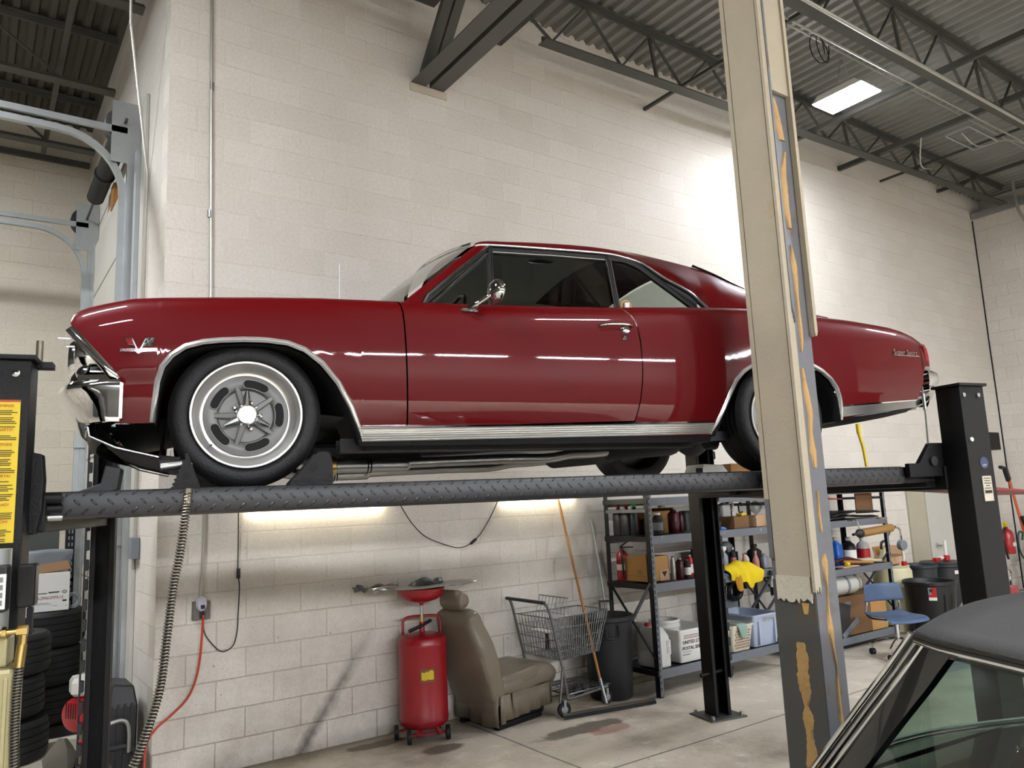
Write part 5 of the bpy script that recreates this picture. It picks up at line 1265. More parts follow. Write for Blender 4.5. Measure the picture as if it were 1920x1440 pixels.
bk.build('lower_tray', 'cartwire', ct)
for x, s in ((3.02, -1), (3.02, 1), (3.54, -1), (3.54, 1)):
    y = YC+s*(.25 if x < 3.2 else .19)
    w = MB().lathe([(.02, -.013), (.055, -.013), (.06, -.006), (.06, .006), (.055, .013), (.02, .013)], (x, y, .06), (.25, 1, 0), 24).build('caster', 'rubber', ct)
    MB().lathe([(.03, -.0135), (.03, -.015), (.001, -.016)], (x, y, .06), (.25, 1, 0), 16).build('caster_hub', 'galv', w)
    MB().bb((x-.012, y-.02, .075), (x+.012, y+.02, .135)).build('caster_fork', 'galv', w, smooth=0)
# ---- dark waste bin by the rack
def bin_(cx, cy, rb, rt, h, t, mat='plastic', n=36, rim=.016):
    b = MB().lathe([(rb-.01, 0), (rb, .02), (lerp(rb, rt, .8), h*.8), (rt, h-.05), (rt+rim, h-.04), (rt+rim, h-.008), (rt+rim-.008, h), (rt-.004, h-.006), (rt-.014, h-.05), (rb-.012, .03), (.001, .03)], (cx, cy, 0), n=n)
    return b.build('bin_body', mat, t, smooth=40)
t = thing('trash_can', 'dark grey round trash can between the shopping cart and the rack', 'trash can', (3.74, -.37, 0))
bin_(3.745, -.37, .195, .225, .715, t, 'darkgrey')
for a in (-122, 50):
    ca, sa = cos(radians(a)), sin(radians(a)); tx, ty = -sa, ca
    c0 = Vector((3.745+.232*ca, -.37+.232*sa, 0))
    T_ = Vector((tx, ty, 0)); O_ = Vector((ca, sa, 0))
    z0 = (.54, .65) if a < 0 else (.71, .80)
    MB().tube(smooth_pts([c0-T_*.055+Vector((0, 0, z0[0 if a > 0 else 1])), c0-T_*.055+O_*.02+Vector((0, 0, z0[1 if a > 0 else 0]+(-.0 if a > 0 else .02))), c0-T_*.04+O_*.022+Vector((0, 0, z0[1 if a > 0 else 0])), c0+T_*.04+O_*.022+Vector((0, 0, z0[1 if a > 0 else 0])), c0+T_*.055+O_*.02+Vector((0, 0, z0[1 if a > 0 else 0]+(0 if a > 0 else .02))), c0+T_*.055+Vector((0, 0, z0[0 if a > 0 else 1]))], 3), .008, 7).build('handle', 'plastic', t)
# ---- floor squeegee and a bare pole
t = thing('floor_squeegee', 'long handled floor squeegee with wooden handle leaning on the wall', 'squeegee', (3.4, -.66, 0))
MB().tube([(3.52, -.02, 1.80), (3.47, -.345, .90), (3.435, -.595, .19)], .0125, 10).build('wooden_handle', 'wood', t)
MB().tube([(3.437, -.58, .235), (3.425, -.66, .045)], .015, 10).build('metal_socket', 'galv', t)
MB().bar((2.96, -.650, .035), (3.84, -.81, .035), .03, .014).build('head_bar', 'coldark', t, smooth=0)
MB().bar((2.955, -.675, .018), (3.835, -.835, .018), .006, .026).build('rubber_blade', 'rubber', t, smooth=0)
tag(MB().tube([(3.925, -.02, 1.56), (3.955, -.10, .9), (3.99, -.16, .02)], .013, 8).build('metal_pole', 'galv'), 'bare grey metal pole leaning on the wall between trash can and rack', 'pole')

# ================================================================ shelving
def bolt_rack(x0, x1, y0, y1, H, shelves, label, loc, grp):
    t = thing('storage_rack', label, 'shelf rack', loc, grp)
    for x in (x0, x1):
        s = 1 if x == x0 else -1
        for y in (y0, y1):
            q = 1 if y == y0 else -1
            p = MB(); p.prism([(0, 0), (s*.04, 0), (s*.04, q*.004), (s*.004, q*.004), (s*.004, q*.055), (0, q*.055)], lambda a, c, z: (x+a, y+c, z), 0, H)
            p = p.build('upright', 'rackd' , t, smooth=0)
            if y == y0:
                f = MB(); f.bb((x+s*.002, y-.003, .01), (x+s*.042, y-.0005, H)); f.build('upright_face', 'rack', p, smooth=0)
                for k in range(int(H/.052)):
                    if k > 60: break
                    if x == x0 or k % 2: MB().bb((x+s*.010, y-.0045, .06+k*.052), (x+s*.018, y-.003, .09+k*.052)).build('slot', 'dark', p, smooth=0)
        MB().bar((x, y0+.03, .98), (x, y1-.03, .30), .03, .02).build('diagonal_brace', 'rack', t, smooth=0)
        MB().bar((x, y0+.03, .33), (x, y1-.03, .95), .02, .012).build('cross_brace', 'rackd', t, smooth=0)
        MB().bar((x, y0+.03, 1.63), (x, y1-.03, 1.63), .012, .03).build('side_tie', 'rack', t, smooth=0)
    for z in shelves:
        for y, q in ((y0, 1), (y1, -1)):
            MB().bb((x0+.03, y-.002, z-.075), (x1-.03, y+q*.03, z)).build('beam', 'rack', t, smooth=0, bevel=.003)
        for x in (x0, x1): MB().bb((x-.012, y0, z-.05), (x+.012, y1, z-.005)).build('side_beam', 'rackd', t, smooth=0)
        d = MB(); d.bb((x0+.02, y0+.03, z-.018), (x1-.02, y1-.03, z-.012)); d.build('wire_deck', 'rackd', t, smooth=0)
    return t
RA1 = bolt_rack(4.0, 5.83, -.73, -.13, 1.80, (.23, .975, 1.40, 1.745), 'grey bolt rack in front of the block wall loaded with bottles and tubs', (4.9, -.45, 0), 'grey storage racks')
RA2 = bolt_rack(6.15, 7.98, -.73, -.13, 1.83, (.13, .865, 1.395, 1.765), 'grey bolt rack half hidden behind the peeling column', (7.1, -.45, 0), 'grey storage racks')

G1 = 'bottles and cans on the storage racks'
def bottle(x, y, z, r, h, body, cap, label, name='oil_bottle', cat='bottle', kind='round', capm=None, band=None, sq=1.0, neck=.35, grp=G1):
    t = thing(name, label, cat, (x, y, z), grp)
    hc = h*(.11 if kind != 'can' else .05); hb = h-hc
    if kind == 'round': pr = [(r*.9, 0), (r, h*.02), (r, hb*.72), (r*.82, hb*.84), (r*neck, hb*.95), (r*neck, hb)]
    elif kind == 'can': pr = [(r*.94, 0), (r, h*.015), (r, hb*.86), (r*.9, hb*.89), (r*.55, hb*.96), (r*.5, hb)]
    elif kind == 'taper': pr = [(r*.9, 0), (r, h*.02), (r, hb*.55), (r*.6, hb*.75), (r*neck, hb*.9), (r*neck, hb)]
    elif kind == 'tin': pr = [(r, 0), (r, hb)]
    else: pr = [(r*.95, 0), (r, h*.02), (r, hb*.78), (r*.75, hb*.86), (r*neck, hb*.95), (r*neck, hb)]
    n = 20
    if kind == 'square':
        rg = []
        for rr, zz in pr:
            q = []
            for k in range(24):
                a = 2*pi*k/24; c_, s_ = cos(a), sin(a); e = .45 if rr > r*.6 else .9
                q.append((x+rr*abs(c_)**e*(1 if c_ > 0 else -1), y+rr*sq*abs(s_)**e*(1 if s_ > 0 else -1), z+zz))
            rg.append(q)
        MB().loft(rg).build('body', body, t, smooth=50)
    else: MB().lathe(pr, (x, y, z), n=n, sy=1).build('body', body, t, smooth=45)
    rc = r*neck*1.25 if kind not in ('can', 'tin') else r*.5
    if kind == 'tin': rc = r*1.0
    MB().lathe([(rc, hb-h*.005), (rc, h*.985), (rc*.85, h), (.001, h)], (x, y, z), n=16).build('cap', cap, t, smooth=40)
    if band:
        MB().lathe([(r*1.012, hb*.22), (r*1.012, hb*.62)], (x, y, z), n=n, caps=False).build('paper_label', band, t)
    return t
Z3, Z2, Z1 = 1.402, .977, .232
bottle(4.075, -.25, Z3, .042, .285, 'darkgrey', 'redcan', 'dark oil bottle with bright red cap nearest the rack end', kind='square', sq=1.2)
bottle(4.085, -.35, Z3, .045, .275, 'darkgrey', 'tred', 'dark square oil bottle with darker red cap, second from the rack end', kind='square', sq=1.3)
bottle(4.095, -.445, Z3, .040, .30, 'darkgrey', 'green', 'tall grey oil bottle with green cap on the upper rack shelf', kind='round', neck=.5)
bottle(4.17, -.40, Z3, .034, .20, 'redcan', 'ink', 'red bottle behind the green capped oil bottle', kind='square', sq=1.2)
bottle(4.185, -.50, Z3, .034, .19, 'black', 'black', 'black oil bottle just left of the rack upright', kind='square', sq=1.3)
bottle(4.24, -.60, Z3, .052, .205, 'ink', 'white', 'black bottle with printed label and white conical top on the upper shelf', kind='round', band='tarp', neck=.5)
bottle(4.46, -.60, Z3, .055, .225, 'maroon', 'ink', 'large maroon spray can on the upper shelf left of the lift post', 'spray_can', 'can', 'can')
bottle(4.61, -.55, Z3, .03, .20, 'maroon', 'maroon', 'narrow maroon spray can behind the large one on the upper shelf', 'spray_can', 'can', 'can')
bottle(4.82, -.42, Z3, .05, .20, 'darkgrey', 'ink', 'dark tub beside the maroon spray cans', 'plastic_tub', 'tub', 'tin')
def carton(name, a, b, mat, label, top=True, flap=None, cat='box', grp=None):
    t = thing(name, label, cat, ((a[0]+b[0])/2, (a[1]+b[1])/2, a[2]), grp)
    if top: MB().bb(a, b).build('box', mat, t, smooth=0, bevel=.002)
    else:
        th = .005; x0, y0, z0 = a; x1, y1, z1 = b
        m = MB(); m.bb((x0, y0, z0), (x1, y1, z0+th)); m.build('bottom', mat, t, smooth=0)
        for q0, q1 in (((x0, y0, z0), (x1, y0+th, z1 if not flap else z0+(z1-z0)*flap)), ((x0, y1-th, z0), (x1, y1, z1)), ((x0, y0, z0), (x0+th, y1, z1)), ((x1-th, y0, z0), (x1, y1, z1))):
            MB().bb(q0, q1).build('side', mat, t, smooth=0)
    return t
carton('cardboard_box', (4.36, -.40, Z3), (4.68, -.2, 1.64), 'card', 'open cardboard box at the back of the upper shelf behind the printed bottle', False, .9)
bottle(4.62, -.30, 1.645, .03, .07, 'white', 'white', 'white spray gun bottle lying on the cardboard box of the upper shelf', 'spray_bottle', kind='square')
carton('cardboard_box', (5.27, -.66, Z3), (5.50, -.406, 1.52), 'cardb', 'brown cardboard box with taped end right of the lift post on the upper shelf')
carton('cardboard_box', (5.62, -.66, Z3), (5.795, -.53, 1.52), 'cardp', 'paler cardboard box at the right end of the upper shelf')
t = bottle(5.345, -.475, 1.522, .065, .165, 'milk', 'cream', 'translucent white jug standing on the brown cardboard box', 'jug', 'jug', 'square', sq=.8)
MB().tube(smooth_pts([(5.37, -.53, 1.655), (5.42, -.53, 1.665), (5.425, -.53, 1.61), (5.41, -.53, 1.57)]), .012, 8).build('handle', 'milk', t)
t = thing('tape_gun', 'black and yellow tool lying on the box at the right of the upper shelf', 'tool', (5.46, -.5, 1.522))
MB().tube([Vector((5.46, -.60, 1.60))+Vector((cos(a)*.03, 0, sin(a)*.055)) for a in frange(.4, 5.6, 12)], .009, 7).build('handle', 'plastic', t)
MB().bb((5.42, -.64, 1.521), (5.50, -.56, 1.55)).build('body', 'yellow', t, smooth=0, bevel=.01)
rows = []
for i in range(9):
    rows.append([(5.705+.07*cos(a)*sin(pi*(i+.3)/9)+random.uniform(-.008, .008), -.60+.06*sin(a)*sin(pi*(i+.3)/9), 1.523+i*.018) for a in [2*pi*k/10 for k in range(10)]])
bagm = glass('clear_film', 'd8dadc', 1.5, .15)
tag(MB().loft(rows).build('plastic_bag', bagm, smooth=20), 'crumpled clear plastic bag at the right end of the upper shelf', 'bag')
t = thing('plastic_pieces', 'red and blue plastic tool pieces in front of the brown cardboard box', 'tool', (5.08, -.68, Z3))
for (x, y, z, w, m_, rz) in ((4.93, -.68, 1.42, .09, 'redcan', .4), (5.01, -.69, 1.416, .10, 'bluel', -.3)):
    MB().box((x, y, z), (w, .04, .03), rz=rz).build('grip', m_, t, smooth=0, bevel=.008)
MB().box((5.08, -.69, 1.411), (.06, .03, .018), rz=.6).build('bit', 'steel', t, smooth=0, bevel=.004)
# second shelf
t = thing('fire_extinguisher', 'red fire extinguisher with white label standing at the end of the rack shelf', 'fire extinguisher', (4.085, -.255, Z2))
MB().lathe([(.052, 0), (.056, .01), (.056, .22), (.05, .25), (.03, .275), (.018, .285), (.018, .30)], (4.085, -.255, Z2), n=24).build('cylinder', 'ext', t)
MB().lathe([(.0565, .10), (.0565, .20)], (4.085, -.255, Z2), n=24, caps=False).build('label', 'white', t)
MB().lathe([(.0568, .155), (.0568, .20)], (4.085, -.255, Z2), n=24, caps=False).build('red_print', 'lens', t)
MB().bar((4.06, -.255, 1.29), (4.19, -.30, 1.285), .016, .012).build('lever', 'plastic', t, smooth=0)
MB().bar((4.07, -.255, 1.295), (4.15, -.285, 1.345), .016, .010).build('lever', 'plastic', t, smooth=0)
MB().tube(smooth_pts([(4.075, -.26, 1.275), (4.05, -.29, 1.285), (4.035, -.31, 1.22), (4.04, -.31, 1.08), (4.05, -.30, 1.0)]), .009, 7).build('hose', 'plastic', t)
t = carton('cardboard_box', (4.07, -.60, Z2), (4.35, -.31, 1.205), 'card', 'wide tan cardboard box with cut front on the middle shelf by the extinguisher', False, 1)
MB().bb((4.225, -.6035, .98), (4.352, -.6005, 1.075)).build('printed_end', 'cardp', t, smooth=0)
b = MB(); b.prism([(4.25, 1.062), (4.32, 1.062), (4.285, 1.012)], lambda a, c, q: (a, q, c), -.605, -.6035); b.build('arrow_print', 'ink', t, smooth=0)
for k, w in enumerate((.03, .07, .055, .075, .045)): MB().bb((4.0685, -.50-w/2, 1.085-k*.010), (4.0698, -.50+w/2, 1.089-k*.010)).build('print_line', 'cardb', t, smooth=0)
MB().bb((4.0685, -.59, 1.028), (4.0698, -.32, 1.031)).build('print_line', 'cardb', t, smooth=0)
bottle(4.26, -.53, 1.0, .034, .19, 'redcan', 'redcan', 'red flask standing inside the cut cardboard box', 'flask', 'bottle', 'tin')
bottle(4.385, -.62, Z2, .022, .215, 'silver', 'maroon', 'thin spray can beside the cardboard box on the middle shelf', 'spray_can', 'can', 'can')
bottle(4.455, -.64, Z2, .038, .195, 'maroon', 'silver', 'maroon spray can on the middle shelf', 'spray_can', 'can', 'can')
bottle(4.535, -.66, Z2, .034, .178, 'ink', 'tred', 'black spray can with white label on the middle shelf', 'spray_can', 'can', 'can', band='white')
bottle(4.62, -.62, Z2, .028, .21, 'redcan', 'silver', 'red and white spray can next to the lift post', 'spray_can', 'can', 'can', band='white')
bottle(4.995, -.62, Z2, .042, .175, 'silver', 'ink', 'silver thermos with black lid right of the lift post', 'thermos', 'bottle', 'tin')
t = bottle(5.12, -.62, Z2, .038, .235, 'greybot', 'white', 'pale spray bottle on the middle shelf beside the thermos', 'spray_bottle', kind='round', neck=.3)
MB().bb((5.095, -.64, 1.195), (5.145, -.60, 1.235)).build('trigger_head', 'white', t, smooth=0, bevel=.008)
carton('case', (5.10, -.42, Z2), (5.42, -.2, 1.20), 'rackd', 'dark case at the back of the middle shelf', cat='case')
bottle(5.40, -.50, Z2, .032, .23, 'ink', 'white', 'black bottle with pale tip behind the yellow cloth', band='pink')
bottle(5.45, -.60, Z2, .032, .165, 'pink', 'pink', 'left salmon squeeze bottle behind the yellow cloth', 'squeeze_bottle', kind='taper')
bottle(5.525, -.56, Z2, .034, .165, 'milk', 'ink', 'white squeeze bottle between two salmon ones', 'squeeze_bottle', kind='round')
bottle(5.60, -.625, Z2, .034, .18, 'pink', 'pink', 'right salmon squeeze bottle behind the yellow cloth', 'squeeze_bottle', kind='taper')
bottle(5.70, -.655, Z2, .04, .15, 'greybot', 'greybot', 'grey blue flask at the right end of the middle shelf', 'flask', kind='square', sq=.7)
t = bottle(5.72, -.52, Z2, .075, .24, 'ink', 'ink', 'black jerry jug with handle at the right end of the middle shelf', 'jug', 'jug', 'square', sq=.7)
t = thing('clear_visor', 'grey visor lying across the bottles at the back of the middle shelf', 'visor', (5.5, -.36, 1.15))
MB().lathe([(.07, 0), (.085, .02), (.075, .07), (.04, .10), (.001, .105)], (5.50, -.34, 1.15), n=20, sy=.7).build('shell', 'tarp', t)
MB().bb((5.42, -.42, Z2), (5.58, -.26, 1.15)).build('stand', 'plastic', t, smooth=0)
# draped cloths
def drape(name, mat, pts, label, th=.008):
    t = thing(name, label, 'cloth', pts[0][0])
    MB().grid([smooth_pts(r_, 4) for r_ in pts]).build('cloth', mat, t, smooth=60, solid=th, sub=1)
    return t
yr = []
for k in range(15):
    f = k/14; x = lerp(5.02, 5.53, f); hang = .06+.10*max(0, sin(pi*(f*1.15-.12)))*(1 if f > .45 else .4)+.02*sin(k*1.7)
    lump = .035+.06*sin(pi*f)+.012*sin(k*1.3); dy = .014*sin(k*1.9)
    yr.append([(x, -.58, .985), (x, -.64+dy*.5, .985+lump), (x-.01, -.71+dy, .985+lump*.8), (x, -.765+dy, .985-.0*hang), (x+.015*sin(k), -.772+dy, .985-hang*.55), (x+.02*sin(k*1.1), -.766+dy, .985-hang)])
drape('yellow_cloth', 'ycloth', yr, 'bright yellow cloth draped over the middle shelf edge')
drape('ochre_cloth', 'ocloth', [[(5.070, -.66, 1.0), (5.070, -.755, .98), (5.080, -.765, .90), (5.100, -.765, .83)], [(5.120, -.66, 1.0), (5.120, -.775, .97), (5.130, -.785, .88), (5.140, -.78, .79)], [(5.170, -.66, .99), (5.170, -.765, .96), (5.190, -.77, .89), (5.190, -.77, .82)]], 'ochre cloth hanging below the bright yellow cloth')
drape('teal_cloth', 'blue', [[(4.890, -.66, .985), (4.900, -.72, .983), (4.900, -.745, .97)], [(4.950, -.66, 1.01), (4.950, -.72, 1.0), (4.960, -.75, .965)], [(5.010, -.66, .985), (5.010, -.72, .983), (5.020, -.75, .97)]], 'small teal cloth on the middle shelf beside the lift post')
t = thing('spray_bottle', 'black and white trigger spray bottle hanging at the rack end by the column', 'bottle', (5.665, -.765, .70))
MB().lathe([(.03, 0), (.036, .01), (.036, .14), (.016, .19), (.014, .21)], (5.665, -.765, .70), n=18).build('body', 'white', t)
MB().lathe([(.0365, .02), (.0365, .10)], (5.665, -.765, .70), n=18, caps=False).build('label', 'ink', t)
MB().box((5.655, -.765, .935), (.075, .03, .05), ry=.2).build('trigger_head', 'ink', t, smooth=0, bevel=.008)
# bottom shelf
t = thing('square_jug', 'white square jug with printed label at the front of the bottom shelf', 'jug', (4.18, -.56, Z1))
rg = []
for z, f in ((0, .92), (.015, 1), (.22, 1), (.27, .96), (.31, .8), (.345, .6)):
    rg.append([(4.125+.075*f*a, -.55+.15*f*c, Z1+z) for a, c in ((-1, -.8), (-.8, -1), (.8, -1), (1, -.8), (1, .8), (.8, 1), (-.8, 1), (-1, .8))])
MB().loft(rg).build('body', 'milk', t, smooth=30)
MB().bb((4.145, -.7025, .345), (4.195, -.70, .47)).build('label', 'white', t, smooth=0)
for k in range(9): MB().bb((4.148, -.704, .46-k*.0125), (4.148+random.uniform(.025, .043), -.7023, .465-k*.0125)).build('print_line', 'tarp', t, smooth=0)
MB().lathe([(.03, 0), (.03, .03), (.001, .032)], (4.12, -.50, Z1+.345), n=16).build('red_cap', 'tred', t)
t = thing('white_bucket', 'white bucket with ribbed rim behind the square jug', 'bucket', (4.45, -.42, Z1))
MB().lathe([(.11, 0), (.12, .02), (.133, .29), (.145, .295), (.145, .315), (.135, .32), (.135, .335), (.147, .34), (.147, .36), (.138, .365), (.128, .36), (.11, .05), (.001, .04)], (4.44, -.40, Z1), n=36).build('pail', 'white', t, smooth=35)
def tub(name, x0, x1, y0, y1, h, mat, label, flare=.03, lip=.012, cat='tub', th=.006, handle=None, thing_=None):
    t = thing_ or thing(name, label, cat, ((x0+x1)/2, (y0+y1)/2, Z1))
    def R_(z, f, o=0): 
        a0, a1, c0, c1 = x0-f-o, x1+f+o, y0-f-o, y1+f+o; r_ = .025
        out = []
        for (cx_, cy_, s) in ((a1-r_, c1-r_, 0), (a0+r_, c1-r_, 90), (a0+r_, c0+r_, 180), (a1-r_, c0+r_, 270)):
            for k in range(4): q = radians(s+k*30); out.append((cx_+r_*cos(q), cy_+r_*sin(q), z))
        return out
    MB().loft([R_(Z1, -.004), R_(Z1+.01, 0), R_(Z1+h-.02, flare*.95), R_(Z1+h-.018, flare, lip), R_(Z1+h, flare, lip), R_(Z1+h, flare, -th), R_(Z1+.012, 0, -th)]).build('body', mat, t, smooth=35)
    return t
t = tub('mail_tote', 4.36, 4.74, -.66, -.56+.24, .30, 'white', 'white corrugated mail tote with black lettering on the bottom shelf', .05, .006)
f0 = .05
def tote(z): return -.66-.05*(z-Z1)/.30
b1 = Vector((0, -.05, .30)).normalized()
text('tote_lettering', 'UNITED STATES', .047, 'ink', t, (4.365, tote(.40)-.003, .40), (1, 0, 0), b1, squash=.95)
text('tote_lettering', 'POSTAL SERVICE', .047, 'ink', t, (4.365, tote(.345)-.003, .345), (1, 0, 0), b1, squash=.95)
for z, w, m_ in ((.475, .30, 'lens'), (.462, .28, 'tarp'), (.45, .30, 'lens'), (.325, .12, 'tarp'), (.30, .10, 'ink')):
    MB().bb((4.375, tote(z)-.003, z), (4.375+w, tote(z)-.001, z+.005)).build('print_line', m_, t, smooth=0)
for side in (-.66+.06,): MB().bb((4.312, -.53, .49), (4.322, -.43, .512)).build('hand_hole', 'dark', t, smooth=0)
def basket(x0, x1, y0, y1, h, label):
    t = tub('plastic_basket', x0, x1, y0, y1, h, 'grate', label, .03, .008, 'basket')
    for r_ in range(7):
        for k in range(11):
            u = (k+.5+(r_ % 2)*.5)/11.5; z = Z1+.035+r_*.026
            if .34 < u < .66 and r_ > 3: continue
            y = y0-.03*(z-Z1)/h-.0008; x = lerp(x0, x1, u)
            if x0+.02 < x < x1-.02: MB().box((x, y, z), (.012, .002, .017)).build('hole', 'cardb', t, smooth=0)
    MB().box(((x0+x1)/2, y0-.028, Z1+h-.045), (.09, .004, .028)).build('hand_hole', 'dark', t, smooth=0)
    return t
basket(4.86, 4.98, -.69, -.35, .25, 'narrow off white perforated basket right of the lift post')
basket(5.06, 5.32, -.69, -.35, .25, 'wider off white perforated basket with a sage towel over its rim')
drape('sage_towel', 'gcloth', [[(5.080, -.60, .49), (5.080, -.725, .49), (5.100, -.74, .45), (5.120, -.735, .40)], [(5.140, -.60, .50), (5.140, -.73, .50), (5.150, -.75, .44), (5.160, -.745, .345)], [(5.190, -.60, .495), (5.190, -.73, .495), (5.200, -.745, .43), (5.210, -.74, .36)], [(5.230, -.60, .49), (5.230, -.725, .49), (5.240, -.735, .46), (5.240, -.735, .42)]], 'sage green towel hanging over the perforated basket', .006)
t = tub('storage_tub', 5.40, 5.75, -.68, -.22, .31, 'tubblue', 'pale blue translucent storage tub at the right end of the bottom shelf', .03, .014)
MB().tube([(5.52, -.722, .49), (5.53, -.733, .50), (5.65, -.733, .50), (5.66, -.722, .49)], .008, 7).build('handle', 'conduit', t)
for x in (5.45, 5.70): MB().bb((x-.008, -.716, .25), (x+.008, -.684, .48)).build('rib', 'tubblue', t, smooth=0)
carton('cushion', (5.30, -.19, Z1), (5.80, -.135, .66), 'tarp', 'grey folded pad behind the tubs on the bottom shelf', cat='pad')
t = thing('vacuum_hose', 'black coiled vacuum hose at the right end behind the storage tub', 'hose', (5.7, -.25, .6))
MB().tube([Vector((5.70, -.30, .74))+Vector((cos(a)*.12, .012*a, sin(a)*.10)) for a in frange(0, 11, 60)], .028, 8).build('coil', 'plastic', t)
# ================================================================ second rack contents
W1, W2, W3 = .132, .867, 1.397
t = thing('black_trays', 'stack of flat black trays on the upper shelf of the rack behind the column', 'tray', (7.4, -.5, W3))
for k, (x0, x1, a) in enumerate(((6.80, 7.86, 0), (6.95, 7.90, .02))):
    rows = [[(lerp(x0, x1, i/8), lerp(-.70, -.2, j/4), W3+.012+k*.035+.03*sin(pi*i/8)+a*i/8+.006*sin(i*2+j)) for j in range(5)] for i in range(9)]
    MB().grid(rows).build('tray', 'plastic', t, smooth=30, solid=.014)
tag(MB().box((7.78, -.58, 1.57), (.36, .012, .24), ry=.02).build('brown_board', 'cardb', smooth=0), 'brown board hanging below the top shelf of the rack behind the column', 'board')
t = thing('barrel_pump', 'gold tubular barrel pump with black ends hanging in front of the rack behind the column', 'pump', (7.57, -.8, 1.2))
MB().cyl((7.26, -.80, 1.24), (7.93, -.80, 1.27), .047, n=24).build('tube', 'gold', t)
MB().lathe([(.049, 0), (.05, .03), (.03, .06), (.015, .10), (.015, .16)], (7.28, -.80, 1.241), (-1, 0, -.04), 18).build('black_cap', 'plastic', t)
MB().lathe([(.047, 0), (.03, .04), (.018, .06)], (7.92, -.80, 1.27), (1, 0, .05), 18).build('end_cone', 'gold', t)
MB().tube([(7.97, -.8, 1.273), (8.03, -.79, 1.276)], .014, 8).build('nozzle', 'plastic', t)
for x, zt in ((7.25, 1.34), (7.86, 1.36)): MB().tube(smooth_pts([(x-.12, -.70, 1.385), (x-.06, -.775, 1.39), (x-.02, -.80, 1.37), (x+.03, -.80, 1.25)]), .008, 7).build('hook', 'chrome', t)
bottle(7.23, -.50, W2, .062, .33, 'bluel', 'milk', 'jug half full of blue fluid nearest the column', 'jug', 'jug', 'square', sq=1)
bottle(7.40, -.56, W2, .075, .32, 'rackd', 'milk', 'dark green jug with white and orange label on the rack behind the column', 'jug', 'jug', 'round', band='white')
bottle(7.62, -.42, W2, .055, .30, 'bluel', 'white', 'bright blue jug between the dark jug and the clear jug', 'jug', 'jug', 'square', sq=1)
bottle(7.79, -.50, W2, .075, .30, 'milk', 'milk', 'clear jug with red label at the right end of the shelf', 'jug', 'jug', 'round', band='redcan')
for k, (x0, x1, y, m_, lb) in enumerate(((7.15, 7.62, -.70, 'wood', 'wooden tool handle lying at the shelf edge in front of the blue jug'), (7.40, 7.88, -.66, 'cream', 'cream tool handle lying along the shelf in front of the clear jug'))):
    tag(MB().tube([(x0, y+.08, W2+.06), (lerp(x0, x1, .5), y+.03, W2+.04), (x1, y, W2+.022)], .018, 8).build('tool_handle', m_), lb, 'tool')
tag(MB().bb((7.0, -.72, W2+.002), (7.32, -.58, W2+.014)).build('thin_board', 'cardp', smooth=0), 'thin pale board lying at the shelf edge beside the column', 'board')
t = thing('dark_tools', 'dark red handled tools lying in a heap on the shelf by the column', 'tool', (7.1, -.62, W2))
MB().tube([(6.95, -.60, W2+.06), (7.25, -.62, W2+.09), (7.45, -.66, W2+.04)], .022, 8).build('handle', 'maroon', t)
MB().lathe([(.02, 0), (.026, .03), (.02, .06)], (7.12, -.68, W2+.035), (1, .1, 0), 12).build('yellow_socket', 'yellow', t)
for (xa, xb, y, z, r, lb) in ((6.85, 7.40, -.58, .665, .112, 'front white gas cylinder lying on the big cardboard box'), (7.0, 7.68, -.37, .665, .10, 'rear white gas cylinder lying behind the front one')):
    t = thing('gas_cylinder', lb, 'gas cylinder', ((xa+xb)/2, y, .55), 'white gas cylinders on the rack')
    L = xb-xa
    MB().lathe([(.02, 0), (r*.7, .02), (r*.95, .06), (r, .1), (r, L-.12), (r*.93, L-.07), (r*.7, L-.02), (r*.3, L), (.02, L+.01)], (xa, y, z), (1, 0, 0), 30).build('shell', 'cyl', t)
    MB().cyl((xb, y, z), (xb+.07, y, z), .022, n=12).build('valve', 'plastic', t)
    MB().tube([Vector((xb+.03, y, z))+Vector((0, cos(a)*.065, sin(a)*.065)) for a in frange(0, 2*pi, 16)[:-1]], .012, 6, closed=True).build('collar', 'cyl', t)
    MB().lathe([(r*1.005, L-.30), (r*1.005, L-.25)], (xa, y, z), (1, 0, 0), 30, caps=False).build('grey_stripe', 'tarp', t)
carton('cardboard_box', (6.80, -.68, W1), (7.83, -.26, .55), 'cardb', 'very large brown cardboard box on the bottom shelf under the white cylinders')
MB().bb((7.0, -.685, .46), (7.12, -.681, .50)).build('box_sticker', 'tarp', COL.objects[-1] if False else [o for o in COL.objects if o.name.startswith('cardboard_box') and abs(o.location.x-7.315) < .01][0], smooth=0)
MB().bb((7.50, -.686, W1), (7.83, -.6815, .55)).build('pale_side', 'card', [o for o in COL.objects if o.name.startswith('cardboard_box') and abs(o.location.x-7.315) < .01][0], smooth=0)
t = thing('folded_panel', 'dark folded plastic panel leaning against the big cardboard box', 'panel', (6.95, -.72, .14))
MB().box((6.86, -.705, .33), (.34, .02, .36), ry=.25).build('panel', 'darkgrey', t, smooth=0, bevel=.006)
MB().box((7.02, -.715, .22), (.36, .016, .06), ry=-.45).build('flap', 'tarp', t, smooth=0, bevel=.006)
t = thing('dark_crate', 'low black crate of scrap under the rack behind the column', 'crate', (6.9, -.5, 0))
MB().bb((6.45, -.66, 0), (7.6, -.25, .055)).build('crate', 'rackd', t, smooth=0, bevel=.01)

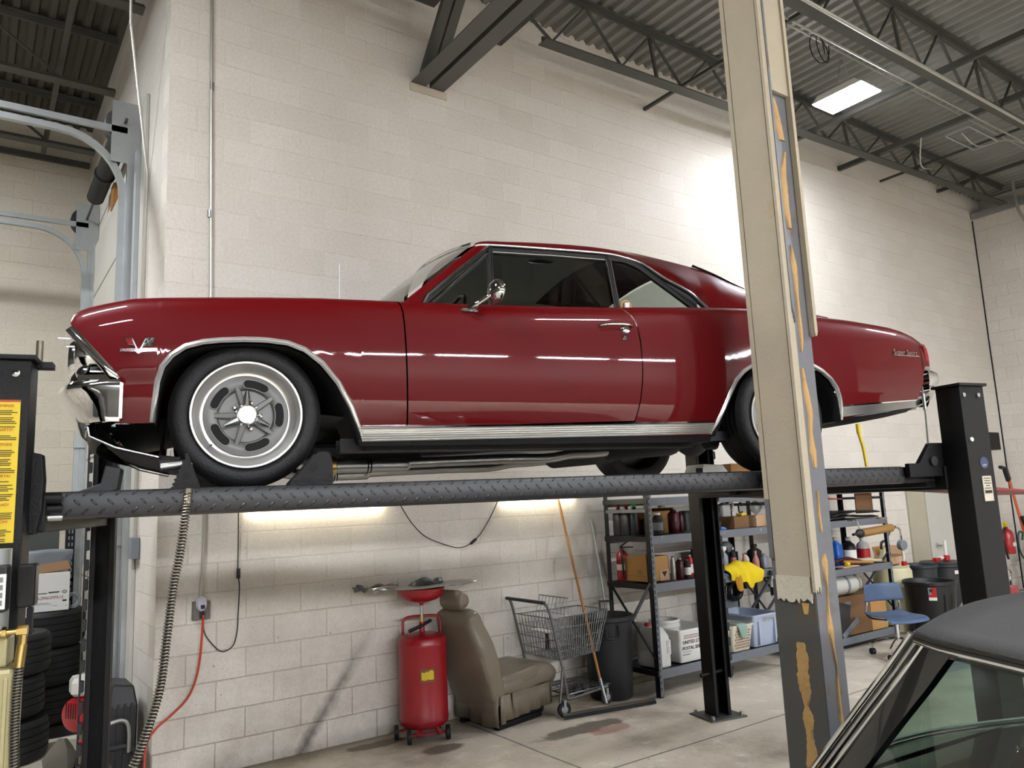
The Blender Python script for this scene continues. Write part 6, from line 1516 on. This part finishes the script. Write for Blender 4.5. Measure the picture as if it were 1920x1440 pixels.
# ---- drum, bins, door
dr = thing('plastic_drum', 'cream plastic drum standing at the right end of the rack', 'drum', (8.37, -.50, 0))
MB().lathe([(.20, 0), (.225, .02), (.228, .26), (.234, .27), (.234, .29), (.228, .30), (.228, .52), (.234, .53), (.234, .55), (.228, .56), (.226, .72), (.20, .76), (.205, .785), (.195, .79), (.18, .775), (.001, .772)], (8.37, -.50, 0), n=44).build('barrel', 'cream', dr, smooth=35)
pm = thing('drum_pump', 'grey rotary hand pump with red collar standing in the cream drum', 'pump', (8.44, -.63, .77))
MB().cyl((8.44, -.63, .772), (8.44, -.63, .98), .016, n=10).build('riser', 'white', pm)
MB().lathe([(.032, 0), (.034, .05), (.026, .06)], (8.44, -.63, .775), n=14).build('red_collar', 'redcan', pm)
MB().lathe([(.03, -.03), (.06, -.028), (.066, 0), (.06, .028), (.03, .03)], (8.44, -.63, 1.03), (.2, 1, 0), 22).build('pump_body', 'tarp', pm)
MB().tube(smooth_pts([(8.44, -.63, 1.08), (8.44, -.63, 1.18), (8.41, -.63, 1.235), (8.35, -.62, 1.25), (8.29, -.6, 1.23), (8.25, -.58, 1.16)]), .012, 8).build('spout', 'chrome', pm)
t = thing('open_carton', 'open cardboard box with raised flaps on the cream drum', 'box', (8.5, -.42, .79))
for a, c in (((8.36, -.50, .79), (8.365, -.30, .90)), ((8.70, -.50, .79), (8.705, -.30, .90)), ((8.36, -.505, .79), (8.705, -.50, .88)), ((8.36, -.30, .79), (8.705, -.295, .90)), ((8.36, -.50, .79), (8.705, -.30, .795))):
    MB().bb(a, c).build('side', 'cardp', t, smooth=0)
MB().box((8.73, -.40, .95), (.005, .2, .12), ry=.5).build('flap', 'cardp', t, smooth=0)
MB().box((8.53, -.29, .95), (.34, .005, .11), rx=-.2).build('flap', 'card', t, smooth=0)
t = thing('power_tool', 'pale power tool lying in the open cardboard box', 'tool', (8.42, -.40, .9))
MB().box((8.42, -.40, .91), (.10, .08, .17), ry=.5).build('body', 'cream', t, smooth=0, bevel=.02)
MB().tube(smooth_pts([(8.33, -.42, .98), (8.35, -.42, 1.06), (8.45, -.42, 1.07), (8.5, -.42, .99)]), .016, 8).build('handle', 'plastic', t)
for cx_, cy_, r_, h_, lb in ((9.32, -.36, .20, .72, 'narrow black bin behind the cream drum'), (9.86, -.40, .27, .70, 'wide black bin with white label in front of the door')):
    t = thing('waste_bin', lb, 'bin', (cx_, cy_, 0), 'black bins in front of the door')
    bin_(cx_, cy_, r_*.88, r_, h_, t, 'darkgrey')
    if r_ > .25:
        rr = r_*1.02; lbm = MB(); lbm.grid([[(cx_+rr*cos(a), cy_+rr*sin(a), z) for z in (.57, .615)] for a in frange(radians(-128), radians(-98), 6)]); lbm.build('label', 'white', t)
        MB().lathe([(r_+.02, 0), (r_+.02, .015), (.05, .03), (.001, .03)], (cx_, cy_, h_), n=30).build('lid', 'darkgrey', t)
t = thing('mop_bucket_wringer', 'white and red plunger tool standing on the wide black bin', 'tool', (9.75, -.45, .735))
MB().cyl((9.80, -.48, .735), (9.80, -.48, 1.0), .02, n=10).build('rod', 'white', t)
MB().lathe([(.045, 0), (.045, .06), (.03, .07)], (9.80, -.48, .735), n=14).build('red_foot', 'redcan', t)
MB().box((9.6, -.45, .76), (.12, .06, .05)).build('red_block', 'redcan', t, smooth=0, bevel=.01)
MB().box((9.7, -.45, .775), (.14, .04, .04)).build('white_block', 'white', t, smooth=0, bevel=.01)
tag(MB().tube(smooth_pts([(9.84, -.62, 1.12), (9.86, -.62, 1.05), (9.90, -.64, .92), (9.95, -.66, .78), (9.99, -.69, .60), (9.93, -.70, .47)]), [.02]*8+[.03]*10+[.02]*8+[.012]*5, 8).build('rubber_strap', 'cream'), 'cream rubber strip hanging over the wide black bin', 'strip')
t = thing('trash_can', 'big black round trash can with red and white label behind the blue chair', 'trash can', (8.27, -1.0, 0))
bin_(8.27, -1.0, .225, .275, .645, t, 'plastic', 44, .018)
def curved(name, cx_, cy_, r_, a0, a1, z0, z1, m_, par): b = MB(); b.grid([[(cx_+r_(z)*cos(a), cy_+r_(z)*sin(a), z) for z in frange(z0, z1, 3)] for a in frange(radians(a0), radians(a1), 6)]); return b.build(name, m_, par)
rz = lambda z: lerp(.225, .275, z/.6)+.004
lab = curved('label', 8.27, -1.0, rz, -158, -140, .44, .585, 'redcan', t)
curved('label_band', 8.27, -1.0, lambda z: rz(z)+.001, -158, -140, .44, .475, 'white', lab)
curved('label_corner', 8.27, -1.0, lambda z: rz(z)+.001, -158, -151, .50, .585, 'tarp', lab)
curved('label_mark', 8.27, -1.0, lambda z: rz(z)+.002, -155, -149, .535, .57, 'ink', lab)
for a in (-95, -120): curved('rib', 8.27, -1.0, lambda z: rz(z)+.012, a-2, a+2, .06, .50, 'plastic', t)
t = thing('water_jug', 'white jug on the floor behind the big black trash can', 'jug', (8.85, -1.05, 0))
MB().lathe([(.10, 0), (.11, .02), (.11, .26), (.05, .34), (.03, .36)], (8.87, -1.12, 0), n=24).build('body', 'milk', t)
d2 = struct(MB().bb((9.83, -.03, 0), (11.42, -.002, 1.88)).build('door_2', 'paint', smooth=0))
MB().bb((10.30, -.045, .02), (11.36, -.03, 1.82)).build('door_leaf', 'doorw', d2, smooth=0, bevel=.004)
kb = MB().lathe([(.035, 0), (.035, .01), (.014, .014), (.014, .05)], (10.45, -.045, .88), (0, -1, 0), 16).build('door_handle', 'chrome', d2)
MB().tube([(10.45, -.095, .88), (10.50, -.1, .88), (10.60, -.1, .875)], .014, 8).build('lever', 'chrome', kb)
# ---- blue chair
F_ = Vector((-.37, -.93, 0)).normalized(); S_ = Vector((-F_.y, F_.x, 0)); CC = Vector((6.94, -1.29, 0))
def XC(p): return CC+S_*p[0]+F_*p[1]+Vector((0, 0, p[2]))
ch = thing('swivel_chair', 'blue plastic swivel chair on casters in front of the rack behind the column', 'chair', CC)
MB(XC).grid([[(x, y, z+.012*(x/.22)**2) for y, z in ((-.19, .435), (-.15, .415), (-.05, .402), (.06, .405), (.14, .41), (.19, .395), (.215, .36))] for x in frange(-.245, .245, 8)]).build('seat', 'blue', ch, smooth=60, solid=.012, sub=1)
MB(XC).grid([[(x*lerp(1, .93, k/4), -.20+.05*(x/.22)**2-.02*k/4, lerp(.545, .73, k/4)) for k in range(5)] for x in frange(-.245, .245, 8)]).build('backrest', 'blue', ch, smooth=60, solid=.012, sub=1)
for s in (-1, 1): MB(XC).tube(smooth_pts([(s*.16, .08, .385), (s*.19, -.12, .385), (s*.205, -.19, .43), (s*.20, -.175, .52), (s*.195, -.185, .66)]), .012, 8).build('back_tube', 'chrome', ch)
MB(XC).cyl((0, 0, .16), (0, 0, .40), .022, n=14).build('column', 'chrome', ch)
for k in range(4):
    a = pi/4+k*pi/2+.2; e = (cos(a)*.27, sin(a)*.27)
    lg = MB(XC).tube([(0, 0, .19), (e[0]*.5, e[1]*.5, .165), (e[0], e[1], .115)], .014, 8).build('leg', 'chrome', ch)
    MB(XC).cyl((e[0], e[1], .05), (e[0], e[1], .125), .008, n=8).build('stem', 'chrome', lg)
    MB(XC).cyl((e[0]-.02, e[1], .033), (e[0]+.02, e[1], .033), .033, n=18).build('caster', 'plastic', lg)
# ---- far right corner
t = thing('speaker_box', 'black box mounted high on the wall near the far right corner', 'speaker', (12.3, -.15, 2.25))
MB().bb((12.12, -.22, 2.26), (12.52, -.01, 2.54)).build('cabinet', 'black', t, smooth=0, bevel=.008)
t = thing('fire_extinguisher', 'red fire extinguisher hanging on the wall by the far right corner', 'fire extinguisher', (12.45, -.12, .62))
MB().lathe([(.09, 0), (.10, .02), (.10, .30), (.08, .36), (.04, .39), (.03, .42)], (12.47, -.14, .62), n=24).build('cylinder', 'ext', t)
MB().bb((12.43, -.245, .74), (12.53, -.235, .80)).build('label', 'white', t, smooth=0)
MB().box((12.45, -.15, 1.07), (.06, .04, .09), ry=-.3).build('yellow_tag', 'yellow', t, smooth=0)
MB().tube(smooth_pts([(12.44, -.16, 1.03), (12.32, -.18, 1.0), (12.26, -.18, .85), (12.30, -.18, .66), (12.34, -.18, .55)]), .018, 8).build('hose', 'plastic', t)
t = thing('wall_hose_reel', 'tangle of dark hoses hanging in the far right corner', 'hose', (12.9, -.25, .5))
MB().tube([Vector((12.93, -.28, .52))+Vector((cos(a)*(.12+.01*a), -.006*a, sin(a)*(.20+.012*a))) for a in frange(0, 17, 80)], .016, 7).build('coil', 'plastic', t)
MB().tube([Vector((12.99, -.12, .72))+Vector((cos(a)*.16, -.01*a, sin(a)*.22)) for a in frange(1, 9, 50)], .014, 7).build('coil', M('green_hose', '2d5148', .5, 0, .1), t)
t = thing('orange_tool', 'orange handled pole with black grip leaning in the far right corner', 'pole', (12.75, -.3, .4))
MB().tube([(12.50, -.28, 1.78), (12.90, -.34, .10)], .022, 8).build('handle', 'orangep', t)
MB().box((12.455, -.275, 1.86), (.10, .06, .22), ry=-.4).build('black_grip', 'plastic', t, smooth=0, bevel=.02)
MB().box((12.36, -.265, 1.97), (.16, .06, .05), ry=.15).build('hook_head', 'plastic', t, smooth=0, bevel=.012)
t = thing('snow_shovel', 'long handled tool with black D grip in the far right corner', 'shovel', (12.6, -.42, .1))
MB().tube([(12.56, -.40, 1.0), (12.62, -.44, .72), (12.66, -.46, .05)], .018, 8).build('shaft', 'conduit', t)
MB().tube([(12.50, -.38, 1.19), (12.56, -.40, 1.02), (12.68, -.42, 1.18)], .025, 8).build('d_grip', 'plastic', t)
MB().tube([(12.50, -.38, 1.19), (12.68, -.42, 1.18)], .02, 8).build('grip_bar', 'plastic', t)
MB().bb((12.60, -.48, .05), (12.72, -.45, .56)).build('blade', 'plastic', t, smooth=0, bevel=.01)
t = thing('pressure_cart', 'red cart with chrome handle beside the rear lift post', 'cart', (11.2, -.55, 0))
MB().tube(smooth_pts([(11.0, -.5, .52), (11.25, -.55, .52), (11.40, -.58, .47), (11.36, -.58, .3), (11.34, -.58, .02)]), .02, 8).build('handle', 'chrome', t)
MB().bb((11.0, -.7, .05), (11.30, -.45, .28)).build('body', 'ext', t, smooth=0, bevel=.02)
t = thing('green_bucket', 'bright green plastic bucket on the floor beside the rear lift post', 'bucket', (10.3, -.95, 0))
MB().lathe([(.10, 0), (.11, .01), (.125, .14), (.14, .145), (.14, .17), (.125, .175), (.125, .20), (.138, .205), (.138, .215), (.12, .21), (.10, .02), (.001, .02)], (10.28, -.95, 0), n=30).build('pail', 'green', t, smooth=35)

# ================================================================ left bay
def tyre(x, y, z, r, h, label, grp, tilt=0):
    t = thing('used_tyre', label, 'tyre', (x, y, z), grp)
    pr = [(r*.60, h*.12), (r*.66, .0), (r*.9, .004), (r*.965, h*.07), (r*.985, h*.13)]
    for k in range(4):
        a = h*(.16+.17*k); pr += [(r, a), (r, a+h*.14), (r*.975, a+h*.145), (r*.975, a+h*.165)]
    pr += [(r*.985, h*.86), (r*.965, h*.93), (r*.9, h-.004), (r*.66, h), (r*.60, h*.88), (r*.58, h*.5)]
    MB().lathe(pr, (x, y, z), (tilt, 0, 1), 48, caps=False, wrap=True).build('carcass', 'rubber', t, smooth=35)
    b = MB(); 
    return t
t = thing('pallet', 'low dark pallet under the right hand tyre stack', 'pallet', (-.5, 2.2, 0))
MB().bb((-.85, 1.88, 0), (-.16, 2.55, .09)).build('deck', 'rackd', t, smooth=0)
for k, (dx, z) in enumerate(((0, .09), (-.01, .40), (.0, .71))):
    tyre(-.50+dx, 2.2, z, .335, .305, ('bottom', 'middle', 'top')[k]+' tyre of the taller stack under the white carton', 'used tyres in the left bay')
for k, (dx, z) in enumerate(((.01, .0), (-.03, .32), (.0, .63))):
    tyre(-.815+dx, 1.45, z, .335, .30, ('bottom', 'middle', 'top')[k]+' tyre of the shorter stack beside the lift power unit', 'used tyres in the left bay')
t = thing('parts_carton', 'white parts carton with red number standing on the tyre stack', 'carton', (-.52, 2.1, 1.018))
MB().bb((-.78, 1.92, 1.018), (-.325, 2.32, 1.335)).build('box', 'white', t, smooth=0, bevel=.004)
MB().box((-.55, 2.05, 1.365), (.46, .25, .006), rx=.25, ry=-.10).build('open_flap', 'cardb', t, smooth=0)
text('part_number', '55-2906GMML12', .036, 'lens', t, (-.575, 1.917, 1.118), (1, 0, 0), (0, 0, 1), squash=.80)
for x0, w, z, h in ((-.575, .085, 1.165, .006), (-.48, .08, 1.168, .010), (-.575, .1, 1.088, .003), (-.575, .12, 1.078, .003), (-.45, .04, 1.06, .003), (-.375, .03, 1.092, .014), (-.585, .012, 1.09, .07)):
    MB().bb((x0, 1.917, z), (x0+w, 1.9195, z+h)).build('print_line', 'ink' if h > .005 else 'tarp', t, smooth=0)
MB().tube([Vector((-.362, 1.918, 1.172))+Vector((cos(a)*.016, 0, sin(a)*.011)) for a in frange(0, 2*pi, 18)[:-1]], .0022, 5, closed=True).build('round_mark', 'ink', t)
text('round_mark_letter', 'v', .016, 'ink', t, (-.366, 1.917, 1.168), (1, 0, 0), (0, 0, 1))
MB().bb((-.352, 1.917, 1.052), (-.342, 1.9195, 1.062)).build('yellow_dot', 'yellow', t, smooth=0)
t = tag(MB().grid([[(-.70+.05*k, 1.905-.004*k, 1.05-.09*j+.02*k*(j > 0)) for j in range(2)] for k in range(3)]).build('paper_sheet', 'white', smooth=0, solid=.002), 'white paper sheet hanging from the carton over the tyre', 'paper')
rows = []
for i in range(11):
    f = i/10; rows.append([(-.52+.27*cos(a)*sin(pi*lerp(.12, .55, f))+random.uniform(-.022, .022), 2.42+.16*sin(a)+random.uniform(-.02, .02), 1.10+.42*f**.7+random.uniform(-.016, .016)) for a in [2*pi*k/14 for k in range(14)]])
tag(MB().loft(rows).build('grey_bag', 'tarp', smooth=70, sub=1), 'crumpled grey plastic bag behind the white carton', 'bag')
t = thing('hose_ring', 'pale ring of flat hose lying on the tyre stack beside the carton', 'hose', (-.26, 2.1, 1.02))
for s in (0, 1): MB().tube([Vector((-.285, 2.02+.05*s, 1.08))+Vector((cos(a)*.05, 0, sin(a)*.055)) for a in frange(0, 2*pi, 20)[:-1]], .014, 6, closed=True).build('ring', 'white' if s else 'tarp', t)
t = thing('black_shelving', 'black slotted steel shelving with a grey glass panel behind the tyres', 'shelf rack', (-.75, 3.2, 0))
for x in (-1.35, -.27):
    u = MB().bb((x, 3.0, 0), (x+.08, 3.06, 1.95)).build('upright', 'black', t, smooth=0)
    if x > -1:
        for k in range(16): MB().bb((x+.022, 2.996, .9+k*.062), (x+.034, 3.0, .935+k*.062)).build('slot', 'tarp', u, smooth=0); MB().bb((x+.05, 2.996, .9+k*.062), (x+.062, 3.0, .935+k*.062)).build('slot', 'tarp', u, smooth=0)
MB().bb((-1.35, 2.99, 1.73), (-.19, 3.05, 1.95)).build('beam', 'black', t, smooth=0)
MB().bb((-1.3, 3.06, 1.22), (-.32, 3.08, 1.72)).build('glass_panel', M('grey_glass', '5e625f', .12, 0, 0), t, smooth=0)
MB().bb((-1.35, 3.0, 1.18), (-.19, 3.4, 1.22)).build('shelf', 'black', t, smooth=0)
pw = thing('pressure_washer', 'portable washer with red engine and white tank behind the far front lift post', 'engine', (-.3, .45, 0))
MB().lathe([(.06, -.09), (.10, -.09), (.125, -.06), (.128, .0), (.11, .08), (.05, .10)], (-.35, .45, .46), (-.75, -.66, 0), 28).build('red_cowl', 'tred', pw, smooth=40)
b = MB()
for k in range(5): b = MB().box((-.445+.012*k-.02, .365-.018*k+.03, .50), (.006, .006, .10)).build('cowl_slot', 'dark', pw, smooth=0)
rg = [[(-.34+.10*f*a, .46+.10*f*c, z) for a, c in ((-1, -.7), (-.7, -1), (.7, -1), (1, -.7), (1, .7), (.7, 1), (-.7, 1), (-1, .7))] for z, f in ((.58, .8), (.60, 1), (.67, 1), (.70, .85))]
MB().loft(rg).build('fuel_tank', 'cyl', pw, smooth=30)
MB().bb((-.42, .40, .57), (-.28, .52, .60)).build('tank_bracket', 'plastic', pw, smooth=0)
MB().bb((-.50, .25, .10), (-.12, .65, .16)).build('base_frame', 'black', pw, smooth=0, bevel=.01)
MB().bb((-.38, .38, .16), (-.20, .55, .34)).build('engine_block', 'plastic', pw, smooth=0, bevel=.02)
t = thing('generator_case', 'black ribbed plastic case between the lift post and the block corner', 'case', (-.14, .35, 0))
rg = [[(-.235, .2, 0), (-.06, .2, 0), (-.06, .55, 0), (-.235, .55, 0)], [(-.24, .2, .5), (-.055, .2, .5), (-.055, .55, .5), (-.24, .55, .5)], [(-.22, .22, .655), (-.08, .22, .63), (-.08, .53, .63), (-.22, .53, .655)]]
MB().loft(rg).build('case', 'plastic', t, smooth=0, bevel=.012)
for k in range(4): MB().bb((-.228+k*.042, .192, .06), (-.21+k*.042, .2, .52)).build('rib', 'plastic', t, smooth=0)
t = thing('air_pump', 'dusty pump with red valve and grey pipe on the floor by the far front post', 'pump', (-.33, .3, 0))
MB().lathe([(.03, 0), (.09, .02), (.10, .1), (.09, .2), (.03, .22)], (-.42, .22, .10), (1, .2, 0), 20).build('tank', 'coil', t)
MB().tube(smooth_pts([(-.40, .15, .05), (-.37, .12, .20), (-.28, .12, .26), (-.20, .14, .26), (-.11, .16, .25), (-.07, .16, .20)]), .02, 8).build('hose', 'darkgrey', t)
MB().box((-.40, .14, .33), (.05, .03, .05)).build('red_valve', 'tred', t, smooth=0, bevel=.008)
MB().cyl((-.40, .14, .2), (-.40, .14, .42), .012, n=8).build('stem', 'coil', t)
MB().tube(smooth_pts([(-.24, .14, .42), (-.16, .14, .43), (-.12, .14, .38), (-.115, .14, .22)]), .014, 8).build('elbow_pipe', 'steel', t)
rows = [[(-.50+.10*cos(a)*sin(pi*(i+.4)/7)+random.uniform(-.012, .012), .28+.09*sin(a)*sin(pi*(i+.4)/7), .02+i*.055) for a in [2*pi*k/10 for k in range(10)]] for i in range(7)]
tag(MB().loft(rows).build('canvas_bundle', 'canvas', smooth=30), 'dusty grey canvas bundle on the floor in front of the tyre stack', 'bundle')

# ================================================================ dark coupe at the lower right
dk = thing('dark_coupe', 'dark green coupe with black vinyl roof parked in the lower right foreground', 'car', (2.8, 0, 0), xf=XK)
PM = 2.76
def km(p): return (2*PM-p[0], p[1], p[2])
def both(name, rows, mat, **k):
    o = MB(XK).grid(rows).build(name, mat, dk, **k); MB(XK).grid([[km(p) for p in r] for r in rows]).build(name, mat, dk, **k); return o
RL = [(1.375, 1.348), (1.305, 1.335), (1.214, 1.328), (1.10, 1.318), (.9, 1.302), (.6, 1.275), (.25, 1.235), (-.1, 1.17), (-.45, 1.05), (-.75, .90)]
roof = []
for i, (q, z) in enumerate(RL):
    roof.append([(lerp(2.0, 2*PM-2.0, j/14), q+(.17*sin(pi*j/14) if i == 0 else .17*sin(pi*j/14)*max(0, (q-.9)/.5)), z+.012+.012*sin(pi*j/14)**.7) for j in range(15)])
MB(XK).grid(roof).build('vinyl_roof', 'vinyl', dk, smooth=60, solid=.01)
both('roof_rail', [[(2.0+a, q+c, z+e) for a, c, e in ((.012, 0, .016), (-.006, 0, .012), (-.014, 0, .0), (-.012, 0, -.014), (.0, 0, -.018))] for q, z in RL], 'chrome', smooth=60)
both('rail_lip', [[(2.0+a, q, z+e) for a, e in ((-.002, -.018), (.004, -.030), (.03, -.034))] for q, z in RL], 'dgreen')
PL = [(1.375, 1.348), (1.46, 1.243), (1.56, 1.128), (1.65, 1.022), (1.737, .92), (1.84, .79)]
for d, w, m_ in ((0, .008, 'chrome'), (.022, .005, 'steel'), (.040, .007, 'chrome')):
    P_ = [(2.0-.012*(k/5), q+.012-d, z+.01-d*.4) for k, (q, z) in enumerate(PL)]
    MB(XK).tube(P_, w, 8).build('pillar_moulding', m_, dk); MB(XK).tube([km(p) for p in P_], w, 8).build('pillar_moulding', m_, dk)
both('windshield_pillar', [[(2.035, q+.02, z+.01), (2.0, q+.01, z), (1.996, q-.04, z-.02), (1.998, q-.105, z-.02), (2.03, q-.11, z-.02)] for q, z in PL], 'dgreen', smooth=60)
ws = []
for j in range(13):
    f = j/12; p = lerp(2.045, 2*PM-2.045, f); bq = .17*sin(pi*f)
    ws.append([(p, lerp(1.40, 1.85, k/8)+bq, lerp(1.335+.008*sin(pi*f), .795, k/8)+.012*sin(pi*k/8)) for k in range(9)])
MB(XK).grid([r[:4] for r in ws]).build('shade_band', glass('blue_shade_glass', '4f7cb6', 1.0), dk)
MB(XK).grid([r[3:5] for r in ws]).build('shade_band', glass('blue_fade_glass', '93b4c2', 1.0), dk)
MB(XK).grid([r[4:] for r in ws]).build('windshield', glass('green_tint_glass', 'b4cfc2', 1.0), dk)
MB(XK).tube([Vector(r[-1])+Vector((0, .005, .006)) for r in ws], .008, 6).build('cowl_moulding', 'steel', dk)
MB(XK).tube([Vector(r[0])+Vector((0, .01, .006)) for r in ws], .012, 6).build('header_moulding', 'chrome', dk)
SG = [(1.72, .80)]+[(q-.11, z-.035) for q, z in PL[::-1][1:]]+[(q, z-.03) for q, z in RL[1:8]]+[(-.1, .80)]
for s in (0, 1):
    b = MB(XK); pts = [(2.0, q, z) for q, z in SG]; pts = [km(p) for p in pts] if s else pts
    b.add(pts, [list(range(len(pts)))]); b.build('side_window', 'cglass', dk, smooth=0)
MB(XK).tube([km((2.0, 1.30, .80)), km((2.0, 1.18, 1.29))], .018, 8).build('vent_divider', 'dgreen', dk)
both('door_panel', [[(1.985, q, .815), (1.93, q, .78), (1.90, q, .55), (1.93, q, .22)] for q in (1.86, 1.2, .4, -.4, -1.2)], 'dgreen', smooth=50)
both('front_fender', [[(2.02, q, z), (1.94, q, z-.03), (1.90, q, .5), (1.93, q, .2)] for q, z in ((1.86, .795), (2.1, .73), (2.3, .66), (2.42, .58))], 'dgreen', smooth=50)
MB(XK).grid([[(lerp(2.02, 2*PM-2.02, j/8), q, z+.015*sin(pi*j/8)) for j in range(9)] for q, z in ((1.9, .785), (2.1, .72), (2.3, .65), (2.42, .56), (2.43, .2))]).build('hood', 'dgreen', dk, smooth=50)
MB(XK).grid([[(lerp(2.02, 2*PM-2.02, j/6), q, z) for j in range(7)] for q, z in ((-.70, .90), (-1.0, .86), (-1.25, .82), (-1.28, .25))]).build('trunk', 'dgreen', dk, smooth=50)
MB(XK).grid([[Vector(r[-1])+Vector((0, .01, -.004)), (r[-1][0], 1.70, .790), (r[-1][0], 1.60, .775), (r[-1][0], 1.57, .72), (r[-1][0], 1.60, .40)] for r in ws]).build('dashboard', 'dgreen', dk, smooth=50)
MB(XK).bb((1.97, -1.2, .15), (2*PM-1.97, 2.38, .25)).build('floor_pan', 'under', dk, smooth=0)
both('door_lining', [[(2.03, q, .80), (2.05, q, .26)] for q in (1.7, -.3)], 'inter')
for p in (2.38, 3.14): MB(XK).bb((p-.24, .35, .25), (p+.24, .55, .86)).build('front_seat', 'inter', dk, smooth=0, bevel=.05)
lk = MB(XK).tube([(3.02, 1.73, .80), (3.02, 1.72, .775), (3.0, 1.70, .765)], .006, 6).build('dash_hook', 'chrome', dk)
for p in (1.99, 2*PM-1.99):
    for q in (-.75, 1.85):
        s = 1 if p < PM else -1
        MB(XK).lathe([(.19, .0), (.30, .0), (.315, .03), (.315, .17), (.30, .2), (.19, .2)], (p, q, .315), (s, 0, 0), 30).build('wheel', 'rubber', dk)

# ================================================================ camera, world, output
cam = bpy.data.cameras.new('camera'); co = bpy.data.objects.new('camera', cam); COL.objects.link(co)
cam.sensor_width = 36; cam.sensor_fit = 'HORIZONTAL'; cam.lens = 1441.75/1920*36
yaw, pitch, roll = 0.61812, 0.15297, -0.04348
fw = Vector((sin(yaw)*cos(pitch), cos(yaw)*cos(pitch), sin(pitch))); rt = Vector((cos(yaw), -sin(yaw), 0)); up = rt.cross(fw)
r2 = rt*cos(roll)+up*sin(roll); u2 = -rt*sin(roll)+up*cos(roll)
m = Matrix((r2, u2, -fw)).transposed().to_4x4(); m.translation = CAM
co.matrix_world = m
cam.clip_start = .05; cam.clip_end = 100
SC.camera = co
w = bpy.data.worlds.new('world'); w.use_nodes = True; SC.world = w
w.node_tree.nodes['Background'].inputs[0].default_value = (.6, .65, .7, 1); w.node_tree.nodes['Background'].inputs[1].default_value = .2
SC.view_settings.view_transform = 'Standard'; SC.view_settings.look = 'None'; SC.view_settings.gamma = 1; SC.view_settings.use_curve_mapping = False
SC.view_settings.exposure = 2.55
SC.cycles.use_denoising = True
SC.cycles.max_bounces = 8; SC.cycles.transparent_max_bounces = 12; SC.cycles.sample_clamp_indirect = 6
SC.cycles.use_adaptive_sampling = False
